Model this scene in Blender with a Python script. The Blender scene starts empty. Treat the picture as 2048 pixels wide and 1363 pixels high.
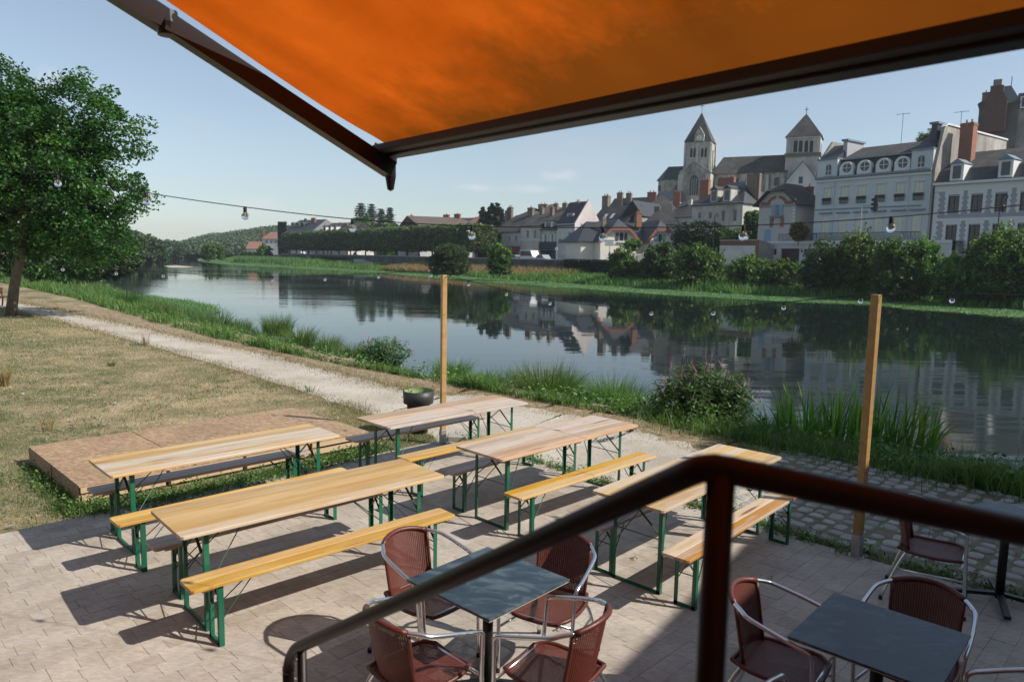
import bpy, math, random
import numpy as np
from mathutils import Vector, Matrix
sc = bpy.context.scene
C = sc.collection
R = math.radians
rng = np.random.default_rng(7)
random.seed(7)

# ------------------------------------------------------------------ camera, sky, sun, exposure
FPX, PITCH, ROLL, CAMH = 1443.47, 0.116339, 0.018674, 2.6734
cam = bpy.data.cameras.new('camera'); camo = bpy.data.objects.new('camera', cam); C.objects.link(camo)
sc.camera = camo
cam.sensor_width = 36.0; cam.lens = 36.0 * FPX / 2048
cam.clip_start = 0.05; cam.clip_end = 6000
cp_, sp_ = math.cos(PITCH), math.sin(PITCH); cr_, sr_ = math.cos(ROLL), math.sin(ROLL)
Rt0 = Vector((1, 0, 0)); Up0 = Vector((0, sp_, cp_)); Fw = Vector((0, cp_, -sp_))
Rt = cr_ * Rt0 + sr_ * Up0; Up = -sr_ * Rt0 + cr_ * Up0
camo.matrix_world = Matrix(((Rt.x, Up.x, -Fw.x, 0), (Rt.y, Up.y, -Fw.y, 0), (Rt.z, Up.z, -Fw.z, CAMH), (0, 0, 0, 1)))
cam.dof.use_dof = True; cam.dof.focus_distance = 9.0; cam.dof.aperture_fstop = 3.2

SUN_AZ, SUN_EL = 106.0, 40.5
sun_dir = Vector((math.sin(R(SUN_AZ)) * math.cos(R(SUN_EL)), math.cos(R(SUN_AZ)) * math.cos(R(SUN_EL)), math.sin(R(SUN_EL))))
sl = bpy.data.lights.new('sun', 'SUN'); sl.energy = 4.4; sl.angle = R(0.5); sl.color = (1.0, 0.95, 0.875)
so = bpy.data.objects.new('sun', sl); C.objects.link(so); so.rotation_euler = sun_dir.to_track_quat('Z', 'Y').to_euler()
w = bpy.data.worlds.new('World'); sc.world = w; w.use_nodes = True
nt = w.node_tree; nt.nodes.clear()
def nn(t, typ, **kw):
    n = t.nodes.new(typ)
    for k, v in kw.items(): setattr(n, k, v)
    return n
out = nn(nt, 'ShaderNodeOutputWorld'); bg = nn(nt, 'ShaderNodeBackground'); sky = nn(nt, 'ShaderNodeTexSky')
sky.sky_type = 'NISHITA'; sky.sun_disc = False; sky.sun_elevation = R(SUN_EL); sky.sun_rotation = R(SUN_AZ)
sky.altitude = 100; sky.air_density = 1.15; sky.dust_density = .4; sky.ozone_density = 3.0
bg.inputs['Strength'].default_value = 0.092
tc = nn(nt, 'ShaderNodeTexCoord'); mp = nn(nt, 'ShaderNodeMapping'); mp.inputs['Scale'].default_value = (3.0, 3.0, 11.0)
nz = nn(nt, 'ShaderNodeTexNoise'); nz.inputs['Scale'].default_value = 1.5; nz.inputs['Detail'].default_value = 7; nz.inputs['Roughness'].default_value = .6
rp = nn(nt, 'ShaderNodeValToRGB'); rp.color_ramp.elements[0].position = .585; rp.color_ramp.elements[1].position = .80
mx = nn(nt, 'ShaderNodeMixRGB'); mx.inputs['Color2'].default_value = (5.6, 5.5, 6.0, 1)
hs = nn(nt, 'ShaderNodeHueSaturation'); hs.inputs['Saturation'].default_value = .66
ml = nn(nt, 'ShaderNodeMath', operation='MULTIPLY'); ml.inputs[1].default_value = .38
nt.links.new(tc.outputs['Generated'], mp.inputs['Vector']); nt.links.new(mp.outputs[0], nz.inputs['Vector'])
nt.links.new(nz.outputs['Fac'], rp.inputs[0]); nt.links.new(rp.outputs[0], ml.inputs[0]); nt.links.new(ml.outputs[0], mx.inputs['Fac'])
tn = nn(nt, 'ShaderNodeMixRGB', blend_type='MULTIPLY'); tn.inputs['Fac'].default_value = 1; tn.inputs['Color2'].default_value = (1.0, 1.06, 1.10, 1)
nt.links.new(sky.outputs[0], hs.inputs['Color']); nt.links.new(hs.outputs[0], tn.inputs['Color1']); nt.links.new(tn.outputs[0], mx.inputs['Color1'])
def puff(px, py, rx, rz, amt, prev):
    x, y = px - 1024, py - 681.5; x, y = cr_ * x + sr_ * y, -sr_ * x + cr_ * y
    d = Vector((x / FPX, cp_ - y / FPX * sp_, -sp_ - y / FPX * cp_)).normalized()
    sb = nn(nt, 'ShaderNodeVectorMath', operation='SUBTRACT'); sb.inputs[1].default_value = d; nt.links.new(tc.outputs['Generated'], sb.inputs[0])
    sc_ = nn(nt, 'ShaderNodeVectorMath', operation='MULTIPLY'); sc_.inputs[1].default_value = (1 / rx, 1 / rx, 1 / rz); nt.links.new(sb.outputs[0], sc_.inputs[0])
    ln = nn(nt, 'ShaderNodeVectorMath', operation='LENGTH'); nt.links.new(sc_.outputs[0], ln.inputs[0])
    n2 = nn(nt, 'ShaderNodeTexNoise'); n2.inputs['Scale'].default_value = 26; n2.inputs['Detail'].default_value = 8; n2.inputs['Roughness'].default_value = .62
    m2 = nn(nt, 'ShaderNodeMapping'); m2.inputs['Scale'].default_value = (1, 1, 1.9); nt.links.new(tc.outputs['Generated'], m2.inputs[0]); nt.links.new(m2.outputs[0], n2.inputs['Vector'])
    a1 = nn(nt, 'ShaderNodeMath', operation='MULTIPLY_ADD'); a1.inputs[1].default_value = 1.8; nt.links.new(n2.outputs['Fac'], a1.inputs[0]); 
    ng = nn(nt, 'ShaderNodeMath', operation='SUBTRACT'); ng.inputs[0].default_value = .35; nt.links.new(ln.outputs['Value'], ng.inputs[1]); nt.links.new(ng.outputs[0], a1.inputs[2])
    rr2 = nn(nt, 'ShaderNodeMapRange'); rr2.inputs['From Min'].default_value = .45; rr2.inputs['From Max'].default_value = 1.2; rr2.inputs['To Max'].default_value = amt; nt.links.new(a1.outputs[0], rr2.inputs['Value'])
    m3 = nn(nt, 'ShaderNodeMixRGB'); m3.inputs['Color2'].default_value = (7.0, 6.9, 7.3, 1); nt.links.new(rr2.outputs['Result'], m3.inputs['Fac']); nt.links.new(prev, m3.inputs['Color1']); return m3.outputs[0]
cur = mx.outputs[0]
for a_ in ((1115, 352, .035, .012, .75), (950, 375, .045, .008, .45), (500, 408, .05, .014, .45), (130, 160, .05, .018, .4), (1060, 378, .06, .008, .35), (-500, 250, .12, .03, .6), (2500, 260, .14, .03, .6)): cur = puff(*a_, cur)
nt.links.new(cur, bg.inputs['Color']); nt.links.new(bg.outputs[0], out.inputs[0])
sc.view_settings.view_transform = 'Standard'; sc.view_settings.look = 'None'
sc.view_settings.exposure = 0.36; sc.view_settings.gamma = 1.0
sc.render.engine = 'CYCLES'
sc.cycles.max_bounces = 8; sc.cycles.transparent_max_bounces = 12; sc.cycles.diffuse_bounces = 3
sc.cycles.use_denoising = True
sc.cycles.caustics_reflective = False; sc.cycles.caustics_refractive = False

# ------------------------------------------------------------------ measuring helpers (photo pixel -> place)
def ray(px, py):
    x, y = px - 1024, py - 681.5
    x, y = cr_ * x + sr_ * y, -sr_ * x + cr_ * y
    u = -y / FPX
    return Vector((x / FPX, cp_ + u * sp_, -sp_ + u * cp_))
def G(px, py, z=0.0):
    d = ray(px, py); k = (z - CAMH) / d.z
    return Vector((d.x * k, d.y * k, z))
def AT(px, py, D):
    d = ray(px, py); k = D / d.y
    return Vector((d.x * k, D, CAMH + d.z * k))
class Frame:
    def __init__(s, O, yaw): s.O = Vector((O[0], O[1], 0)); s.yaw = yaw; s.es = Vector((math.cos(yaw), math.sin(yaw), 0)); s.et = Vector((-math.sin(yaw), math.cos(yaw), 0))
    def S(f, px, py, t):
        d = ray(px, py); k = (t + f.O.dot(f.et)) / d.dot(f.et)
        P = d * k; return (P - f.O).dot(f.es), CAMH + P.z
    def T(f, px, py, s):
        d = ray(px, py); k = (s + f.O.dot(f.es)) / d.dot(f.es)
        P = d * k; return (P - f.O).dot(f.et), CAMH + P.z
    def W(f, s, t, z=0): return f.O + f.es * s + f.et * t + Vector((0, 0, z))
YQ = math.atan2(-.812, .583)
Q = Frame((5, 98.4), YQ)

# ------------------------------------------------------------------ object helpers
def tag(o, label=None, cat=None, group=None, kind=None):
    if label: o['label'] = label
    if cat: o['category'] = cat
    if group: o['group'] = group
    if kind: o['kind'] = kind
    return o
def thing(name, label, cat, loc=(0, 0, 0), rz=0, group=None):
    o = bpy.data.objects.new(name, None); C.objects.link(o); o.location = loc; o.rotation_euler = (0, 0, rz)
    o.empty_display_size = .2
    return tag(o, label, cat, group)
def link(name, me, mat=None, parent=None, loc=None, smooth=False):
    o = bpy.data.objects.new(name, me); C.objects.link(o)
    if mat: me.materials.clear(); me.materials.append(mat)
    if parent: o.parent = parent
    if loc is not None: o.location = loc
    if smooth: me.polygons.foreach_set('use_smooth', [True] * len(me.polygons))
    return o
def copy_tree(o, loc=None, rz=None, parent=None):
    c = o.copy(); C.objects.link(c)
    if parent: c.parent = parent
    if loc is not None: c.location = loc
    if rz is not None: c.rotation_euler = (0, 0, rz)
    for ch in o.children: copy_tree(ch, parent=c)
    return c
class MB:
    def __init__(s): s.v = []; s.f = []
    def add(s, vs, fs):
        b = len(s.v); s.v += [tuple(v) for v in vs]; s.f += [tuple(i + b for i in f) for f in fs]; return s
    def box(s, x0, x1, y0, y1, z0, z1, m=None):
        vs = [Vector((x, y, z)) for z in (z0, z1) for y in (y0, y1) for x in (x0, x1)]
        if m: vs = [m @ v for v in vs]
        return s.add(vs, [(0, 2, 3, 1), (4, 5, 7, 6), (0, 1, 5, 4), (2, 6, 7, 3), (0, 4, 6, 2), (1, 3, 7, 5)])
    def bar(s, a, b, w, h, up=Vector((0, 0, 1))):
        a, b = Vector(a), Vector(b); d = (b - a); L = d.length; d.normalize()
        sd = d.cross(up)
        if sd.length < 1e-4: sd = Vector((1, 0, 0))
        sd.normalize(); u = sd.cross(d)
        vs = [p + sd * i * w / 2 + u * j * h / 2 for p in (a, b) for i, j in ((-1, -1), (1, -1), (1, 1), (-1, 1))]
        return s.add(vs, [(0, 1, 2, 3), (7, 6, 5, 4), (0, 4, 5, 1), (1, 5, 6, 2), (2, 6, 7, 3), (3, 7, 4, 0)])
    def tube(s, path, r, n=8, cap=True):
        P = [Vector(p) for p in path]; k = len(P); rr = r if hasattr(r, '__len__') else [r] * k
        vs = []; prev = None
        for i, p in enumerate(P):
            d = (P[min(i + 1, k - 1)] - P[max(i - 1, 0)])
            d = d.normalized() if d.length > 1e-9 else Vector((0, 0, 1))
            if prev is None:
                a = d.cross(Vector((0, 0, 1)));
                if a.length < .05: a = d.cross(Vector((1, 0, 0)))
            else: a = prev - d * prev.dot(d)
            a.normalize(); prev = a; b = d.cross(a)
            for j in range(n):
                t = 2 * math.pi * j / n; vs.append(p + (a * math.cos(t) + b * math.sin(t)) * rr[i])
        fs = [(i * n + j, i * n + (j + 1) % n, (i + 1) * n + (j + 1) % n, (i + 1) * n + j) for i in range(k - 1) for j in range(n)]
        if cap: fs += [tuple(range(n))[::-1], tuple((k - 1) * n + j for j in range(n))]
        return s.add(vs, fs)
    def prism(s, poly, axis, a, b):
        """poly of 2D points, extruded along axis from a to b; other two axes in order"""
        def mk(p, q):
            if axis == 0: return (q, p[0], p[1])
            if axis == 1: return (p[0], q, p[1])
            return (p[0], p[1], q)
        n = len(poly); vs = [mk(p, a) for p in poly] + [mk(p, b) for p in poly]
        return s.add(vs, [tuple(range(n))[::-1], tuple(range(n, 2 * n))] + [(i, (i + 1) % n, n + (i + 1) % n, n + i) for i in range(n)])
    def lathe(s, prof, n=20, c=(0, 0, 0)):
        vs = [(c[0] + r * math.cos(2 * math.pi * j / n), c[1] + r * math.sin(2 * math.pi * j / n), c[2] + z) for r, z in prof for j in range(n)]
        k = len(prof)
        return s.add(vs, [(i * n + j, i * n + (j + 1) % n, (i + 1) * n + (j + 1) % n, (i + 1) * n + j) for i in range(k - 1) for j in range(n)])
    def mesh(s, name):
        me = bpy.data.meshes.new(name); me.from_pydata(s.v, [], s.f); me.update()
        return me
    def build(s, name, mat, parent=None, smooth=False, loc=None, fix=True):
        me = s.mesh(name)
        if fix:
            import bmesh
            bm = bmesh.new(); bm.from_mesh(me); bmesh.ops.recalc_face_normals(bm, faces=bm.faces); bm.to_mesh(me); bm.free()
        return link(name, me, mat, parent, loc, smooth)
def bevel(o, w=.004, seg=2):
    m = o.modifiers.new('bevel', 'BEVEL'); m.width = w; m.segments = seg; m.limit_method = 'ANGLE'; return o
def np_mesh(name, verts, faces, rnd=None, rnd_per=None):
    me = bpy.data.meshes.new(name)
    nv, nf, k = len(verts), len(faces), faces.shape[1]
    me.vertices.add(nv); me.vertices.foreach_set('co', verts.astype(np.float32).ravel())
    me.loops.add(nf * k); me.loops.foreach_set('vertex_index', faces.astype(np.int32).ravel())
    me.polygons.add(nf); me.polygons.foreach_set('loop_start', np.arange(0, nf * k, k, dtype=np.int32))
    me.polygons.foreach_set('loop_total', np.full(nf, k, np.int32))
    me.update(calc_edges=True)
    if rnd is not None:
        a = me.attributes.new('rnd', 'FLOAT', 'POINT'); a.data.foreach_set('value', np.repeat(rnd, rnd_per).astype(np.float32))
    return me

# ------------------------------------------------------------------ materials
MATS = {}
def principled(name, rough=.6, metal=0.0, spec=.5, col=(.5, .5, .5)):
    m = bpy.data.materials.new(name); m.use_nodes = True; t = m.node_tree; b = t.nodes['Principled BSDF']
    b.inputs['Roughness'].default_value = rough; b.inputs['Metallic'].default_value = metal
    b.inputs['Specular IOR Level'].default_value = spec; b.inputs['Base Color'].default_value = (*col, 1)
    return m, t, b
def ramp(t, fac, stops, interp='LINEAR'):
    r = nn(t, 'ShaderNodeValToRGB'); r.color_ramp.interpolation = interp
    e = r.color_ramp.elements
    while len(e) < len(stops): e.new(.5)
    for i, (p, c) in enumerate(stops): e[i].position = p; e[i].color = (*c, 1)
    t.links.new(fac, r.inputs[0]); return r.outputs[0]
def coord(t, kind='Object', scale=(1, 1, 1), rot=(0, 0, 0)):
    c = nn(t, 'ShaderNodeTexCoord'); m = nn(t, 'ShaderNodeMapping'); m.inputs['Scale'].default_value = scale; m.inputs['Rotation'].default_value = rot
    t.links.new(c.outputs[kind], m.inputs[0]); return m.outputs[0]
def gcoord(t, scale=(1, 1, 1), rot=(0, 0, 0)):
    g = nn(t, 'ShaderNodeNewGeometry'); m = nn(t, 'ShaderNodeMapping'); m.inputs['Scale'].default_value = scale; m.inputs['Rotation'].default_value = rot
    t.links.new(g.outputs['Position'], m.inputs[0]); return m.outputs[0]
def noise(t, vec, scale, detail=5, rough=.55, dist=0):
    n = nn(t, 'ShaderNodeTexNoise'); n.inputs['Scale'].default_value = scale; n.inputs['Detail'].default_value = detail
    n.inputs['Roughness'].default_value = rough; n.inputs['Distortion'].default_value = dist
    if vec is not None: t.links.new(vec, n.inputs['Vector'])
    return n.outputs['Fac']
def math_(t, op, a, b=None, c=None):
    n = nn(t, 'ShaderNodeMath', operation=op)
    for i, x in enumerate((a, b, c)):
        if x is None: continue
        if isinstance(x, (int, float)): n.inputs[i].default_value = x
        else: t.links.new(x, n.inputs[i])
    return n.outputs[0]
def mixc(t, fac, a, b, mode='MIX'):
    n = nn(t, 'ShaderNodeMixRGB', blend_type=mode)
    for i, x in zip(('Fac', 'Color1', 'Color2'), (fac, a, b)):
        if isinstance(x, (int, float)): n.inputs[i].default_value = x
        elif isinstance(x, tuple): n.inputs[i].default_value = (*x, 1)
        else: t.links.new(x, n.inputs[i])
    return n.outputs[0]
def bump(t, b, h, strength=.3, dist=.01):
    n = nn(t, 'ShaderNodeBump'); n.inputs['Strength'].default_value = strength; n.inputs['Distance'].default_value = dist
    t.links.new(h, n.inputs['Height']); t.links.new(n.outputs[0], b.inputs['Normal'])
def simple(name, col, rough=.6, metal=0., var=.15, scale=3., bumpd=0, dirt=None, spec=.5, obj_rand=0.):
    """colour with soft noise variation; optional darker dirt colour in blotches"""
    m, t, b = principled(name, rough, metal, spec)
    v = gcoord(t); f = noise(t, v, scale, 6, .6)
    lo = tuple(c * (1 - var) for c in col); hi = tuple(min(1, c * (1 + var)) for c in col)
    c = ramp(t, f, [(.3, lo), (.7, hi)])
    if dirt:
        f2 = noise(t, gcoord(t, (1, 1, .35)), scale * .45, 8, .68)
        c = mixc(t, ramp(t, f2, [(.44, (0, 0, 0)), (.70, (1, 1, 1))]), c, dirt)
    if obj_rand:
        oi = nn(t, 'ShaderNodeObjectInfo')
        k = math_(t, 'MULTIPLY_ADD', oi.outputs['Random'], obj_rand * 2, 1 - obj_rand)
        hv = nn(t, 'ShaderNodeHueSaturation'); t.links.new(k, hv.inputs['Value']); t.links.new(c, hv.inputs['Color']); c = hv.outputs[0]
    t.links.new(c, b.inputs['Base Color'])
    if bumpd: bump(t, b, noise(t, v, scale * 6, 5), .4, bumpd)
    return m
def foliage(name, cols, trans=.35, rough=.5):
    m, t, b = principled(name, rough, 0, .3)
    a = nn(t, 'ShaderNodeAttribute', attribute_name='rnd'); oi = nn(t, 'ShaderNodeObjectInfo')
    c = ramp(t, a.outputs['Fac'], [(i / (len(cols) - 1), c) for i, c in enumerate(cols)])
    hv = nn(t, 'ShaderNodeHueSaturation'); t.links.new(c, hv.inputs['Color'])
    t.links.new(math_(t, 'MULTIPLY_ADD', oi.outputs['Random'], .35, .85), hv.inputs['Value'])
    t.links.new(math_(t, 'MULTIPLY_ADD', oi.outputs['Random'], .03, .485), hv.inputs['Hue'])
    c = hv.outputs[0]
    t.links.new(c, b.inputs['Base Color'])
    tr = nn(t, 'ShaderNodeBsdfTranslucent'); t.links.new(mixc(t, 1, c, (1.1, 1.25, .5), 'MULTIPLY'), tr.inputs[0])
    ms = nn(t, 'ShaderNodeMixShader'); ms.inputs[0].default_value = trans
    t.links.new(b.outputs[0], ms.inputs[1]); t.links.new(tr.outputs[0], ms.inputs[2])
    t.links.new(ms.outputs[0], t.nodes['Material Output'].inputs[0])
    return m

F_ASH = foliage('ash leaves', [(.018, .045, .012), (.045, .115, .025), (.13, .25, .055)])
F_WIL = foliage('willow leaves', [(.035, .06, .025), (.06, .11, .04), (.12, .18, .075)])
F_ASH2 = foliage('shrub leaves', [(.03, .06, .02), (.07, .13, .03), (.17, .26, .06)])
F_LIME = foliage('lime leaves', [(.05, .08, .045), (.13, .18, .10), (.40, .45, .30)], .45)
F_BUSH = foliage('bush leaves', [(.02, .05, .014), (.075, .15, .035), (.22, .34, .09)])
F_DARK = foliage('dark evergreen', [(.015, .032, .016), (.03, .06, .03), (.05, .085, .045)], .15)
F_FAR = foliage('far woods', [(.045, .075, .04), (.08, .13, .065), (.14, .20, .10)], .25)
F_BANK = foliage('bank grass', [(.05, .095, .03), (.105, .185, .05), (.22, .31, .10)], .42)
F_REED = foliage('reeds', [(.06, .12, .05), (.1, .18, .07), (.16, .25, .1)], .35)
F_MAT = foliage('water weed', [(.075, .16, .055), (.12, .25, .085), (.18, .33, .12)], .3)
F_SHORE = foliage('shore grass', [(.06, .13, .04), (.11, .21, .06), (.20, .31, .10)], .4)
F_DRY = foliage('dry grass', [(.2, .14, .065), (.32, .23, .11), (.46, .36, .19)], .3)
F_LAWN = foliage('lawn blades', [(.12, .15, .06), (.24, .22, .11), (.38, .30, .18), (.5, .41, .27)], .3)
F_IRIS = foliage('iris blades', [(.045, .10, .018), (.11, .21, .04), (.25, .36, .08)], .5, .35)
F_GOLD = foliage('golden bush', [(.08, .07, .015), (.16, .13, .03), (.22, .18, .05)], .3)
M_PINK = simple('pink flower', (.38, .13, .20), .6, var=.3)
M_BARK = simple('bark', (.14, .105, .075), .9, var=.4, scale=9, bumpd=.02)
M_WHITE = simple('white render', (.59, .59, .57), .8, var=.08, scale=.6, dirt=(.42, .415, .39))
M_CREAM = simple('cream render', (.56, .53, .47), .85, var=.08, scale=.5, dirt=(.40, .37, .32))
M_HOTEL = simple('hotel render', (.56, .595, .60), .8, var=.06, scale=.4, dirt=(.48, .51, .52))
M_LILAC = simple('grey lilac render', (.34, .33, .36), .85, var=.1, scale=.6)
M_STONE = simple('old stone', (.46, .43, .36), .9, var=.3, scale=1.1, dirt=(.10, .098, .08), bumpd=.03)
M_STONE2 = simple('pale ashlar', (.52, .50, .44), .85, var=.14, scale=.9, dirt=(.28, .265, .22))
M_PLAST = simple('weathered plaster', (.36, .335, .295), .9, var=.25, scale=.5, dirt=(.16, .145, .125))
M_SLATE = simple('slate', (.032, .036, .042), .5, var=.25, scale=1.2)
M_SLATE2 = simple('weathered slate', (.058, .055, .051), .8, var=.4, scale=.8, dirt=(.022, .022, .022))
M_TILE = simple('red roof tile', (.25, .125, .09), .8, var=.25, scale=1.5)
M_TILE2 = simple('brown roof tile', (.12, .085, .065), .85, var=.25, scale=1.0, dirt=(.09, .07, .055))
M_BRICK = simple('chimney brick', (.30, .12, .07), .85, var=.2, scale=3, dirt=(.2, .12, .09))
M_BRICK2 = simple('dull chimney', (.22, .165, .125), .85, var=.2, scale=2, dirt=(.14, .11, .09))
M_TRIM = simple('pale trim', (.66, .66, .64), .7, var=.05)
M_ZINC = simple('blue grey zinc', (.16, .21, .26), .5, var=.1)
M_FRAME = simple('window frame white', (.68, .68, .66), .6, var=.05)
M_GLASS = simple('window glass dark', (.02, .024, .03), .12, var=.2)
M_SHUT = simple('cream shutters', (.66, .63, .52), .7, var=.06)
M_SHUTB = simple('blue shutters', (.22, .32, .42), .7, var=.1)
M_SHUTD = simple('dark brown shutters', (.06, .05, .05), .6, var=.2)
M_IRON = simple('black iron', (.02, .021, .024), .5, .3, var=.2)
M_WALL = simple('quay stone', (.10, .10, .105), .95, var=.35, scale=.7, dirt=(.045, .045, .045), bumpd=.03)
M_RED = simple('red awning cloth', (.42, .03, .025), .8, var=.1)
M_GREYAWN = simple('grey awning cloth', (.18, .18, .18), .8, var=.1)
M_DGREEN = simple('dark shop front', (.025, .05, .06), .5, var=.2)
M_REDWOOD = simple('red painted bargeboard', (.24, .085, .055), .7, var=.15)
M_CAR = simple('pale car paint', (.55, .57, .58), .25, .1, var=.02)
M_CAR2 = simple('silver car paint', (.35, .38, .40), .25, .3, var=.02)
M_TYRE = simple('tyre', (.02, .02, .02), .8)
M_GALV = simple('galvanised steel', (.42, .43, .44), .45, .6, var=.15, scale=12)
M_SIGN = simple('sign white', (.7, .72, .74), .5, var=.03)
M_SIGNB = simple('sign blue', (.1, .3, .55), .5, var=.03)
M_CLOCK = simple('clock face', (.75, .74, .7), .5, var=.02)
M_DOORR = simple('dark brown door', (.05, .03, .025), .6, var=.2)

def wood_mat(name, c1, c2, pale, along=(1, 0, 0), rough=.42, pale_amt=.5):
    m, t, b = principled(name, rough, 0, .5)
    oi = nn(t, 'ShaderNodeObjectInfo')
    tcn = nn(t, 'ShaderNodeTexCoord'); mpn = nn(t, 'ShaderNodeMapping'); mpn.inputs['Scale'].default_value = (1.1, 12, 12)
    cmb = nn(t, 'ShaderNodeCombineXYZ'); t.links.new(math_(t, 'MULTIPLY', oi.outputs['Random'], 37.), cmb.inputs[0]); t.links.new(math_(t, 'MULTIPLY', oi.outputs['Random'], 91.), cmb.inputs[2])
    t.links.new(tcn.outputs['Object'], mpn.inputs[0]); t.links.new(cmb.outputs[0], mpn.inputs['Location'])
    v = mpn.outputs[0]
    base = ramp(t, noise(t, v, 1.3, 5, .6, .4), [(.32, c1), (.66, c2)])
    hv = nn(t, 'ShaderNodeHueSaturation'); t.links.new(base, hv.inputs['Color']); r2 = math_(t, 'FRACT', math_(t, 'MULTIPLY', oi.outputs['Random'], 17.3)); t.links.new(math_(t, 'MULTIPLY_ADD', r2, .46, .76), hv.inputs['Value']); t.links.new(math_(t, 'MULTIPLY_ADD', oi.outputs['Random'], -.35, 1.12), hv.inputs['Saturation']); base = hv.outputs[0]
    worn = ramp(t, noise(t, v, .9, 6, .65, .8), [(.62 - .25 * pale_amt, (0, 0, 0)), (.74 - .2 * pale_amt, (1, 1, 1))])
    # alternate bands worn through the varnish, a fixed share of the planks
    sel = ramp(t, oi.outputs['Random'], [(.3, (.25, .25, .25)), (.75, (1, 1, 1))])
    base = mixc(t, mixc(t, 1, worn, sel, 'MULTIPLY'), base, pale)
    og = noise(t, v, .7, 5, .6, 1.2); base = mixc(t, ramp(t, og, [(.56, (0, 0, 0)), (.66, (.55, .55, .55))]), base, tuple(x * y for x, y in zip(c1, (.92, .72, .5))))
    m2 = nn(t, 'ShaderNodeMapping'); m2.inputs['Scale'].default_value = (2, 60, 60); t.links.new(v, m2.inputs[0])
    g = noise(t, m2.outputs[0], 1.2, 4, .6, 1.5)
    base = mixc(t, .4, base, ramp(t, g, [(.35, (.45, .3, .18)), (.6, (1, 1, 1))]), 'MULTIPLY')
    vk = nn(t, 'ShaderNodeTexVoronoi'); vk.inputs['Scale'].default_value = .55; t.links.new(v, vk.inputs['Vector'])
    base = mixc(t, ramp(t, vk.outputs['Distance'], [(.07, (1, 1, 1)), (.14, (0, 0, 0))]), base, (.24, .12, .06))
    t.links.new(base, b.inputs['Base Color'])
    bump(t, b, g, .15, .002)
    return m
M_TAB = wood_mat('varnished table wood', (.50, .31, .17), (.62, .44, .28), (.60, .54, .47), pale_amt=.8)
M_TABY = wood_mat('yellow varnished wood', (.54, .31, .085), (.66, .45, .18), (.62, .55, .45), pale_amt=.85)
M_BEN = wood_mat('yellow bench varnish', (.54, .29, .05), (.64, .43, .12), (.62, .50, .34), pale_amt=.4)
M_BENW = wood_mat('worn bench wood', (.60, .51, .40), (.64, .57, .47), (.50, .24, .05), pale_amt=1.0)
M_BEN_SHADE = wood_mat('shade darkened bench wood', (.36, .27, .2), (.44, .35, .28), (.4, .36, .34), pale_amt=.6)  # table shade mixed into the wood colour of the tucked-in benches
M_CLEAT = wood_mat('raw wood block', (.55, .33, .17), (.6, .4, .22), (.6, .45, .3), pale_amt=.2)
M_POST = wood_mat('treated pine post', (.42, .24, .07), (.52, .32, .11), (.5, .33, .15), pale_amt=.2)
M_GREEN = simple('green lacquered steel', (.008, .12, .065), .32, var=.2, scale=5, dirt=(.02, .09, .055))
M_STEEL = simple('dark strut steel', (.03, .075, .055), .35, .4, var=.2)

def osb():
    m, t, b = principled('osb board', .75)
    v = gcoord(t); vo = nn(t, 'ShaderNodeTexVoronoi'); vo.inputs['Scale'].default_value = 52; vo.inputs['Randomness'].default_value = 1
    mpn = nn(t, 'ShaderNodeMapping'); mpn.inputs['Rotation'].default_value = (0, 0, .6); mpn.inputs['Scale'].default_value = (.45, 1.2, 1); t.links.new(v, mpn.inputs[0])
    t.links.new(mpn.outputs[0], vo.inputs['Vector'])
    sp = nn(t, 'ShaderNodeSeparateColor'); t.links.new(vo.outputs['Color'], sp.inputs[0])
    c = ramp(t, sp.outputs[0], [(0, (.25, .155, .085)), (.5, (.36, .24, .14)), (1, (.50, .36, .23))])
    c = mixc(t, .8, c, ramp(t, noise(t, v, 1.1, 5), [(.3, (.75, .72, .70)), (.7, (1.08, 1.04, 1.0))]), 'MULTIPLY')
    t.links.new(c, b.inputs['Base Color']); bump(t, b, sp.outputs[1], .2, .002); return m
M_OSB = osb()
def paver_mat():
    m, t, b = principled('travertine paver', .75, 0, .4)
    oi = nn(t, 'ShaderNodeObjectInfo'); a = nn(t, 'ShaderNodeAttribute', attribute_name='rnd')
    r = math_(t, 'FRACT', math_(t, 'ADD', oi.outputs['Random'], a.outputs['Fac']))
    c = ramp(t, r, [(0, (.42, .365, .305)), (.2, (.475, .42, .355)), (.6, (.505, .45, .385)), (.85, (.455, .41, .36)), (1, (.55, .50, .435))])
    v = gcoord(t)
    c = mixc(t, .7, c, ramp(t, noise(t, v, 2.2, 7, .65), [(.3, (.72, .70, .68)), (.7, (1.1, 1.08, 1.05))]), 'MULTIPLY')
    vn = noise(t, gcoord(t, (1, 3.5, 1), (0, 0, .78)), 14, 6, .7, .6)
    c = mixc(t, .7, c, ramp(t, vn, [(.36, (.72, .69, .66)), (.55, (1.03, 1.02, 1.01)), (.7, (1.12, 1.12, 1.12))]), 'MULTIPLY')
    pits = noise(t, v, 70, 3, .6)
    c = mixc(t, .55, c, ramp(t, pits, [(.27, (.45, .4, .36)), (.36, (1, 1, 1))]), 'MULTIPLY')
    c = mixc(t, .8, c, ramp(t, noise(t, v, .55, 5, .6), [(.34, (.8, .79, .77)), (.6, (1, 1, 1))]), 'MULTIPLY')
    t.links.new(c, b.inputs['Base Color']); bump(t, b, mixc(t, .5, pits, vn), .25, .004); return m
M_PAV = paver_mat()
M_JOINT = simple('joint sand', (.20, .175, .15), .95, var=.3, scale=9)
M_COB = simple('limestone cobble', (.36, .34, .31), .85, var=.2, scale=6, bumpd=.01, dirt=(.26, .25, .21), obj_rand=.15)
M_EARTH = simple('dry earth', (.20, .165, .115), .95, var=.3, scale=5, dirt=(.10, .11, .05), bumpd=.01)
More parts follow.
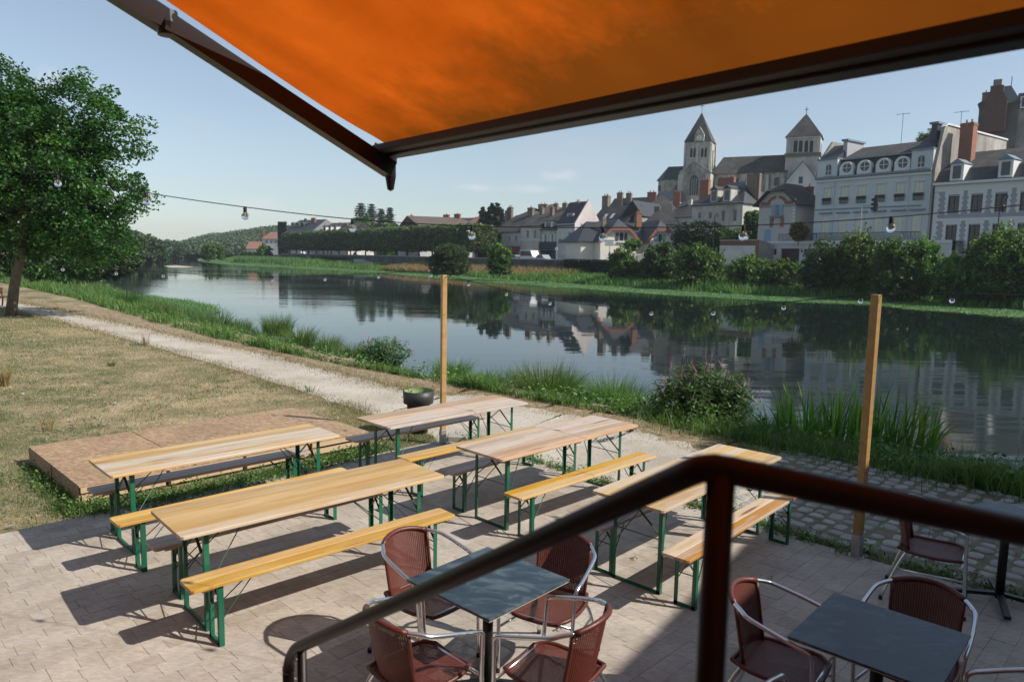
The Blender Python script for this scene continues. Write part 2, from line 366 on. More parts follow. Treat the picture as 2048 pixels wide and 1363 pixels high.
def lawn_mat():
    m, t, b = principled('dry lawn', .95, 0, .1)
    v = gcoord(t)
    big = mixc(t, .45, noise(t, v, .28, 7, .62), noise(t, v, 1.3, 7, .7))
    c = ramp(t, big, [(.40, (.12, .14, .07)), (.46, (.20, .185, .11)), (.52, (.33, .265, .17)), (.60, (.46, .37, .25))])
    fine = noise(t, gcoord(t, (1, .4, 1)), 26, 6, .75)
    c = mixc(t, .85, c, ramp(t, fine, [(.3, (.5, .52, .48)), (.68, (1.3, 1.24, 1.15))]), 'MULTIPLY')
    c = mixc(t, ramp(t, noise(t, v, 3.1, 5, .7), [(.6, (0, 0, 0)), (.72, (.7, .7, .7))]), c, (.09, .125, .035))
    t.links.new(c, b.inputs['Base Color']); bump(t, b, fine, .6, .03); return m
M_LAWN = lawn_mat()
def path_mat():
    m, t, b = principled('crushed limestone', .95, 0, .2)
    v = gcoord(t)
    c = ramp(t, noise(t, v, .8, 7, .65), [(.3, (.36, .31, .245)), (.52, (.50, .445, .37)), (.75, (.60, .55, .475))])
    st = noise(t, v, 55, 4, .75)
    c = mixc(t, .6, c, ramp(t, st, [(.3, (.6, .58, .56)), (.65, (1.12, 1.1, 1.08))]), 'MULTIPLY')
    t.links.new(c, b.inputs['Base Color']); bump(t, b, st, .5, .012); return m
M_PATH = path_mat()
M_VERGE = simple('straw strewn verge', (.31, .235, .15), .95, var=.5, scale=6, dirt=(.19, .155, .09), bumpd=.03)
M_BANKG = simple('bank soil and grass', (.055, .095, .03), .95, var=.4, scale=2, bumpd=.03, dirt=(.09, .08, .045))
M_FARG = simple('far bank grass', (.075, .14, .04), .95, var=.35, scale=.3, dirt=(.13, .13, .06), bumpd=.1)
M_TOWN = simple('quay road', (.12, .12, .12), .9, var=.2, scale=.3)
M_SAND = simple('pale sand bar', (.42, .36, .28), .95, var=.1)
def water():
    m, t, b = principled('river water', .03, 0, .5, (.012, .02, .018))
    b.inputs['IOR'].default_value = 1.34
    lw = noise(t, gcoord(t, (.5, 1.9, 1), (0, 0, .25)), .8, 3, .5, .3)
    sw = noise(t, gcoord(t, (.09, .55, 1), (0, 0, .1)), 1, 2, .5)
    big = noise(t, gcoord(t, (.02, .04, 1)), 1, 3)
    h = math_(t, 'ADD', math_(t, 'MULTIPLY', lw, .35), sw)
    h = math_(t, 'MULTIPLY', h, math_(t, 'MULTIPLY_ADD', ramp(t, big, [(.42, (0, 0, 0)), (.62, (1, 1, 1))]), .8, .25))
    bump(t, b, h, .5, .035)
    t.links.new(ramp(t, big, [(.45, (.02, .02, .02)), (.65, (.07, .07, .07))]), b.inputs['Roughness'])
    return m
M_WATER = water()
def fabric():
    m = bpy.data.materials.new('orange awning canvas'); m.use_nodes = True; t = m.node_tree; t.nodes.clear()
    o = nn(t, 'ShaderNodeOutputMaterial'); d = nn(t, 'ShaderNodeBsdfDiffuse'); tr = nn(t, 'ShaderNodeBsdfTranslucent'); ms = nn(t, 'ShaderNodeMixShader')
    f = noise(t, coord(t, 'Object', (1, 1, 1)), 1.6, 6, .65)
    g = noise(t, coord(t, 'Object', (.25, 5, 1)), 1.0, 4, .6)
    c = ramp(t, f, [(.3, (.50, .085, .005)), (.65, (.64, .12, .008))])
    c = mixc(t, .5, c, ramp(t, g, [(.35, (.86, .82, .7)), (.62, (1, 1, 1))]), 'MULTIPLY')
    wv = nn(t, 'ShaderNodeTexNoise'); wv.inputs['Scale'].default_value = 1.0; wv.inputs['Detail'].default_value = 6; t.links.new(coord(t, 'Object', (2.2, .5, 1), (0, 0, .5)), wv.inputs['Vector']); c = mixc(t, .6, c, ramp(t, wv.outputs['Fac'], [(.35, (.80, .74, .66)), (.6, (1.08, 1.08, 1.08))]), 'MULTIPLY')
    # mottled brown towards the front hem, spreading wider to the right
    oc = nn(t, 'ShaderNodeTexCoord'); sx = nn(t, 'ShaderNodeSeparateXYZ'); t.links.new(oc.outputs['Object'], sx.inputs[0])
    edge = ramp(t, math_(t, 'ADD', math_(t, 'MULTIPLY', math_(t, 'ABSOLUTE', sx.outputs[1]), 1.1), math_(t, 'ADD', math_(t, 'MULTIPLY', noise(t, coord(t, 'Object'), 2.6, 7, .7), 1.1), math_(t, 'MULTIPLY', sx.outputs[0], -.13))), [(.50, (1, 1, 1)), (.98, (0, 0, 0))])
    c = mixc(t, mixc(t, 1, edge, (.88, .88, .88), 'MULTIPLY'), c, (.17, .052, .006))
    t.links.new(c, d.inputs[0]); t.links.new(c, tr.inputs[0]); ms.inputs[0].default_value = .55
    t.links.new(d.outputs[0], ms.inputs[1]); t.links.new(tr.outputs[0], ms.inputs[2]); t.links.new(ms.outputs[0], o.inputs[0]); return m
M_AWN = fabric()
M_BAR = simple('brown lacquered aluminium', (.008, .0035, .003), .42, .0, var=.1)
M_BARG = simple('dark grey extrusion', (.03, .029, .029), .55, .0, var=.1)
M_RAIL = simple('oxide brown handrail paint', (.007, .003, .0026), .45, 0, var=.3, scale=14, spec=.3)
M_ALU = simple('aluminium tube', (.72, .73, .75), .22, .95, var=.05, scale=20)
M_SLT = None
def slate_top():
    m, t, b = principled('slate look tabletop', .32, 0, .5)
    v = gcoord(t); f = noise(t, gcoord(t, (1, 2.2, 1), (0, 0, .6)), 5, 7, .65, .7)
    c = ramp(t, f, [(.3, (.014, .027, .038)), (.5, (.03, .05, .064)), (.62, (.085, .115, .13)), (.75, (.05, .075, .09))])
    t.links.new(c, b.inputs['Base Color'])
    t.links.new(ramp(t, f, [(.3, (.26, .26, .26)), (.7, (.5, .5, .5))]), b.inputs['Roughness'])
    bump(t, b, f, .15, .002); return m
M_SLT = slate_top()
M_BLK = simple('black cast iron base', (.012, .012, .014), .45, .2, var=.2)
def weave(name='brown woven cane', holes=True):
    m, t, b = principled(name, .45, 0, .4)
    u = nn(t, 'ShaderNodeUVMap'); sx = nn(t, 'ShaderNodeSeparateXYZ'); t.links.new(u.outputs[0], sx.inputs[0])
    NU, NV = 30., 52.
    col = math_(t, 'FLOOR', math_(t, 'MULTIPLY', sx.outputs[0], NU))
    odd = math_(t, 'MULTIPLY', math_(t, 'MODULO', col, 2.), .5)
    fu = math_(t, 'FRACT', math_(t, 'MULTIPLY', sx.outputs[0], NU)); fv = math_(t, 'FRACT', math_(t, 'ADD', math_(t, 'MULTIPLY', sx.outputs[1], NV), odd))
    cu = math_(t, 'ABSOLUTE', math_(t, 'SUBTRACT', fu, .5)); cv = math_(t, 'ABSOLUTE', math_(t, 'SUBTRACT', fv, .5))
    h = math_(t, 'SUBTRACT', 1., math_(t, 'MULTIPLY', math_(t, 'ADD', math_(t, 'MULTIPLY', cu, 1.2), cv), 1.0))
    c = ramp(t, h, [(.1, (.045, .011, .007)), (.55, (.125, .028, .017)), (.95, (.19, .046, .027))])
    t.links.new(c, b.inputs['Base Color']); bump(t, b, h, .8, .003)
    if holes:
        hole = math_(t, 'MULTIPLY', math_(t, 'GREATER_THAN', cu, .39), math_(t, 'GREATER_THAN', cv, .37))
        t.links.new(math_(t, 'SUBTRACT', 1., hole), b.inputs['Alpha'])
    return m
M_CANE = weave()
M_WRAP = simple('brown cane wrap', (.10, .022, .014), .4, var=.25, scale=60, bumpd=.002)
def glass_bulb():
    m, t, b = principled('clear bulb glass', .02, 0, .5, (1, 1, 1)); b.inputs['Transmission Weight'].default_value = 1; b.inputs['IOR'].default_value = 1.3; return m
M_BULB = glass_bulb()
M_FILA = simple('bulb filament', (.6, .35, .12), .4, .3)
M_CABLE = simple('black cable', (.012, .012, .013), .6)
M_POT = simple('anthracite plastic', (.035, .035, .037), .5, var=.1)
M_POTG = simple('lime green liner', (.24, .34, .12), .5, var=.1)
M_SOIL = simple('potting soil', (.05, .035, .025), .95, var=.3, scale=20)
M_BENR = simple('red brown bench paint', (.16, .045, .03), .6, var=.15)

# ------------------------------------------------------------------ vegetation builders (numpy)
def blades(base, h, wd, lean, seg=3, curve=1.0, rnd=None):
    """grass blades: base (N,3), heights, widths, lean (N,2) horizontal tip offset"""
    N = len(base); ang = rng.uniform(0, 2 * np.pi, N); side = np.stack([np.cos(ang), np.sin(ang), np.zeros(N)], 1)
    rows = []
    for k in range(seg + 1):
        u = k / seg; p = base.copy(); p[:, :2] += lean * (u ** (1 + curve))[..., None] if np.ndim(u) else lean * u ** (1 + curve)
        p[:, 2] += h * (u - .42 * curve * u ** 3 * (np.linalg.norm(lean, axis=1) / (h + 1e-6)).clip(0, 1.3))
        ww = wd * (1 - u ** 1.5) * .5 + wd * .04
        rows += [p - side * ww[:, None], p + side * ww[:, None]]
    V = np.stack(rows, 1).reshape(-1, 3); nr = 2 * (seg + 1); b0 = np.arange(N) * nr
    F = np.concatenate([np.stack([b0 + 2 * k, b0 + 2 * k + 1, b0 + 2 * k + 3, b0 + 2 * k + 2], 1) for k in range(seg)])
    return V, F, (rng.random(N) if rnd is None else rnd), nr
def leaves(cen, size, up=.35, rnd=None, aspect=.55):
    N = len(cen); n = rng.normal(size=(N, 3)); n[:, 2] = np.abs(n[:, 2]) + up; n /= np.linalg.norm(n, axis=1)[:, None]
    a = rng.normal(size=(N, 3)); a -= n * (a * n).sum(1)[:, None]; a /= np.linalg.norm(a, axis=1)[:, None]; b = np.cross(n, a)
    s = (size * rng.uniform(.6, 1.3, N))[:, None]
    V = np.stack([cen - a * s, cen + b * s * aspect, cen + a * s, cen - b * s * aspect], 1).reshape(-1, 3)
    F = (np.arange(N) * 4)[:, None] + np.arange(4)[None]
    return V, F, (rng.random(N) if rnd is None else rnd), 4
def crown_pts(lobes, nclump, per, cr, shell=.55, flat=.7):
    L = np.array(lobes, float); vol = L[:, 3] * L[:, 4] * L[:, 5]; idx = rng.choice(len(L), nclump, p=vol / vol.sum())
    d = rng.normal(size=(nclump, 3)); d /= np.linalg.norm(d, axis=1)[:, None]
    r = rng.uniform(shell ** 3, 1, nclump) ** (1 / 3) * rng.uniform(.88, 1.1, nclump)
    cc = L[idx, :3] + d * r[:, None] * L[idx, 3:6]
    crr = cr * rng.uniform(.6, 1.4, nclump)
    p = rng.normal(size=(nclump, per, 3)); p *= (np.minimum(np.linalg.norm(p, axis=2), 1.7) / np.linalg.norm(p, axis=2))[..., None]; p = p * np.array([1, 1, flat]); p = cc[:, None] + p * crr[:, None, None] * .5
    tone = np.clip(rng.normal(.45, .2, (nclump, 1)) + rng.normal(0, .16, (nclump, per)), 0, 1)
    return p.reshape(-1, 3), tone.ravel(), cc
def crown_mesh(name, lobes, nclump, per, cr, leaf, **k):
    p, tone, cc = crown_pts(lobes, nclump, per, cr, **k)
    V, F, r, n = leaves(p, np.full(len(p), leaf), rnd=tone)
    return np_mesh(name, V, F, r, n), cc
def trunk_mb(pts, rad, cc=None, nb=0, r0=.06, start=.5):
    mb = MB(); mb.tube(pts, rad, 10)
    if cc is not None and nb:
        P = [Vector(p) for p in pts]
        for i in rng.choice(len(cc), min(nb, len(cc)), replace=False):
            e = Vector(cc[i]); k = min(len(P) - 1, int(len(P) * start + rng.random() * len(P) * (1 - start)))
            a = P[k]; m1 = a.lerp(e, .35) + Vector((0, 0, (e - a).length * .12)); m2 = a.lerp(e, .7) + Vector((0, 0, (e - a).length * .06))
            mb.tube([a, m1, m2, a.lerp(e, .97)], [r0, r0 * .7, r0 * .4, r0 * .12], 5, False)
    return mb
def tree(name, label, cat, loc, lobes, mat, nclump, per, cr, leaf, trunk=None, tr=.2, nb=12, group=None, r0=.06, shell=.55, rz=0):
    t = thing(name, label, cat, loc, rz, group)
    me, cc = crown_mesh('crown', lobes, nclump, per, cr, leaf, shell=shell)
    link('crown', me, mat, t)
    if trunk is None: trunk = [(0, 0, -.2), (0, 0, lobes[0][2] * .5), (lobes[0][0], lobes[0][1], lobes[0][2])]
    k = len(trunk); trunk_mb(trunk, [tr * (1 - .7 * i / (k - 1)) for i in range(k)], cc, nb, r0).build('trunk', M_BARK, t, True, fix=False)
    return t

# ------------------------------------------------------------------ ground, banks, water
def sheet(name, A, B, mat, rows=8, zf=None, noise_amp=0, kind='structure'):
    """strip surface between polylines A and B (lists of (x,y,z)); resampled finely along"""
    A = np.array(A, float); B = np.array(B, float)
    t = np.linspace(0, 1, rows + 1)[:, None, None]
    P = A[None] * (1 - t) + B[None] * t
    n = P.shape[1]; V = P.reshape(-1, 3)
    if noise_amp: V[:, 2] += rng.normal(0, noise_amp, len(V))
    i, j = np.meshgrid(np.arange(rows), np.arange(n - 1), indexing='ij'); a = (i * n + j).ravel()
    F = np.stack([a, a + 1, a + n + 1, a + n], 1)
    me = np_mesh(name, V, F); o = link(name, me, mat); o['kind'] = kind
    if len(me.polygons) and me.polygons[0].normal.z < 0: me.flip_normals()
    return o
def resample(P, step0=.4, growth=.012):
    P = [Vector(p) for p in P]; out = [P[0]]
    for a, b in zip(P[:-1], P[1:]):
        L = (b - a).length; d = min(a.length, b.length); n = max(1, int(L / (step0 + d * growth)))
        out += [a.lerp(b, (k + 1) / n) for k in range(n)]
    return out
def interp(P, M_):
    """resample polyline to M_ points, equal share per source segment"""
    P = np.array(P, float); seg = np.linspace(0, len(P) - 1, M_); i = np.minimum(seg.astype(int), len(P) - 2); f = (seg - i)[:, None]
    return P[i] * (1 - f) + P[i + 1] * f
W_PTS = [(-300, 760), (-266, 600), (-184, 400), (-127, 250), (-97, 170), (-68, 112), (-48, 84), (-30, 57), (-17.5, 41), (-11.4, 32), (-7.2, 26), (-4.5, 22.3), (-2.3, 18.6), (-.2, 17.4), (1.7, 16.3), (3.6, 15.4), (5.1, 14.1), (6.5, 12.9), (8.2, 11.6), (10.2, 9.8), (14, 6), (22, -2), (60, -40)]
T_PTS = [(-340, 740), (-300, 580), (-215, 385), (-155, 240), (-122, 160), (-88, 104), (-62, 76), (-38, 54), (-23.6, 38.9), (-14.7, 28.4), (-9.4, 22.4), (-6.3, 19.4), (-4.2, 17.4), (-1.6, 15.2), (.4, 13.4), (1.9, 12.2), (2.9, 11.2), (3.9, 10.2), (4.9, 9.2), (6.1, 8.1), (9.5, 5), (17, -3), (55, -42)]
NB = 23 * 14
Wl = interp([(x, y, -1.3) for x, y in W_PTS], NB); Tl = interp([(x, y, -.02) for x, y in T_PTS], NB)
wob = rng.normal(0, .09, (NB, 2)); wob = (wob + np.roll(wob, 1, 0) + np.roll(wob, -1, 0)); Wl[:, :2] += wob
Deep = Wl.copy(); dd = Wl[:, :2] - Tl[:, :2]; dd /= np.linalg.norm(dd, axis=1)[:, None]; Deep[:, :2] += dd * 3; Deep[:, 2] = -2.6
sheet('river_bank', np.concatenate([Tl]), Wl, M_BANKG, 10, noise_amp=.02)
sheet('riverbed_edge', Wl, Deep, M_BANKG, 2)
BackL = Tl.copy(); BackL[:, 0] = Tl[:, 0] * 1.0 - 160; BackL[:, 1] -= 150
BackL[:, 2] = -.02
sheet('lawn', BackL, Tl, M_LAWN, 24)
mb = MB(); mb.add([(-1400, -500, -1.3), (1400, -500, -1.3), (1400, 1900, -1.3), (-1400, 1900, -1.3)], [(0, 1, 2, 3)])
mb.build('river', M_WATER)['kind'] = 'structure'
mb = MB(); mb.add([(-1500, -600, -3), (1500, -600, -3), (1500, 2000, -3), (-1500, 2000, -3)], [(0, 1, 2, 3)])
mb.build('ground', M_EARTH)['kind'] = 'structure'

# path: near edge and far edge taken along its length
PN = [G(x, y, -.012) for x, y in [(-60, 602), (0, 616), (110, 640), (250, 677), (420, 724), (540, 762), (680, 806), (740, 826)]]
PN += [Vector(p) for p in [(-1.75, 11.6, -.012), (-1.05, 10.35, -.012), (-.1, 9.95, -.012), (.4, 9.25, -.012), (1.0, 8.55, -.012), (1.75, 7.85, -.012), (2.55, 7.2, -.012)]]
PF = [G(x, y, -.012) for x, y in [(-60, 588), (20, 601), (170, 631), (330, 667), (520, 706), (640, 737), (760, 767), (860, 790)]]
PF += [Vector(p) for p in [(-.55, 13.9, -.012), (.35, 12.7, -.012), (1.2, 12.0, -.012), (2.0, 11.2, -.012), (2.6, 10.3, -.012), (3.0, 9.4, -.012), (3.3, 8.3, -.012)]]
NP = len(PN) * 12
An = interp(PN, NP); Bn = interp(PF, NP)
def jitter(P, a):
    k = rng.normal(0, a, (len(P), 2)); k = k + np.roll(k, 1, 0) * .7; P = P.copy(); P[:, :2] += k; return P
sheet('path', jitter(An, .035), jitter(Bn, .05), M_PATH, 6)
# straw-covered verge between path and bank, a sheet under the path level
Vn = Bn.copy(); Vn[:, :2] -= (Bn - An)[:, :2] * .1; Vn[:, 2] = -.016
Vf = interp([(x, y, -.016) for x, y in T_PTS[7:18]], NP); Vf2 = Vn + (Vf - Vn) * .0
ex = Bn[:, :2] - An[:, :2]; ex /= np.linalg.norm(ex, axis=1)[:, None]
Vf = Bn.copy(); Vf[:, :2] += ex * np.clip(np.linalg.norm(Bn[:, :2], axis=1) * .085, .4, 3.0)[:, None]; Vf[:, 2] = -.016
sheet('dry_verge', Vn, jitter(Vf, .1), M_VERGE, 3)

# far bank: profile across, following the far waterline
FW = [(62, 18), (50, 37), (40.5, 54), (36.5, 62), (34, 70), (25, 74), (16, 82.5), (5, 98.4), (-5.9, 112), (-14.7, 128), (-24.8, 146), (-36, 160), (-49.6, 177), (-68, 196), (-90, 222), (-122, 280), (-172, 395), (-255, 640), (-290, 760)]
NF = len(FW) * 10; fw = interp([(x, y, -1.29) for x, y in FW], NF); wb_ = rng.normal(0, 1, (NF, 2)); wb_ = (wb_ + np.roll(wb_, 1, 0) + np.roll(wb_, -1, 0)) / 3; fw[:, :2] += wb_ * .55
et2 = np.array([.812, .583, 0])
def off(t, z): P = fw + et2 * t; P[:, 2] = z; return P
M_WEEDM = simple('water weed bed', (.07, .145, .05), .9, var=.45, scale=.9, dirt=(.06, .09, .04))
sheet('weed_mat', off(0, -1.285), off(9, -1.2), M_WEEDM, 6, noise_amp=.01)
sheet('far_bank', off(8.6, -1.25), off(20.6, .35), M_FARG, 8, noise_amp=.06)
sheet('town_ground', off(20.4, 1.6), off(700, 1.6), M_TOWN, 3)

# ---- quay wall
def quay(px0, px1, z0, z1, t, name, label):
    s0 = Q.S(px0, 515, t)[0]; s1 = Q.S(px1, 515, t)[0]
    th = thing(name, label, 'wall', Q.W(s0, t, 0), YQ)
    MB().box(0, s1 - s0, 0, .6, z0, z1).build('wall_face', M_WALL, th)
    MB().box(-.05, s1 - s0 + .05, -.08, .68, z1, z1 + .18).build('coping', M_PLAST, th)
    return th, s0, s1
quay(562, 1135, -.6, 2.15, 20.2, 'quay_wall', 'long dark stone quay wall below the row of clipped trees')
quay(1135.5, 1760, -.6, 1.95, 20.2, 'quay_wall', 'low stone quay wall half hidden behind the riverside bushes')
quay(1761, 2300, -.6, 1.95, 20.2, 'quay_wall', 'dark quay wall stretch below the house with grey lilac panels')
# slipway ramp with a low landing ledge
s0, _ = Q.S(700, 525, 16); th = thing('slipway', 'small stone slipway ramp running down from the quay wall to the weed', 'slipway', Q.W(s0, 14, 0), YQ)
MB().add([(0, 5.5, 1.2), (22, 5.5, -.9), (22, 3, -.9), (0, 3, 1.2), (0, 5.5, -1.4), (22, 5.5, -1.4), (22, 3, -1.4), (0, 3, -1.4)], [(0, 1, 2, 3), (3, 2, 6, 7), (0, 4, 5, 1), (0, 3, 7, 4), (1, 5, 6, 2)]).build('ramp', M_PLAST, th)
MB().box(-9, 8, -2.5, 0, -1.4, -.75).build('ledge', M_WALL, th)
# ------------------------------------------------------------------ houses
def wall_grid(mb, o, u, n, L, z0, z1, holes, d=.18):
    """wall rectangle with recessed openings. o origin, u along, n outward"""
    us = sorted({0, L} | {h[0] for h in holes} | {h[1] for h in holes}); zs = sorted({z0, z1} | {h[2] for h in holes} | {h[3] for h in holes})
    P = lambda a, z, k=0: o + u * a - n * k + Vector((0, 0, z))
    for a, b in zip(us[:-1], us[1:]):
        for c, e in zip(zs[:-1], zs[1:]):
            m, q = (a + b) / 2, (c + e) / 2
            if any(h[0] < m < h[1] and h[2] < q < h[3] for h in holes): continue
            mb.add([P(a, c), P(b, c), P(b, e), P(a, e)], [(0, 1, 2, 3)])
    for a, b, c, e in holes:
        mb.add([P(a, c), P(b, c), P(b, e), P(a, e), P(a, c, d), P(b, c, d), P(b, e, d), P(a, e, d)], [(0, 1, 5, 4), (1, 2, 6, 5), (2, 3, 7, 6), (3, 0, 4, 7)])
def window(parent, o, u, n, a, b, c, e, style='case', d=.18, fm=None, label=None):
    """a window part with its own frame; pane (and shutters) as sub-parts. styles: case, shut, open_shut, dark, garage"""
    P = lambda x, z, k: o + u * x + n * k + Vector((0, 0, z))
    fm = fm or M_FRAME; wv, hv = b - a, e - c; f = min(.09, wv * .1)
    mb = MB()
    def bx(m_, x0, x1, z0, z1, k0, k1):
        vs = [P(x, z, k) for k in (k0, k1) for z in (z0, z1) for x in (x0, x1)]
        m_.add(vs, [(0, 1, 3, 2), (4, 6, 7, 5), (0, 4, 5, 1), (2, 3, 7, 6), (0, 2, 6, 4), (1, 5, 7, 3)])
    for r in ((a, b, c, c + f), (a, b, e - f, e), (a, a + f, c + f, e - f), (b - f, b, c + f, e - f)): bx(mb, *r, -d + .01, -d + .08)
    if style in ('case', 'open_shut'):
        m = (a + b) / 2; bx(mb, m - f * .4, m + f * .4, c + f, e - f, -d + .01, -d + .07)
        for q in (1, 2): z = c + hv * q / 3; bx(mb, a + f, m - f * .4, z - .025, z + .025, -d + .01, -d + .06); bx(mb, m + f * .4, b - f, z - .025, z + .025, -d + .01, -d + .06)
    w_ = mb.build('window', fm, parent, fix=True)
    if label: w_['label'] = label
    bx2 = MB(); bx(bx2, a + .01, b - .01, c + .01, e - .01, -d - .03, -d + .012); bx2.build('pane', M_GLASS if style not in ('garage', 'shut') else M_GLASS, w_)
    if style in ('shut', 'garage'):
        sm = MB(); k = 2
        for i in range(k):
            x0 = a + .03 + (wv - .06) * i / k; x1 = a + .03 + (wv - .06) * (i + 1) / k - .02
            bx(sm, x0, x1, c + .03, e - .03, -.09, -.04)
            ns = max(4, int(hv / .28))
            for j in range(ns):
                z0 = c + .08 + (hv - .16) * j / ns
                bx(sm, x0 + (x1 - x0) * .12, x1 - (x1 - x0) * .12, z0, z0 + .05, -.04, -.015)
        sm.build('shutter', M_SHUT, w_)
    if style == 'open_shut':
        sw = wv * .5
        for p_, q_ in ((a - sw - .03, a - .03), (b + .03, b + sw + .03)): sm = MB(); bx(sm, p_, q_, c, e, .02, .07); sm.build('shutter', fm, w_)
    return w_
def chimney(parent, x, y, zb, zt, w=.9, dpt=.55, mat=None, pots=2, name='chimney'):
    mat = mat or M_BRICK
    c = MB().box(x - w / 2, x + w / 2, y - dpt / 2, y + dpt / 2, zb, zt).box(x - w / 2 - .06, x + w / 2 + .06, y - dpt / 2 - .06, y + dpt / 2 + .06, zt - .32, zt - .14).build(name, mat, parent)
    p = MB()
    for i in range(pots): p.lathe([(.12, 0), (.1, .45), (0, .45)], 8, (x + (i - (pots - 1) / 2) * w / max(1, pots) * .8, y, zt))
    if pots: p.build('chimney_pot', M_TILE, c)
    return c
def roof_mesh(L, D, ze, zr, kind, ov=.35, th=.16, hip=0.):
    """ridge along x ('s'), along y ('t') or hipped; local coords, house 0..L x 0..D"""
    mb = MB(); a, b, c, d = -ov, L + ov, -ov, D + ov
    if kind == 's':
        sl = (zr - ze) / (D / 2); zo = ze - sl * ov
        top = [(a, c, zo), (b, c, zo), (b, d, zo), (a, d, zo), (a + hip, D / 2, zr), (b - hip, D / 2, zr)]
    elif kind == 't':
        sl = (zr - ze) / (L / 2); zo = ze - sl * ov
        top = [(a, c, zo), (a, d, zo), (b, d, zo), (b, c, zo), (L / 2, c + hip, zr), (L / 2, d - hip, zr)]
    n = len(top); low = [(p[0], p[1], p[2] - th) for p in top]
    fs = [(0, 1, 5, 4), (3, 4, 5, 2)] + [(0, 4, 3), (1, 2, 5)]
    vs = top + low; F = [f for f in fs]
    F += [tuple(i + n for i in f[::-1]) for f in fs]
    F += [(0, 1, n + 1, n), (1, 2, n + 2, n + 1), (2, 3, n + 3, n + 2), (3, 0, n, n + 3)]
    mb.add(vs, F); return mb
def house(fr, name, label, px0, px1, t0, D, ye, yr, kind='s', wall=None, roof=None, wins=(), zb=1.5, hip=0., yepx=None, side_wins=(), cat='house', chims=(), group=None, ov=.3, mansard=None, wlabel=None):
    """px0..px1 front wall at depth t0; ye/yr eave and ridge pixel rows measured at px1 side or middle; wins=(x0,x1,y0,y1,style)"""
    wall = wall or M_WHITE; roof = roof or M_SLATE
    s0 = fr.S(px0, ye, t0)[0]; s1 = fr.S(px1, ye, t0)[0]; ze = fr.S(yepx or (px0 + px1) / 2, ye, t0)[1]
    L = s1 - s0
    if isinstance(yr, tuple):   # (px,y) of a ridge point
        zr = fr.S(yr[0], yr[1], t0 + (D / 2 if kind == 's' else yr[2] if len(yr) > 2 else 0))[1]
    else: zr = ze + yr
    th = thing(name, label, cat, fr.W(s0, t0, 0), fr.yaw, group)
    o = Vector((0, 0, 0)); u = Vector((1, 0, 0)); n = Vector((0, -1, 0))
    W_ = []
    for (x0, x1, y0, y1, st) in wins:
        a, z1_ = fr.S(x0, y0, t0); b, _ = fr.S(x1, y0, t0); _, z0_ = fr.S((x0 + x1) / 2, y1, t0); _, z1_ = fr.S((x0 + x1) / 2, y0, t0)
        a -= s0; b -= s0; a = max(a, .05); b = min(b, L - .05); z1_ = min(z1_, ze - .1) if kind == 's' else z1_; W_.append((a, b, max(z0_, zb), z1_, st))
    mb = MB(); low = [w_ for w_ in W_ if w_[3] < ze - .02]; hi = [w_ for w_ in W_ if w_[3] >= ze - .02]
    wall_grid(mb, o, u, n, L, zb, ze, [w_[:4] for w_ in low])
    sw = []
    for (x0, x1, y0, y1, st) in side_wins:
        a, _ = fr.T(x0, y0, s1); b, _ = fr.T(x1, y0, s1); _, z0_ = fr.T((x0 + x1) / 2, y1, s1); _, z1_ = fr.T((x0 + x1) / 2, y0, s1)
        sw.append((max(.1, a - t0), min(D - .1, b - t0), max(z0_, zb), min(z1_, ze - .05), st))
    wall_grid(mb, Vector((L, 0, 0)), Vector((0, 1, 0)), Vector((1, 0, 0)), D, zb, ze, [w_[:4] for w_ in sw])
    mb.add([(0, D, zb), (0, 0, zb), (0, 0, ze), (0, D, ze)], [(0, 1, 2, 3)]); mb.add([(L, D, zb), (0, D, zb), (0, D, ze), (L, D, ze)], [(0, 1, 2, 3)])
    if kind == 's' and not hip: mb.add([(L, 0, ze), (L, D, ze), (L, D / 2, zr)], [(0, 1, 2)]); mb.add([(0, D, ze), (0, 0, ze), (0, D / 2, zr)], [(0, 1, 2)])
    if kind == 't':
        k = .0 if not hip else .55
        if not hip: mb.add([(0, 0, ze), (L, 0, ze), (L / 2, 0, zr)], [(0, 1, 2)])
    mb.build('wall', wall, th, fix=False)
    roof_mesh(L, D, ze, zr, kind, ov, hip=hip).build('roof', roof, th)
    for w_ in low: window(th, o, u, n, *w_[:4], w_[4])
    for w_ in hi: window(th, Vector((0, -.17, 0)), u, n, *w_[:4], w_[4])
    for w_ in sw: window(th, Vector((L, 0, 0)), Vector((0, 1, 0)), Vector((1, 0, 0)), *w_[:4], w_[4])
    for c in chims:   # (px, ytop, t_rel, width, mat, pots)
        s_, zt = fr.S(c[0], c[1], t0 + c[2]); zbm = ze + .1
        chimney(th, s_ - s0, c[2], zbm, zt, c[3], .6, c[4], c[5] if len(c) > 5 else 2)
    # gutter line under the eave
    if kind == 's': MB().box(-.1, L + .1, -.12, -.002, ze - .28, ze - .04).build('cornice', M_TRIM, th)
    th['L'] = L; th['ze'] = ze; th['zr'] = zr; th['s0'] = s0
    return th
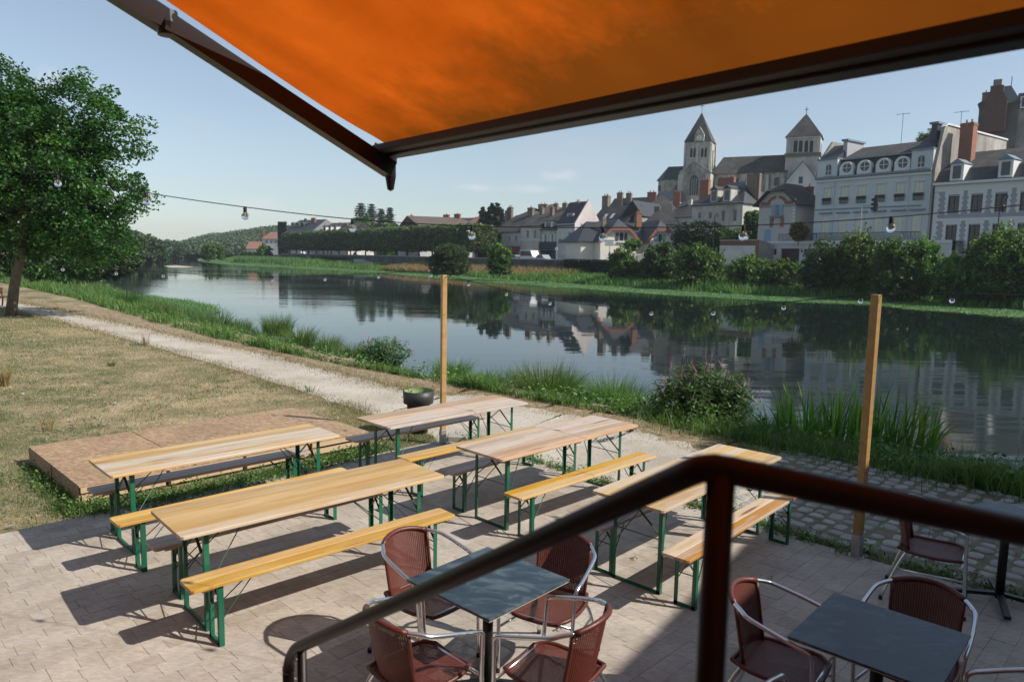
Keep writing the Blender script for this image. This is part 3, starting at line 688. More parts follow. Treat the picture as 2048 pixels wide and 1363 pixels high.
def dormer(parent, x, y, z, w, h, d, gable=True, wm=None, rm=None):
    """small dormer: cheeks and front wall, roof, window. y is front face depth"""
    dm = MB().box(x - w / 2, x + w / 2, y, y + d, z, z + h).build('dormer', wm or M_FRAME, parent)
    zt = z + h; r = MB()
    if gable: r.add([(x - w / 2 - .12, y - .15, zt), (x + w / 2 + .12, y - .15, zt), (x, y - .15, zt + w * .42), (x - w / 2 - .12, y + d, zt), (x + w / 2 + .12, y + d, zt), (x, y + d, zt + w * .42)], [(0, 1, 2), (3, 5, 4), (0, 2, 5, 3), (1, 4, 5, 2), (0, 3, 4, 1)])
    else: r.box(x - w / 2 - .12, x + w / 2 + .12, y - .15, y + d, zt, zt + .12)
    r.build('dormer_roof', rm or M_SLATE2, dm)
    MB().box(x - w * .3, x + w * .3, y - .04, y - .004, z + h * .12, z + h * .88).build('pane', M_GLASS, dm)
    return dm
def antenna(parent, x, y, z, h=3.):
    m = MB().tube([(x, y, z - 1), (x, y, z + h)], .03, 5)
    m.tube([(x - .9, y, z + h - .05), (x + .9, y, z + h - .15)], .02, 4)
    for i in range(7): m.tube([(x - .8 + i * .26, y - .3, z + h - .1), (x - .8 + i * .26, y + .3, z + h - .1)], .012, 4)
    m.build('antenna', M_IRON, parent)

# --- row of quay houses (t=34)
TQ = 34
r1 = house(Q, 'corner_restaurant', 'white restaurant with long slate roof and red awning corner by the quay', 984.6, 1041, TQ, 14, 462.5, (1066, 428.5), 's', M_WHITE, M_SLATE2,
      [(997, 1001, 471, 483, 'case'), (1016, 1020, 471, 483, 'case'), (1029, 1033.5, 471, 483, 'case')], cat='restaurant', chims=[(1021, 414, 6, 1.6, M_BRICK2, 2), (1014, 421, 5.5, .9, M_BRICK2, 1), (1062, 415, 6.5, 1.9, M_BRICK2, 1)])
L = r1['L']
def slope_awning(th, x0, x1, z, drop, out_, mat, name='awning'):
    MB().add([(x0, -.02, z), (x1, -.02, z), (x1, -out_, z - drop), (x0, -out_, z - drop), (x0, -.02, z - .05), (x1, -.02, z - .05), (x1, -out_, z - drop - .3), (x0, -out_, z - drop - .3)], [(0, 3, 2, 1), (3, 7, 6, 2), (4, 5, 6, 7), (0, 4, 7, 3), (1, 2, 6, 5)]).build(name, mat, th)
slope_awning(r1, -3, L * .62, 4.6, 1.1, 3, M_GREYAWN); slope_awning(r1, L * .63, L - .1, 4.7, 1.2, 2.6, M_RED)
MB().box(L * .66, L - .3, -.04, -.004, 1.6, 3.3).build('shop_window', M_RED, r1); MB().box(-2, L * .6, -.04, -.004, 1.6, 3.2).build('shop_window', M_GLASS, r1)
MB().box(-.2, L + .1, -.25, -.004, 4.75, 5.0).build('fascia', M_ZINC, r1)
h = house(Q, 'terraced_house', 'grey white terraced house with arched carriage door beside the restaurant', 1041.6, 1080.6, TQ - .3, 13, 450, (1098, 425), 's', M_CREAM, M_SLATE2,
      [(1052.7, 1057.5, 460, 476, 'case'), (1067.4, 1072, 459, 476, 'case')], chims=[(1084, 415.5, 6, 1.1, M_BRICK2, 2)])
L = h['L']; arch = [(-1.7, 0), (1.7, 0), (1.7, 1.6)] + [(1.7 * math.cos(a), 1.6 + 1.5 * math.sin(a)) for a in np.linspace(0.15, math.pi - .15, 9)] + [(-1.7, 1.6)]
sA, _ = Q.S(1062.7, 500, TQ); MB().prism([(p[0] + sA - h['s0'], p[1] + 1.6) for p in arch], 1, -.08, -.004).build('carriage_door', M_SHUT, h)
MB().box(0, L, -.06, -.003, 6.2, 6.45).build('string_course', M_TRIM, h)
MB().box(.8, 1.7, -.05, -.004, 1.6, 3.6).build('door', M_DOORR, h)
h = house(Q, 'shop_house', 'narrow house with dark green shop front and sloping mansard roof', 1081, 1113.4, TQ, 11, 456.8, (1125, 427), 's', M_STONE2, M_SLATE2,
      [(1089, 1094, 469, 485, 'open_shut'), (1103, 1107.5, 468.5, 485, 'open_shut')], cat='house', chims=[(1104.5, 414, 4.5, 1.0, M_BRICK2, 2)])
L = h['L']; MB().box(-.05, L, -.3, -.004, 4.2, 5.9).build('shop_sign', M_DGREEN, h); MB().box(.1, L - .2, -.06, -.004, 1.6, 4.1).build('shop_window', M_GLASS, h)
MB().box(L * .75, L - .25, -.09, -.062, 1.6, 3.9).build('door', M_DGREEN, h)
dormer(h, L * .4, .4, h['ze'] + .1, 2.6, 1.4, 3, False)
# tall white gabled house
s1g = Q.S(1147.8, 470, TQ)[0]; tp, zp = Q.T(1176.5, 400.5, s1g); Dg = 2 * (tp - TQ)
h = house(Q, 'gabled_house', 'tall white gabled house with stained sunlit side wall and steep slate roof', 1113.8, 1147.8, TQ, Dg, 447.5, .1, 's', M_WHITE, M_SLATE,
      [(1121, 1126.6, 464, 479, 'shut'), (1136.5, 1142, 464, 481.5, 'case'), (1122, 1134, 496, 509, 'garage')], chims=[])
for o_ in list(h.children):
    if o_.name.startswith('roof') or o_.name.startswith('wall'): bpy.data.objects.remove(o_)
L, ze = h['L'], h['ze']
mb = MB(); wl = []
for (x0, x1, y0, y1) in [(1121, 1126.6, 464, 479), (1136.5, 1142, 464, 481.5), (1122, 1134, 496, 509)]:
    a, z1_ = Q.S(x0, y0, TQ); b, _ = Q.S(x1, y0, TQ); _, z0_ = Q.S((x0 + x1) / 2, y1, TQ); _, z1_ = Q.S((x0 + x1) / 2, y0, TQ); wl.append((a - h['s0'], b - h['s0'], z0_, z1_))
wall_grid(mb, Vector((0, 0, 0)), Vector((1, 0, 0)), Vector((0, -1, 0)), L, 1.5, ze, wl)
mb.add([(0, Dg, 1.5), (0, 0, 1.5), (0, 0, ze), (0, Dg / 2, zp - .2), (0, Dg, ze)], [(0, 1, 2, 3, 4)])
mb.add([(L, Dg, 1.5), (0, Dg, 1.5), (0, Dg, ze), (L, Dg, ze)], [(0, 1, 2, 3)]); mb.build('wall', M_WHITE, h, fix=False)
M_STAIN = simple('stained lime render', (.62, .57, .54), .85, var=.08, scale=.4, dirt=(.42, .33, .31))
MB().prism([(0, 1.5), (Dg, 1.5), (Dg, ze), (Dg / 2, zp + .15), (0, ze)], 0, L, L + .3).build('gable_wall', M_STAIN, h)
roof_mesh(L - .02, Dg, ze, zp - .15, 's', .25).build('roof', M_SLATE, h)
dormer(h, L * .52, 1.2, ze + .5, 2.0, 1.7, 3.2, False)
chimney(h, L * .45, Dg * .5, zp - 2, Q.S(1148, 404, TQ + Dg / 2)[1], 1.2, .8, M_BRICK2)
MB().box(0, L, -.06, -.003, ze - 1.6, ze - 1.45).build('string_course', M_TRIM, h)
for x0, x1 in ((1120, 1127), (1135.5, 1143)):
    a = Q.S(x0, 480, TQ)[0] - h['s0']; b = Q.S(x1, 480, TQ)[0] - h['s0']; z = Q.S(x0, 486, TQ)[1]
    m = MB().box(a, b, -.4, -.36, z + .75, z + .8).box(a, b, -.4, -.36, z, z + .05)
    for i in range(9): m.box(a + (b - a) * i / 8 - .015, a + (b - a) * i / 8 + .015, -.395, -.365, z, z + .78)
    m.build('balcony_rail', M_IRON, h)
# wing behind the gable wall with skylights
h = house(Q, 'rear_wing', 'pale wing with weathered slate roof and skylights behind the gabled house', 1178, 1248, TQ + 14, 9, 447, (1215, 413), 's', M_WHITE, M_SLATE2, chims=[(1212, 391.5, 5, 1.9, M_BRICK2, 2)])
for i in (0, 1): MB().add([(3.2 + i * 2.2, 1.0, h['ze'] + 1.2), (4.2 + i * 2.2, 1.0, h['ze'] + 1.2), (4.2 + i * 2.2, 2.0, h['ze'] + 2.3), (3.2 + i * 2.2, 2.0, h['ze'] + 2.3)], [(0, 1, 2, 3)]).build('skylight', M_SIGN, h)
# low yard wall and lean-to right of the gabled house
s0 = Q.S(1148, 500, TQ - 1)[0]; s1 = Q.S(1190, 500, TQ - 1)[0]; th = thing('yard_wall', 'low pale yard wall with garage doors below the gabled house side', 'wall', Q.W(s0, TQ - 1, 0), YQ)
z = Q.S(1165, 496.5, TQ - 1)[1]; MB().box(.3, s1 - s0, 0, .4, 1.5, z).build('wall_face', M_CREAM, th); MB().box(.2, s1 - s0 + .1, -.15, .5, z, z + .15).build('coping', M_SLATE2, th)
MB().box(1, 2.2, -.05, -.003, 1.6, z - .5).build('door', M_DOORR, th); MB().box(4.2, 6.8, -.05, -.003, 1.6, z - .3).build('garage_door', M_SHUT, th)

# twin gabled villa, turned to the sun
D2 = 133.; V2 = Frame(AT(1198, 480, D2)[:2], R(14))
def villa():
    fr = V2
    th = thing('twin_gable_villa', 'cream villa with two half hipped gables edged in red boards', 'house', fr.W(0, 0, 0), fr.yaw)
    def sz(px, py, t=0): return fr.S(px, py, t)
    a, ze = sz(1201, 478); b, _ = sz(1276, 478); pk, _ = sz(1238.6, 440); _, zt = sz(1245, 456); c, _ = sz(1294.7, 476); d, _ = sz(1352, 470)
    zp = sz(1240, 437)[1]; D_ = 12; m = (a + b) / 2; k = (zt - ze) / (zp - ze); l0 = m + (a - m) * (1 - k); l1 = m + (b - m) * (1 - k)
    mb = MB(); mb.add([(a, 0, 1.5), (b, 0, 1.5), (b, 0, ze), (l1, 0, zt), (l0, 0, zt), (a, 0, ze)], [(0, 1, 2, 3, 4, 5)])
    mb.add([(b, 0, 1.5), (b, 2, 1.5), (b, 2, ze), (b, 0, ze)], [(0, 1, 2, 3)])
    m2 = (c + d) / 2; e0 = m2 + (c - m2) * (1 - k); e1 = m2 + (d - m2) * (1 - k)
    mb.add([(c, 0, 1.5), (d, 0, 1.5), (d, 0, ze), (e1, 0, zt), (e0, 0, zt), (c, 0, ze)], [(0, 1, 2, 3, 4, 5)])
    mb.add([(b, 2, 1.5), (c, 2, 1.5), (c, 2, ze), (b, 2, ze)], [(0, 1, 2, 3)]); mb.add([(c, 2, 1.5), (c, 0, 1.5), (c, 0, ze), (c, 2, ze)], [(0, 1, 2, 3)])
    mb.add([(d, 0, 1.5), (d, D_, 1.5), (d, D_, ze), (d, 0, ze)], [(0, 1, 2, 3)]); mb.add([(a, D_, 1.5), (a, 0, 1.5), (a, 0, ze), (a, D_, ze)], [(0, 1, 2, 3)])
    mb.add([(-2.4, 3, 1.5), (a, 3, 1.5), (a, 3, ze), (-2.4, 3, ze)], [(0, 1, 2, 3)]); mb.add([(-2.4, D_, 1.5), (-2.4, 3, 1.5), (-2.4, 3, ze), (-2.4, D_, ze)], [(0, 1, 2, 3)])
    mb.build('wall', simple('villa render', (.72, .66, .56), .85, var=.06, scale=.5), th)
    for (p, q, r0, r1, mm) in ((a, b, l0, l1, m), (c, d, e0, e1, m2)):
        x0, x1 = p - .5, q + .5; zo = ze - .45
        rb = MB(); rb.add([(x0, -.6, zo), (r0 - .1, -.6, zt), (mm, .9, zp), (mm, D_, zp), (x0, D_, zo), (x1, -.6, zo), (r1 + .1, -.6, zt), (x1, D_, zo)],
                          [(0, 4, 3, 2, 1), (5, 6, 2, 3, 7), (1, 2, 6)]); o_ = rb.build('roof', M_SLATE, th); so_ = o_.modifiers.new('thick', 'SOLIDIFY'); so_.thickness = .15
        bb = MB()
        for A, B in (((x0, zo), (r0 - .1, zt)), ((r0 - .1, zt), (r1 + .1, zt)), ((r1 + .1, zt), (x1, zo))):
            bb.bar((A[0], -.66, A[1] - .22), (B[0], -.66, B[1] - .22), .1, .5)
        bb.build('bargeboard', M_REDWOOD, th)
    # main ridge roof behind and between
    rb = MB(); zr = zp - .3; rb.add([(-3.2, 2.4, ze - .4), (d, 2.4, ze - .4), (d, 8, zr), (-1.2 + 1.5, 8, zr), (-3.2, D_ + 1, ze - .4), (d, D_ + 1, ze - .4)], [(0, 1, 2, 3), (4, 3, 2, 5), (0, 3, 4)])
    o_ = rb.build('roof', M_SLATE, th); o_.modifiers.new('thick', 'SOLIDIFY').thickness = .15
    MB().bar((b, 1.6, ze - .3), (c, 1.6, ze - .3), .12, .45).build('bargeboard', M_REDWOOD, th)
    for (x0, x1, y0, y1) in ((1239, 1247, 465, 481), (1317, 1323.5, 468, 483)):
        p, z1 = sz(x0, y0); q, _ = sz(x1, y0); _, z0 = sz(x0, y1)
        w_ = MB().box(p - .12, q + .12, -.06, -.003, z0 - .12, z1 + .1).build('window', M_FRAME, th)
        MB().box(p, q, -.1, -.062, z0, z1).build('pane', M_GLASS, w_); [MB().box(e_, f_, -.1, -.02, z0, z1).build('shutter', M_SHUTB if x0 > 1300 else M_SHUTD, w_) for e_, f_ in ((p - .75, p - .14), (q + .14, q + .75))]
        MB().box(p - .4, q + .4, -.35, -.003, z0 - .35, z0 - .2).build('sill', M_TRIM, w_)
    chimney(th, sz(1276.5, 443, 6)[0], 6, zr - 1, sz(1276.5, 424, 6)[1], 1.0, .8, M_BRICK)
    chimney(th, sz(1208, 443, 5)[0], 5, zr - 3, sz(1208, 436, 5)[1], .7, .6, M_BRICK2, 1)
    f = MB(); p, z1 = sz(1275, 492, -5); q, _ = sz(1305, 492, -5)
    return th
villa()
th = thing('yard_fence', 'white garden fence and gate in front of the twin gabled villa', 'fence', V2.W(-1.5, -5, 0), V2.yaw)
x = 0
for i in range(15):
    MB().box(x, x + .16, 0, .16, 1.6, 3.9).build('post', M_TRIM, th)
    m = MB()
    for j in range(7): m.box(x + .3 + j * .2, x + .36 + j * .2, .05, .09, 1.8, 3.6)
    m.box(x + .16, x + 1.6, .04, .1, 1.9, 1.98).box(x + .16, x + 1.6, .04, .1, 3.4, 3.48).build('railing', M_TRIM, th); x += 1.6

# roofs stacked up the hillside behind
def far_house(px0, px1, D, ye, yr, label, kind='s', wall=None, roof=None, yaw=None, depth=9, chims=(), hip=0., wins=(), name='hillside_house', group=None, zb=1.5):
    fr = Frame(AT(px0, ye, D)[:2], YQ if yaw is None else yaw)
    return house(fr, name, label, px0, px1, 0, depth, ye, ((px0 + px1) / 2, yr), kind, wall, roof, wins, zb, hip, chims=chims)
far_house(1208, 1290, 178, 430, 396, 'hillside house with dark slate roof and three tall chimneys', depth=10, wall=M_CREAM, roof=M_SLATE, yaw=R(-40), chims=[(1213, 392, 5, 2.2, M_BRICK2, 2), (1240.5, 385, 2.5, 1.5, M_BRICK2, 2), (1258.5, 386, 3.5, 1.4, M_BRICK2, 2)])
far_house(1246, 1284, 158, 428, 400, 'dark gable end house with cream side wall amid hillside roofs', 't', M_PLAST, M_SLATE, yaw=R(-38), depth=14)
far_house(1284, 1350, 166, 418, 389, 'broad house with mossy hipped roof below the church apse', depth=11, wall=M_CREAM, roof=M_SLATE2, hip=4, yaw=R(-20), chims=[(1304, 384, 3.5, 2.0, M_BRICK, 2), (1354, 384, 6, 1.6, M_BRICK, 2)])
far_house(1288, 1352, 150, 446, 413, 'small stone house with brown slate roof behind the villa', depth=10, wall=M_STONE2, roof=M_SLATE2, yaw=R(-25), hip=2.5, chims=[(1315, 413, 4, 1.2, M_BRICK2, 1)])
far_house(1340, 1392, 150, 432, 402, 'house with long sloping slate roof left of the dormered house', depth=11, wall=M_CREAM, roof=M_SLATE2, yaw=R(-42), chims=[(1381, 399, 4, .7, M_CREAM, 1)])
far_house(1310, 1352, 184, 398, 382, 'low lead roofed house directly below the church apse', depth=8, wall=M_STONE2, roof=M_SLATE, yaw=R(-30))
far_house(1060, 1110, 205, 425, 409, 'brown tiled house behind the quay terrace, left of two', depth=9, wall=M_CREAM, roof=M_TILE2, hip=4, yaw=R(-40), chims=[(1086, 408, 3, 3.0, M_BRICK2, 2)])
far_house(1096, 1150, 198, 428, 407, 'brown tiled house close behind the tall gabled house', depth=9, wall=M_CREAM, roof=M_TILE2, hip=4, yaw=R(-40), chims=[(1112, 407, 2, 1.4, M_BRICK2, 2), (1130, 406, 2, 1.4, M_BRICK2, 2)])
far_house(1030, 1066, 200, 432, 417, 'slate hipped roof rising behind the corner restaurant', depth=9, wall=M_CREAM, roof=M_SLATE2, hip=4, yaw=R(-40))
# behind the clipped trees
far_house(796, 838, 235, 453, 431, 'white gabled house with brown roof beyond the clipped trees', 't', M_WHITE, M_TILE2, yaw=R(-70), depth=18, chims=[(823, 430, 2, 1.4, M_BRICK, 1)])
far_house(838, 926, 230, 455, 437, 'long slate roofed house with brick chimneys beyond the clipped trees', depth=10, wall=M_WHITE, roof=M_SLATE2, yaw=R(-40), chims=[(867.5, 436, 4, 2.2, M_BRICK, 1), (893, 429, 4, 2.4, M_BRICK, 1), (915, 427.5, 4, 2.4, M_BRICK, 1)])
far_house(922, 962, 215, 452, 432, 'red tiled house near the dark poplars', depth=10, wall=M_WHITE, roof=M_TILE, yaw=R(-35), hip=3, chims=[(951, 436, 4, 1.6, M_BRICK, 1)])
h = far_house(560, 622, 290, 464, 440.5, 'manor with dormered slate roof and ivy covered corner', depth=16, wall=M_CREAM, roof=M_SLATE, yaw=R(-42), hip=2, chims=[(627, 435.5, 6, 2.6, M_BRICK, 0), (611, 437, 6, .9, M_SLATE2, 0)], name='manor_house')
for i in range(3): dormer(h, 3.2 + i * 3.6, 3.6, h['ze'] + 1.6, 1.9, 1.7, 3, True, M_SLATE2, M_SLATE2)
h = far_house(626, 693, 280, 466, 446, 'slate roofed wing of the manor with pale dormers', depth=14, wall=M_CREAM, roof=M_SLATE2, yaw=R(-42), chims=[(693, 446, 5, 1.6, M_BRICK, 0)], name='manor_wing')
for i in range(4): dormer(h, 2. + i * 3.4, 1.6, h['ze'] + .5, 1.7, 1.9, 3, True, M_FRAME, M_SLATE2)
far_house(524, 556, 320, 476.5, 463.5, 'white two storey house with red tiled roof at the far end of the quay', depth=9, wall=M_WHITE, roof=M_TILE, yaw=R(-8), hip=2.5, chims=[(525, 462, 3, 1.4, M_BRICK, 1)], wins=[(531, 535, 480, 487, 'case'), (540, 544, 480, 487, 'case'), (549, 553, 480, 487, 'case')], name='riverside_house')
far_house(493, 518, 315, 496, 483, 'low outbuilding with red brown tiled roof and white wall', depth=8, wall=M_WHITE, roof=M_TILE, yaw=R(0), name='outbuilding')
far_house(441, 459, 420, 496, 487.5, 'small distant house with grey roof among the hill trees', depth=8, wall=M_CREAM, roof=M_SLATE2, yaw=R(0), hip=2, name='distant_house')
far_house(462, 473, 400, 504, 496, 'small distant brick gabled house above the reeds', 't', M_BRICK2, M_TILE, yaw=R(0), depth=8, name='distant_house')
far_house(480, 490, 390, 504, 495, 'tiny distant house with pale gable near the reeds', 't', M_CREAM, M_TILE, yaw=R(0), depth=8, name='distant_house')
far_house(364, 375, 620, 507, 500, 'reddish distant house at the head of the river', depth=9, wall=M_CREAM, roof=M_TILE, yaw=R(0), name='distant_house')

# --- hotel
def hotel():
    t0 = TQ; fr = Q
    s0, zc0 = fr.S(1633.2, 359.6, t0); s1, zc1 = fr.S(1864.3, 341.3, t0); zc = (zc0 + zc1) / 2; L = s1 - s0; D_ = 13
    th = thing('hotel', 'tall pale blue white hotel with round attic windows in a dark mansard', 'building', fr.W(s0, t0, 0), fr.yaw)
    F = lambda px, py: (fr.S(px, py, t0)[0] - s0, fr.S(px, py, t0)[1])
    cx = [1654, 1688.2, 1722.7, 1760.2, 1799, 1836.5]; o = Vector((0, 0, 0)); u = Vector((1, 0, 0)); n = Vector((0, -1, 0))
    top = [377, 374.5, 372, 370.5, 368, 365.5]; holes = []
    z1 = F(1654, 377)[1]; z0 = F(1654, 409)[1]; y1 = F(1654, 434)[1]; y0 = F(1654, 478)[1]
    for c in cx:
        a = F(c, 400)[0]; holes.append((a - .55, a + .55, z0, z1)); holes.append((a - .6, a + .6, y0, y1))
    mb = MB(); wall_grid(mb, o, u, n, L, 1.5, zc, holes)
    mb.add([(0, D_, 1.5), (0, 0, 1.5), (0, 0, zc), (0, D_, zc)], [(0, 1, 2, 3)]); mb.add([(L, D_, 1.5), (0, D_, 1.5), (0, D_, zc), (L, D_, zc)], [(0, 1, 2, 3)])
    mb.build('wall', M_HOTEL, th, fix=False)
    zt = F(1863, 299)[1] ; pa = F(1674, 340)[0]; pb = F(1821, 340)[0]; zp = F(1633, 322)[1]
    zs = F(1873, 243)[1] - .2
    # attic end pavilions
    for (a, b, pc) in ((0, pa, 1657.8), (pb, L, 1842)):
        p = MB().box(a, b, .02, 4, zc, zp).build('attic_pavilion', M_HOTEL, th)
        x = F(pc, 330)[0]; ar = [(x - .38, zc + .55), (x + .38, zc + .55), (x + .38, zc + 1.6)] + [(x + .38 * math.cos(q), zc + 1.6 + .4 * math.sin(q)) for q in np.linspace(.3, math.pi - .3, 6)] + [(x - .38, zc + 1.6)]
        MB().prism(ar, 1, -.03, .018).build('pane', M_GLASS, p)
        MB().box(x - .03, x + .03, -.06, -.032, zc + .55, zc + 1.95).box(x - .38, x + .38, -.06, -.032, zc + 1.05, zc + 1.11).box(x - .55, x + .55, -.15, -.01, zc + .42, zc + .54).build('glazing_bar', M_FRAME, p)
        MB().box(a - .05, b + .05, -.15, 4, zp, zp + .18).build('pavilion_cornice', M_ZINC, p)
    zm = zc + (zp - zc) * .93; zrid = F(1777, 284)[1] + .6
    MB().add([(pa, .1, zc), (pb, .1, zc), (pb, .9, zm), (pa, .9, zm)], [(0, 1, 2, 3)]).build('mansard', M_SLATE, th)
    MB().box(pa, pb, .55, .95, zm, zm + .16).build('zinc_edge', M_ZINC, th)
    MB().add([(pa - .2, .9, zm + .16), (pb + .2, .9, zm + .16), (pb + .2, 6, zrid), (pa - .2, 6, zrid), (pa - .2, D_, zm), (pb + .2, D_, zm)], [(0, 1, 2, 3), (3, 2, 5, 4), (0, 3, 4), (1, 5, 2)]).build('roof', M_SLATE2, th)
    for (a, b) in ((.2, pa - .2), (pb + .2, L - .2)):
        MB().add([(a, .2, zp + .18), (b, .2, zp + .18), (b, 3.6, zrid + .3), (a, 3.6, zrid + .3), (a, D_, zm), (b, D_, zm)], [(0, 1, 2, 3), (3, 2, 5, 4), (0, 3, 4), (1, 5, 2)]).build('roof', M_SLATE, th)
    # fire walls with stacks
    MB().prism([(0, zc), (.6, zp), (3.4, zrid + .9), (8.5, zrid + .9), (D_, zc)], 0, -.25, .1).build('fire_wall', M_PLAST, th)
    cpm = MB().box(pa - .5, pa + .1, 2.0, 6.2, zp, zrid + .55).build('chimney_wall', simple('pale zinc cladding', (.36, .36, .37), .55, .2, var=.12), th)
    MB().box(pa - .7, pa + .3, 1.8, 6.4, zrid + .55, zrid + .8).build('capping', M_ZINC, cpm)
    cpm = MB().box(pb + 1.2, pb + 1.9, 2.0, 6.2, zp, zrid + 1.3).build('chimney_wall', M_SLATE, th); MB().box(pb + 1.0, pb + 2.1, 1.8, 6.4, zrid + 1.3, zrid + 1.55).build('capping', M_ZINC, cpm)
    MB().prism([(0, 1.5), (0, zc + .2), (1.6, zs - .3), (2.2, zs), (D_ + 7, zs), (D_ + 7, 1.5)], 0, L, L + .35).build('side_wall', M_PLAST, th)
    MB().prism([(1.6, zs - .3), (2.2, zs), (D_ + 7, zs), (D_ + 7, zs + .2), (2.1, zs + .2), (1.5, zs - .25)], 0, L - .1, L + .5).build('wall_coping', M_TRIM, th)
    MB().box(-.05, L + .05, -.42, -.003, zc - .02, zc + .28).build('cornice', M_ZINC, th); MB().box(-.02, L, -.2, -.003, zc - .4, zc - .1).build('cornice', M_TRIM, th)
    for (px, py) in ((1693, 340.5), (1728.6, 336.9), (1766.8, 333), (1804.6, 329.5)):
        x = F(px, py)[0]; z = zc + (zm - zc) * .47
        n_ = 18; R0, R1 = .98, .62
        ring = [(x + R0 * math.cos(2 * math.pi * k / n_), z + R0 * math.sin(2 * math.pi * k / n_)) for k in range(n_)]
        d_ = MB().prism(ring, 1, -.12, .8).box(x - R0, x + R0, -.06, .8, zc + .3, z).build('oculus_dormer', M_FRAME, th)
        inner = [(x + .12 + R1 * math.cos(2 * math.pi * k / n_), z + .1 + R1 * math.sin(2 * math.pi * k / n_)) for k in range(n_)]
        MB().prism(inner, 1, -.15, -.123).build('pane', M_GLASS, d_)
        MB().box(x + .08, x + .16, -.19, -.152, z - .5, z + .7).box(x - .48, x + .72, -.19, -.152, z + .06, z + .14).build('glazing_bar', M_FRAME, d_)
    for h_ in holes: window(th, o, u, n, *h_, 'shut')
    for c in cx:
        a = F(c, 400)[0]
        r = MB().box(a - .66, a + .66, -.22, -.16, z0 + .78, z0 + .9).box(a - .66, a + .66, -.22, -.16, z0 + .02, z0 + .08)
        for k in range(10): r.box(a - .64 + k * .14, a - .6 + k * .14, -.21, -.17, z0 + .08, z0 + .78)
        r.box(a - .66, a + .66, -.2, -.19, z0 + .5, z0 + .78); r.build('window_rail', M_IRON, th)
        MB().box(a - .75, a + .75, -.14, -.003, z1 + .18, z1 + .3).build('hood', M_TRIM, th); MB().box(a - .95, a + .95, -.3, -.003, y1 + .45, y1 + .62).build('hood', M_ZINC, th)
    MB().box(0, L - 1, -.1, -.003, z0 - .75, z0 - .6).build('string_course', M_ZINC, th)
    zb = F(1740, 481)[1]; MB().box(-.1, L, -1.2, -.003, zb - .4, zb).build('balcony', M_TRIM, th)
    r = MB().box(.3, L - .3, -1.15, -1.08, zb + 1.0, zb + 1.08)
    k = .3
    while k < L - .3: r.box(k, k + .035, -1.14, -1.1, zb, zb + 1.0); k += .17
    r.build('balcony_rail', M_IRON, th)
    for xx in (F(1668, 400)[0], F(1816, 400)[0]): MB().tube([(xx, -.12, zc - .1), (xx, -.12, 2)], .05, 6).build('downpipe', M_HOTEL, th)
    antenna(th, F(1718, 300)[0] + 3, 5, zrid + .8, 3.0)
    return th, s1, zc
ht, s1h, zch = hotel()
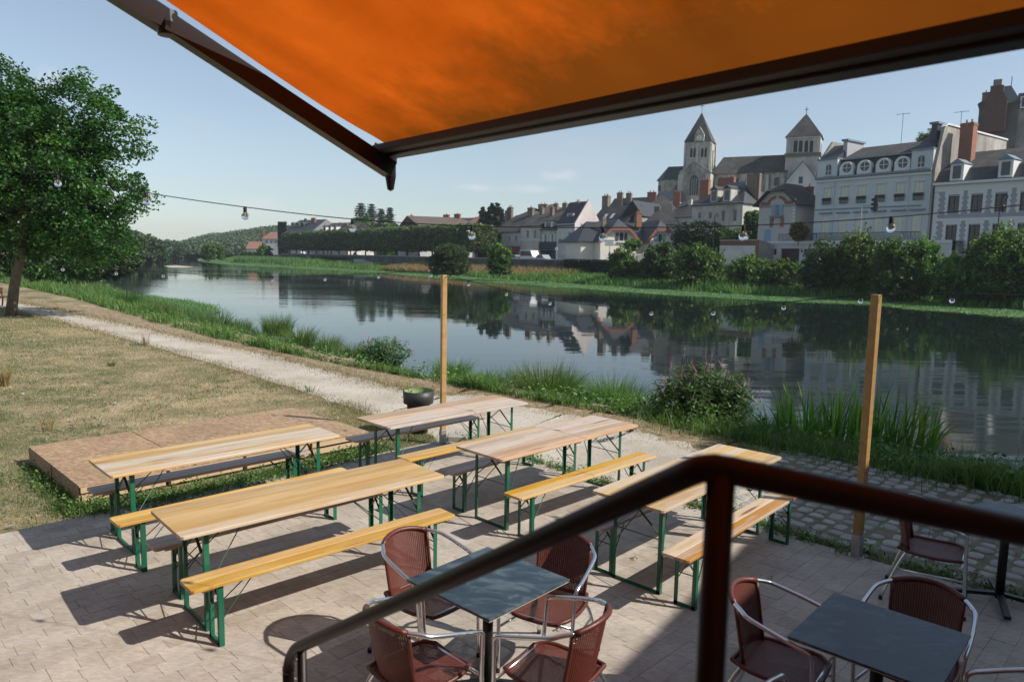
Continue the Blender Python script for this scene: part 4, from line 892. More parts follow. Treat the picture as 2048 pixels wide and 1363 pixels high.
# --- right-hand building
def quoin_house():
    fr = Q; t0 = TQ; s0 = s1h + .55; th = thing('quoined_house', 'large house with grey lilac wall panels, pale quoins and dark mansard roof', 'building', fr.W(s0, t0, 0), fr.yaw)
    F = lambda px, py: (fr.S(px, py, t0)[0] - s0, fr.S(px, py, t0)[1])
    ze = F(1960, 364)[1]; L = 24; D_ = 14; o = Vector((0, 0, 0)); u = Vector((1, 0, 0)); n = Vector((0, -1, 0))
    wcx = [F(p, 410)[0] for p in (1907, 1953, 2006)]; st = wcx[1] - wcx[0]; wcx = wcx[:2] + [wcx[1] + st * k for k in range(1, 7)]
    z1, z0 = F(1953, 390)[1], F(1953, 424)[1]; y1, y0 = F(1945, 450)[1], F(1945, 500)[1]
    holes = [(c - .62, c + .62, a, b) for c in wcx for a, b in ((z0, z1), (y0, y1)) if c < L - 1]
    mb = MB(); wall_grid(mb, o, u, n, L, 1.5, ze, holes); mb.add([(L, 0, 1.5), (L, D_, 1.5), (L, D_, ze), (L, 0, ze)], [(0, 1, 2, 3)]); mb.build('wall', M_LILAC, th, fix=False)
    for h_ in holes: window(th, o, u, n, *h_, 'case', fm=M_SHUTD)
    for c in wcx:
        if c > L - 1: continue
        for a, b in ((z0, z1), (y0, y1)):
            k = 0; z = a - .2
            ql, qr = MB(), MB()
            while z < b + .02:
                e = .42 if k % 2 else .28; ql.box(c - .64 - e, c - .64, -.05, -.003, z, z + .3); qr.box(c + .64, c + .64 + e, -.05, -.003, z, z + .3); z += .3; k += 1
            ql.build('quoin_surround', M_TRIM, th); qr.build('quoin_surround', M_TRIM, th)
            MB().box(c - 1.05, c + 1.05, -.06, -.0035, z + .003, z + .4).build('lintel', M_TRIM, th)
    for za, zb_ in ((ze - .9, ze - .0), (z0 - 1.0, z0 - .65), (y0 - .8, y0 - .45)): MB().box(0, L, -.09, -.004, za, zb_).build('stone_band', M_TRIM, th)
    q = MB(); z = 1.6; k = 0
    while z < ze - 1: q.box(0, .7 if k % 2 else .5, -.07, -.0035, z, z + .34); z += .34; k += 1
    q.build('corner_quoins', M_TRIM, th)
    zk = F(1890, 337)[1]; zr = F(2048, 277)[1]
    MB().add([(0, -.2, ze), (L, -.2, ze), (L, 1.4, zk), (0, 1.4, zk)], [(0, 1, 2, 3)]).build('mansard', M_SLATE, th)
    MB().add([(0, 1.4, zk), (L, 1.4, zk), (L, D_ / 2, zr), (0, D_ / 2, zr), (0, D_, zk), (L, D_, zk)], [(0, 1, 2, 3), (3, 2, 5, 4), (1, 5, 2)]).build('roof', M_SLATE2, th)
    MB().box(-.1, L + .1, -.5, -.2, ze - .1, ze + .2).build('cornice', M_TRIM, th)
    for px in (1914, 2011, 2108):
        x = F(px, 350)[0]; dormer(th, x, -.1, ze + .35, 1.5, 2.0, 2.2, True, M_TRIM, M_ZINC)
    zc = F(1940, 246)[1]; s_, _ = fr.S(1934, 300, t0 + 4); chimney(th, s_ - s0, 4, zk, fr.S(1934, 247, t0 + 4)[1], 1.5, 1.2, M_BRICK)
    MB().tube([(-.1, -.15, ze), (-.1, -.15, 2)], .08, 6).build('downpipe', M_IRON, th)
    antenna(th, s_ - s0 - 1, 4, fr.S(1934, 250, t0 + 4)[1], 1.8)
quoin_house()
# chateau on the hill
Fc = Frame(AT(1960, 250, 150)[:2], R(-35))
th = thing('chateau', 'dark chateau pavilion with tall brick chimney rising on the hill', 'building', Fc.W(0, 0, 0), Fc.yaw)
def fc(px, py, t=0): return Fc.S(px, py, t)
a, z0 = fc(1955, 253); b, _ = fc(2004, 253); _, ze = fc(1975, 205)
M_CH = simple('backlit weathered chateau stone', (.12, .105, .09), .9, var=.3, scale=.5, dirt=(.06, .055, .05))  # backlit darkness put into the stone colour, chimney brick below likewise
MB().box(a, b, 0, 9, 1.5, ze).build('wall', M_CH, th); roof_mesh(b - a, 9, ze, ze + 2.5, 's', .3, hip=2).build('roof', M_SLATE, th, loc=(a, 0, 0))
c0, zt = fc(1996, 160, -.6); MB().prism([(c0 - 1.9, ze - 6), (c0 + 1.9, ze - 6), (c0 + 1.9, ze), (c0 + 1.1, ze + 1.6), (c0 + 1.1, zt - 1.2), (c0 - 1.1, zt - 1.2), (c0 - 1.1, ze + 1.6), (c0 - 1.9, ze)], 1, -1.5, .2).build('chimney', simple('chateau brick', (.10, .05, .038), .85, var=.2, scale=2), th)
MB().box(c0 - .7, c0 + .7, -1.2, -.1, zt - 1.2, zt).build('chimney', M_BRICK2, th)
c1, z1 = fc(1977, 185, 1); chimney(th, c1, 1, ze, z1, 2, 1, M_BRICK2, 2)
c2, z2 = fc(2013, 172, 3); MB().add([(c2 - 3.4, 0, ze - .5), (c2 + 2.8, 0, ze - .5), (c2 + 2.8, 6, ze - .5), (c2 - 3.4, 6, ze - .5), (c2 - 1.2, 3, z2), (c2 + .8, 3, z2)], [(0, 1, 5, 4), (1, 2, 5), (2, 3, 4, 5), (3, 0, 4)]).build('pavilion_roof', simple('green slate', (.03, .05, .058), .6), th)
MB().box(c2 - 3, c2 + 2.4, .3, 6, 1.5, ze - .5).build('pavilion_wall', M_CH, th); MB().tube([(c2 + .8, 3, z2 - .3), (c2 + .8, 3, z2 + 1.8)], .07, 5).build('finial', M_IRON, th)
c3, z3 = fc(2030, 200, 1); _, zr3 = fc(2035, 183, 1)
MB().box(c3, c3 + 12, 1, 8, 1.5, z3 - 2).build('wing_wall', M_PLAST, th); MB().add([(c3 - .3, .6, z3 - 2), (c3 + 12, .6, z3 - 2), (c3 + 12, 3, zr3), (c3 + .5, 3, zr3)], [(0, 1, 2, 3)]).build('wing_roof', M_SLATE, th)
dormer(th, c3 + 1.6, .4, z3 - 1.8, 1.4, 2.3, 2, True)

# --- villa with brick arch
def arch_house():
    fr = Q; t0 = TQ - 1; s0, ze = fr.S(1519, 404, t0); s1, _ = fr.S(1591.6, 403, t0); L = s1 - s0; F = lambda px, py: (fr.S(px, py, t0)[0] - s0, fr.S(px, py, t0)[1])
    s1t, _ = fr.T(1629, 408, s1); D_ = s1t - t0 + 2; zp = F(1557, 364)[1]; zk = F(1557, 381)[1]; m = L / 2
    th = thing('brick_arch_villa', 'grey villa with brick arch and brick bands in its half hipped gable', 'house', fr.W(s0, t0, 0), fr.yaw)
    k = (zk - ze) / (zp - ze); l0 = m * k; l1 = L - m * k; zf = F(1555, 434)[1]
    a, zw1 = F(1544.6, 410); b, zw0 = F(1566, 431)
    mb = MB(); wall_grid(mb, Vector((0, 0, 0)), Vector((1, 0, 0)), Vector((0, -1, 0)), L, 1.5, ze, [(a + .7, b - .7, zw0, min(zw1, ze - .05))])
    mb.add([(0, 0, ze), (L, 0, ze), (l1, 0, zk), (l0, 0, zk)], [(0, 1, 2, 3)]); mb.add([(L, 0, 1.5), (L, D_, 1.5), (L, D_, ze), (L, 0, ze)], [(0, 1, 2, 3)]); mb.add([(0, D_, 1.5), (0, 0, 1.5), (0, 0, ze), (0, D_, ze)], [(0, 1, 2, 3)])
    mb.build('wall', simple('warm grey render', (.47, .45, .42), .85, var=.06), th, fix=False)
    w_ = window(th, Vector((0, 0, 0)), Vector((1, 0, 0)), Vector((0, -1, 0)), a + .7, b - .7, zw0, min(zw1, ze - .05), 'case'); [MB().box(e_, f_, -.1, -.02, zw0, zw1).build('shutter', M_SHUTB, w_) for e_, f_ in ((a, a + .66), (b - .66, b))]
    x0, x1 = -.7, L + .7; zo = ze - (zp - ze) / m * .7
    rb = MB(); rb.add([(x0, -.8, zo), (l0, -.8, zk), (m, 1.8, zp), (m, D_, zp), (x0, D_, zo), (x1, -.8, zo), (l1, -.8, zk), (x1, D_, zo)], [(0, 4, 3, 2, 1), (5, 6, 2, 3, 7), (1, 2, 6)]); o_ = rb.build('roof', M_SLATE2, th); o_.modifiers.new('thick', 'SOLIDIFY').thickness = .15
    bb = MB()
    for z_, pr in ((F(1530, 408)[1], (F(1523, 405)[0], F(1541, 405)[0])), (F(1575, 405)[1], (F(1570, 405)[0], F(1587, 405)[0]))): MB().box(pr[0], pr[1], -.06, -.003, z_ - .25, z_ + .25).build('brick_band', M_BRICK, th)
    ar = MB()
    for i in range(11):
        q0 = math.pi * (.12 + .76 * i / 11); q1 = math.pi * (.12 + .76 * (i + 1) / 11) - .02; r0, r1 = 1.35, 1.85
        if i == 5: continue
        ar.prism([(m + r0 * math.cos(q0), zk - 2.2 + r0 * .8 * math.sin(q0)), (m + r1 * math.cos(q0), zk - 2.2 + r1 * .8 * math.sin(q0)), (m + r1 * math.cos(q1), zk - 2.2 + r1 * .8 * math.sin(q1)), (m + r0 * math.cos(q1), zk - 2.2 + r0 * .8 * math.sin(q1))], 1, -.07, -.003)
    ar.build('brick_arch', M_BRICK, th)
    MB().box(a - .1, b + .1, -.5, -.003, zw0 - .2, zw0).build('balcony_slab', M_ZINC, th); [MB().box(e_, f_, -.12, -.003, zw0 - 1.6, zw0 - .3).build('brick_panel', M_BRICK, th) for e_, f_ in ((a - .2, a + .35), (b - .35, b + .2))]
    MB().box(0, L, -.06, -.003, F(1530, 414)[1] - .1, F(1530, 414)[1] + .1).build('string_course', M_ZINC, th)
    q = MB(); z = 2
    while z < ze: q.box(L - .35, L + .05, -.05, -.003, z, z + .25); z += .5
    q.build('corner_quoins', M_TRIM, th)
    s_, zc = fr.S(1619, 373, t0 + 7); chimney(th, s_ - s0, 7, ze, zc, 1.0, .8, M_BRICK, 1)
    MB().box(1.2, 2.2, -.05, -.003, 5.2, 7.4).build('door', M_SHUTB, th)
arch_house()
# --- long low house with dormers
h = house(Q, 'dormered_house', 'long white house with stone dormers and three massive brick chimneys', 1385, 1486, 44, 11, 405.5, (1450, 366), 's', M_STONE2, M_SLATE, hip=4,
      wins=[(1396, 1402, 425, 438, 'dark'), (1417, 1424, 423, 438, 'dark'), (1443, 1450, 420, 443, 'dark'), (1466, 1474, 418, 443, 'dark')], chims=[(1411, 359.5, 3, 2.0, M_BRICK, 3), (1456, 355, 8, 3.2, M_BRICK, 3), (1509, 347.5, 4.5, 2.6, M_BRICK2, 0)])
for px in (1427, 1453): dormer(h, Q.S(px, 390, 44)[0] - h['s0'], .1, h['ze'] + .15, 1.6, 2.2, 3.4, True, M_STONE2, M_SLATE2)
# --- terrace wall with garage below villa/hotel, brick lattice garage
s0, zt = Q.S(1536, 483, 31); s1, _ = Q.S(1905, 483, 31); th = thing('terrace_wall', 'pale terrace wall with dark garage door below the grey villa and hotel', 'wall', Q.W(s0, 31, 0), YQ)
L = s1 - s0; g0 = Q.S(1561.5, 500, 31)[0] - s0; g1 = Q.S(1599, 500, 31)[0] - s0; zg = Q.S(1580, 497, 31)[1]; wa = Q.S(1544, 500, 31)[0] - s0; wb = Q.S(1553, 500, 31)[0] - s0; wc = Q.S(1607, 500, 31)[0] - s0; wd = Q.S(1617, 500, 31)[0] - s0
mb = MB(); wall_grid(mb, Vector((0, 0, 0)), Vector((1, 0, 0)), Vector((0, -1, 0)), L, 1.4, zt, [(g0, g1, 1.6, zg), (wa, wb, zg - .9, zg - .05), (wc, wd, zg - .9, zg - .05)], .4); mb.add([(0, 0, zt), (L, 0, zt), (L, 3.5, zt), (0, 3.5, zt)], [(0, 1, 2, 3)]); mb.add([(0, 3.5, 1.4), (0, 0, 1.4), (0, 0, zt), (0, 3.5, zt)], [(0, 1, 2, 3)])
mb.build('wall_face', M_WHITE, th, fix=False); MB().box(g0, g1, .36, .4, 1.6, zg).build('garage_door', M_DOORR, th)
for p, q in ((wa, wb), (wc, wd)): MB().box(p, q, .3, .34, zg - .9, zg - .05).build('window', M_GLASS, th)
MB().box(-.1, L, -.12, -.003, zt - .3, zt + .05).build('coping', M_TRIM, th)
r = MB(); e = Q.S(1632, 483, 31)[0] - s0; k = Q.S(1555, 483, 31)[0] - s0; r.box(k, e, .1, .16, zt + 1.0, zt + 1.06)
while k < e: r.box(k, k + .04, .11, .15, zt + .05, zt + 1.0); k += .22
r.build('railing', M_IRON, th)
s0, zt = Q.S(1440, 480, 27); s1, _ = Q.S(1511.6, 481, 27); L = s1 - s0; th = thing('lattice_garage', 'small pale garage topped with an openwork red brick parapet', 'garage', Q.W(s0, 27, 0), YQ)
zl = Q.S(1475, 492.5, 27)[1]; MB().box(0, L, 0, 5, 1.4, zl).build('wall', M_WHITE, th); lat = MB()
for i in range(26):
    for j in range(3):
        x = i * L / 26 + (j % 2) * .12; lat.box(x, x + L / 26 * .6, .02, .22, zl + .12 + j * .28, zl + .12 + j * .28 + .24)
lat.build('brick_lattice', M_BRICK, th); MB().box(0, L, .25, .3, zl, zt - .1).build('parapet_back', M_TRIM, th); MB().box(-.05, L + .1, -.05, .35, zt - .12, zt + .05).build('coping', M_PLAST, th); MB().box(-.03, L, -.03, .3, zl, zl + .1).build('base_course', M_TRIM, th)
MB().box(L - .02, L + .3, -.02, .4, 1.4, zt).build('brick_pier', M_BRICK, th); MB().box(1, 4, -.05, -.003, 1.6, zl - .6).build('garage_door', M_SHUT, th)
MB().prism([(.4, 1.4), (4.6, 1.4), (4.6, zt - .6), (.4, zt)], 0, L + .05, L + .25).build('side_wall', M_PLAST, th)

# --- church
Ch = Frame(AT(1421.5, 283, 190)[:2], math.atan2(-.436, .9))
def church():
    th = thing('church', 'medieval stone church with two pyramid roofed towers above the town', 'church', Ch.W(0, 0, 0), Ch.yaw)
    F = Ch.S
    def pyramid(x0, x1, y0, y1, ze, zt, ov, mat, par):
        m = ((x0 + x1) / 2, (y0 + y1) / 2); return MB().add([(x0 - ov, y0 - ov, ze), (x1 + ov, y0 - ov, ze), (x1 + ov, y1 + ov, ze), (x0 - ov, y1 + ov, ze), (m[0], m[1], zt)], [(0, 1, 4), (1, 2, 4), (2, 3, 4), (3, 0, 4), (3, 2, 1, 0)]).build('roof', mat, par)
    def arch_poly(x, z0, z1, w, n=6, pointed=True):
        zs = z1 - w * (.9 if pointed else .5); P = [(x - w / 2, z0), (x + w / 2, z0), (x + w / 2, zs)]
        for i in range(1, n):
            t = i / n; P.append((x + w / 2 * math.cos(t * math.pi / 2) ** (1 if not pointed else .8), zs + (z1 - zs) * math.sin(t * math.pi / 2)))
        P.append((x, z1))
        for i in range(n - 1, 0, -1):
            t = i / n; P.append((x - w / 2 * math.cos(t * math.pi / 2) ** (1 if not pointed else .8), zs + (z1 - zs) * math.sin(t * math.pi / 2)))
        P.append((x - w / 2, zs)); return P
    # tower 1
    x0, ze = F(1370.1, 284.5, 0); w_ = -x0; zt = F(1405.7, 224.7, w_ / 2)[1]
    t1 = MB().box(x0, 0, 0, w_, 1.5, ze).build('clock_tower', M_STONE, th)
    pyramid(x0, 0, 0, w_, ze, zt, .25, M_SLATE2, t1); MB().tube([(x0 / 2, w_ / 2, zt - .5), (x0 / 2, w_ / 2, zt + 2.4)], .06, 5).box(x0 / 2 - .5, x0 / 2 + .5, w_ / 2 - .05, w_ / 2 + .05, zt + 1.5, zt + 1.62).build('cross', M_IRON, t1)
    b = MB()
    for x in (x0, x0 / 2, 0): b.box(x - .35 if x > x0 else x - .1, x + .35 if x < 0 else x + .1, -.3, -.003, 1.5, ze - .4)
    b.box(-.1, .35, 0, .7, 1.5, ze - .4).box(.003, .35, w_ - .7, w_, 1.5, ze - .4).box(.003, .3, w_ / 2 - .3, w_ / 2 + .3, 1.5, ze - 2)
    b.build('buttress', M_STONE2, t1)
    op = MB()
    for px in (1386, 1408):
        x = F(px, 305, 0)[0]
        for k in (-.42, .42): MB().prism(arch_poly(x + k, F(px, 314, 0)[1], F(px, 296, 0)[1], .55), 1, -.06, -.003).build('belfry_opening', M_IRON, t1)
    for y in (w_ * .33, w_ * .66): op.box(.003, .05, y - .3, y + .3, F(1408, 314, 0)[1], F(1408, 298, 0)[1])
    op.build('belfry_opening', M_IRON, t1)
    fr_ = MB()
    for px in (1386, 1408):
        x = F(px, 305, 0)[0]; z0_, z1_ = F(px, 315, 0)[1], F(px, 292, 0)[1]; fr_.box(x - 1.1, x - .8, -.15, -.003, z0_, z1_ - 1).box(x + .8, x + 1.1, -.15, -.003, z0_, z1_ - 1).box(x - 1.2, x + 1.2, -.2, -.003, z0_ - .4, z0_ - .05)
    fr_.build('belfry_surround', M_STONE2, t1)
    # clock dormer
    cx_, cz_ = F(1398.7, 276, -.3); cr = .85
    d_ = MB().prism([(cx_ - 1.2, ze), (cx_ + 1.2, ze), (cx_ + 1.2, cz_ + .9), (cx_, cz_ + 2.8), (cx_ - 1.2, cz_ + .9)], 1, -.5, 1.6).build('clock_dormer', M_STONE, t1)
    return_ = [(cx_ + cr * .8 * math.cos(2 * math.pi * k / 20), cz_ + cr * .8 * math.sin(2 * math.pi * k / 20)) for k in range(20)]
    MB().prism(return_, 1, -.62, -.52).build('clock_face', M_CLOCK, th)
    MB().bar((cx_, -.66, cz_), (cx_ - .1, -.66, cz_ - .62), .05, .12, Vector((0, 1, 0))).bar((cx_, -.66, cz_), (cx_ + .1, -.66, cz_ + .5), .05, .12, Vector((0, 1, 0))).build('clock_hand', M_IRON, th)
    # transept
    a, zE = F(1359, 347, -3); b_, _ = F(1422, 346, -3); pk, zP = F(1388, 321.5, -3)
    tr_ = MB().prism([(a, 1.5), (b_, 1.5), (b_, zE), (pk, zP), (a, zE)], 1, -3, .5).build('transept', M_STONE, th)
    MB().add([(a - .3, -2.6, zE), (pk, -2.6, zP - .15), (pk, 2, zP - .15), (a - .3, 2, zE), (b_ + .3, -2.6, zE), (b_ + .3, 2, zE)], [(0, 1, 2, 3), (4, 5, 2, 1)]).build('transept_roof', M_SLATE, tr_)
    cpg = MB(); cpg.bar((a, -3, zE + .1), (pk, -3, zP + .1), .5, .35, Vector((0, 0, 1))).bar((b_, -3, zE + .1), (pk, -3, zP + .1), .5, .35).build('gable_coping', M_STONE2, tr_)
    wx = F(1388, 370, -3)[0]; MB().prism(arch_poly(wx, F(1388, 390, -3)[1], F(1388, 350.5, -3)[1], 2.2, 8), 1, -3.06, -3.003).build('great_window', M_GLASS, tr_)
    m = MB()
    for k in (-.55, 0, .55): m.box(wx + k - .05, wx + k + .05, -3.12, -3.062, F(1388, 390, -3)[1], F(1388, 357, -3)[1])
    m.build('mullion', M_STONE2, tr_)
    for x in (a + .5, b_ - .5): MB().prism([(x - .6, 1.5), (x + .6, 1.5), (x + .6, zE - .4), (x - .6, zE - .4)], 1, -4, -3.003).build('buttress', M_STONE2, tr_)
    MB().tube([(b_, -3.4, zE), (b_, -3.4, zE + 1.5)], [.4, .05], 6).build('pinnacle', M_STONE2, tr_)
    # choir / apse
    a, zE = F(1311, 359.5, 1); b_, _ = F(1372, 357, 1); rg, zR = F(1336, 333, 5)
    ap = MB().add([(a, 4, 1.5), (a + 2.2, 1, 1.5), (b_, 1, 1.5), (b_, 10, 1.5), (a + 2.2, 10, 1.5), (a, 7, 1.5), (a, 4, zE), (a + 2.2, 1, zE), (b_, 1, zE), (b_, 10, zE), (a + 2.2, 10, zE), (a, 7, zE)],
             [(0, 1, 7, 6), (1, 2, 8, 7), (3, 4, 10, 9), (4, 5, 11, 10), (5, 0, 6, 11), (2, 3, 9, 8)]).build('apse', M_STONE, th)
    MB().add([(a - .5, 3.8, zE), (a + 2, .6, zE), (b_ + .2, .6, zE), (b_ + .2, 10.4, zE), (a + 2, 10.4, zE), (a - .5, 7.2, zE), (rg, 5.5, zR), (b_ + .2, 5.5, zR)], [(0, 1, 6), (1, 2, 7, 6), (3, 4, 6, 7), (4, 5, 6), (5, 0, 6)]).build('apse_roof', M_SLATE, ap)
    m = MB()
    for px, tt in ((1319, 1), (1353, 1)): x = F(px, 375, tt)[0]; m.prism(arch_poly(x, F(px, 382, 1)[1], F(px, 370, 1)[1], .8, 6, False), 1, .94, .997)
    m.build('apse_window', M_GLASS, ap); MB().box(a + 6, a + 6.6, .6, 1.1, 1.5, zE - .3).build('buttress', M_STONE2, ap)
    # nave
    a, zE = F(1424, 348.5, 1); b_, _ = F(1575, 345, 1); _, zR = F(1510, 312, 6); x0_ = F(1447, 314, 6)[0]
    nv = MB().box(a, b_, 1, 11, 1.5, zE).build('nave', M_STONE, th)
    MB().add([(a - .2, .5, zE), (b_, .5, zE), (b_, 6, zR), (x0_, 6, zR), (a - .2, 11.5, zE), (b_, 11.5, zE)], [(0, 1, 2, 3), (3, 2, 5, 4), (0, 3, 4)]).build('nave_roof', M_SLATE2, nv)
    m = MB()
    for px in (1441, 1473, 1554): x = F(px, 355, 1)[0]; MB().prism(arch_poly(x, F(px, 372, 1)[1], F(px, 354, 1)[1], 1.2, 6, False), 1, .94, .997).build('nave_window', M_GLASS, nv)
    m = MB()
    for px in (1457, 1500, 1535): x = F(px, 355, 1)[0]; m.box(x - .35, x + .35, .4, .997, 1.5, zE - .6)
    m.build('buttress', M_STONE2, nv)
    # tower 2
    a, ze = F(1573.5, 274.5, 1); b_, _ = F(1641.7, 272, 1); w_ = b_ - a; zt = F(1612, 227, 1 + w_ / 2)[1]
    t2 = MB().box(a, b_, 1, 1 + w_, 1.5, ze).build('bell_tower', M_STONE2, th); pyramid(a, b_, 1, 1 + w_, ze, zt, .35, M_SLATE2, t2)
    MB().tube([(a + w_ / 2, 1 + w_ / 2, zt - .3), (a + w_ / 2, 1 + w_ / 2, zt + 1.6)], .07, 5).box(a + w_ / 2 - .4, a + w_ / 2 + .4, 1 + w_ / 2 - .04, 1 + w_ / 2 + .04, zt + .9, zt + 1.05).build('cross', M_IRON, t2)
    for px in (1591.3, 1601.5, 1613, 1622.5): x = F(px, 290, 1)[0]; MB().prism(arch_poly(x, F(px, 304, 1)[1], F(px, 281, 1)[1], .85, 6, False), 1, .93, .997).build('belfry_opening', M_IRON, t2)
    m = MB()
    for y in (1 + w_ * .3, 1 + w_ * .6): m.box(b_ + .003, b_ + .05, y - .4, y + .4, F(1620, 304, 1)[1], F(1620, 283, 1)[1])
    m.build('belfry_opening', M_IRON, t2)
    _, zl = F(1605, 306, 1); MB().box(a - .3, b_ + .3, .6, 1 + w_ + .3, zl - .8, zl).build('ledge', simple('mossy ledge', (.13, .125, .09), .9, var=.2), t2)
    m = MB()
    for px in (1585.5, 1596.4, 1607.5, 1618, 1628.5): x = F(px, 290, 1)[0]; m.box(x - .14, x + .14, .8, .92, zl, ze - 1)
    m.box(a, b_, .75, .92, ze - .5, ze - .1).build('colonnette', M_STONE2, t2)
    # gabled annexe in front
    a, zE = F(1573, 361, -5); b_, _ = F(1634, 354, -5); pk, zP = F(1606, 322, -5)
    an = MB().prism([(a, 1.5), (b_, 1.5), (b_, zE), (pk, zP), (a, zE)], 1, -5, .9).build('annexe', M_WHITE, th)
    MB().add([(a - .3, -5.3, zE - .2), (pk, -5.3, zP + .12), (pk, .9, zP + .12), (a - .3, .9, zE - .2), (b_ + .3, -5.3, zE - .2), (b_ + .3, .9, zE - .2)], [(0, 1, 2, 3), (4, 5, 2, 1)]).build('annexe_roof', M_SLATE, an)
    x, z = F(1601.5, 360, -5); MB().box(x - .45, x + .45, -5.06, -5.003, z - .8, z + .8).build('pane', M_GLASS, an)
church()
# hillside under the church and chateau
# ------------------------------------------------------------------ vehicles, signs and lamps on the quay
def car(label, px, t, L, W_, H, paint, van=False, rot=0., name='parked_car'):
    s, _ = Q.S(px, 510, t); th = thing(name, label, 'van' if van else 'car', Q.W(s, t, 1.6), YQ + rot)
    if van: prof = [(-L / 2, .3), (L / 2, .3), (L / 2, .95), (L / 2 - .8, 1.15), (L / 2 - 1.5, H), (-L / 2 + .1, H), (-L / 2, H - .3)]
    else: prof = [(-L / 2, .28), (L / 2, .28), (L / 2, .7), (L / 2 - 1.1, .88), (L / 2 - 1.8, H), (-L / 2 + 1.0, H), (-L / 2 + .2, .92), (-L / 2, .8)]
    bevel(MB().prism(prof, 1, -W_ / 2, W_ / 2).build('body', paint, th), .08)
    if van: g = [(L / 2 - 1.62, H - .12), (L / 2 - .95, 1.25), (-L / 2 + .25, 1.25), (-L / 2 + .25, H - .12)]
    else: g = [(L / 2 - 1.88, H - .08), (L / 2 - 1.35, .93), (-L / 2 + .45, .93), (-L / 2 + 1.02, H - .08)]
    MB().prism(g, 1, -W_ / 2 - .02, W_ / 2 + .02).build('side_window', M_GLASS, th)
    for x in (-L / 2 + .8, L / 2 - .85):
        for y in (-W_ / 2, W_ / 2):
            w_ = MB().tube([(x, y - .1, .32), (x, y + .1, .32)], .32, 14).build('wheel', M_TYRE, th); MB().tube([(x, y - .11, .32), (x, y + .11, .32)], .18, 10).build('rim', M_GALV, w_)
    for y in (-W_ / 2 + .3, W_ / 2 - .3): MB().box(L / 2 - .04, L / 2 + .02, y - .15, y + .15, .6, .75).build('headlight', M_SIGN, th)
    return th
car('white delivery van parked before the arched carriage door', 1062, 25, 5.0, 1.9, 2.35, M_CAR, True, name='parked_van')
car('pale hatchback with its roof just showing above the quay wall beside the van', 1089, 24.5, 4.1, 1.75, 1.55, M_CAR2)
car('low dark silver car behind the quay wall near the red awning', 1034, 24.5, 4.3, 1.75, 1.4, M_CAR2)
car('silver car glimpsed between clipped tree trunks, nearer the middle of the row', 716, 33, 4.3, 1.75, 1.5, M_CAR)
car('white car glimpsed beneath the far left clipped trees', 605, 33, 4.3, 1.75, 1.5, M_CAR)
car('pale car glimpsed beneath the right hand clipped trees', 880, 31, 4.3, 1.75, 1.5, M_CAR)
def sign(px, py0, py1, t, wpx, label, mat, boards=1, name='road_sign', cat='sign'):
    s, zt = Q.S(px, py0, t); s2, _ = Q.S(px + wpx, py0, t); w_ = s2 - s; _, zb = Q.S(px, py1, t)
    th = thing(name, label, cat, Q.W(s, t, 1.6), YQ)
    MB().tube([(0, 0, 0), (0, 0, zt - 1.5)], .06, 6).build('pole', M_GALV, th)
    hh = (zt - zb) / boards
    for k in range(boards): MB().box(-w_ / 2, w_ / 2, -.1, -.062, zt - 1.6 - hh * (k + 1) + .06, zt - 1.6 - hh * k).build('board', mat, th)
    return th
sign(1113.5, 494, 501, 23, 5, 'small pale blue square road sign at the corner of the gabled house', M_SIGN)
sign(1220, 480, 492, 21.5, 18, 'white three panel direction sign in front of the villa', M_SIGN, 3)
sign(617, 512, 523, 19.6, 11, 'white notice board on the long quay wall', M_SIGN, name='notice_board')
sign(427, 511, 515, 12, 4, 'small white river sign beside the dark waterside bushes', M_SIGN)
# traffic light on a bent pole in front of hotel
s, z = Q.S(1724, 412, 27); th = thing('traffic_light', 'black traffic light hung on a bent grey pole before the hotel', 'traffic light', Q.W(s, 27, 1.6), YQ)
e = Q.S(1757, 409, 27)[0] - s; MB().tube([(0, 0, 0), (0, 0, z - 1.7), (.1, 0, z - 1.6), (e, 0, z - 1.35)], .07, 8).build('pole', M_GALV, th)
hd = MB().box(e - .55, e - .1, -.15, .15, z - 2.3, z - .6).build('head', M_IRON, th)
for k in range(3):
    MB().tube([(e - .55, 0, z - .85 - k * .55), (e - .85, 0, z - .9 - k * .55)], .17, 8).build('visor', M_IRON, hd)
def street_lamp(px, ptop, t, label, curl=True, h=None):
    s, z = Q.S(px, ptop, t); th = thing('street_lamp', label, 'street lamp', Q.W(s, t, 1.6), YQ); H = z - 1.6
    if curl:
        pts = [(0, 0, 0), (0, 0, H - 1.9)] + [(.35 - .35 * math.cos(a), 0, H - 1.5 + .5 * math.sin(a) + .2 * a) for a in np.linspace(0, 4.2, 10)]
        MB().tube(pts, .055, 6).build('pole', M_IRON, th)
        l = MB().lathe([(0, .0), (.16, .02), (.24, .5), (.3, .55), (.05, .8), (0, .85)], 6, (.35, 0, H - 2.5)).build('lantern', M_IRON, th); MB().lathe([(.14, .06), (.21, .46)], 6, (.35, 0, H - 2.5)).build('lantern_glass', M_SIGN, l)
    else:
        MB().tube([(0, 0, 0), (0, 0, H), (-.3, 0, H + .15)], .06, 6).build('pole', M_GALV, th); MB().box(-1.0, -.2, -.2, .2, H + .02, H + .25).build('lamp_head', M_SIGN, th)
street_lamp(2003, 378, 29, 'black curled lantern street lamp before the quoined house')
street_lamp(1430, 418, 24, 'black curled lamp standing beside the dark tree and dormered house')
street_lamp(570, 484, 22, 'white street lamp at the left end of the quay wall', False)
street_lamp(939, 463, 22, 'thin lamp pole at the right end of the clipped tree row', False)
th = thing('utility_pole', 'thin dark wooden pole before the stained gable wall', 'pole', Q.W(Q.S(1161, 500, 30)[0], 30, 1.6), YQ); MB().tube([(0, 0, 0), (0, 0, Q.S(1161, 447, 30)[1] - 1.6)], [.13, .09], 8).build('mast', M_BARK, th)

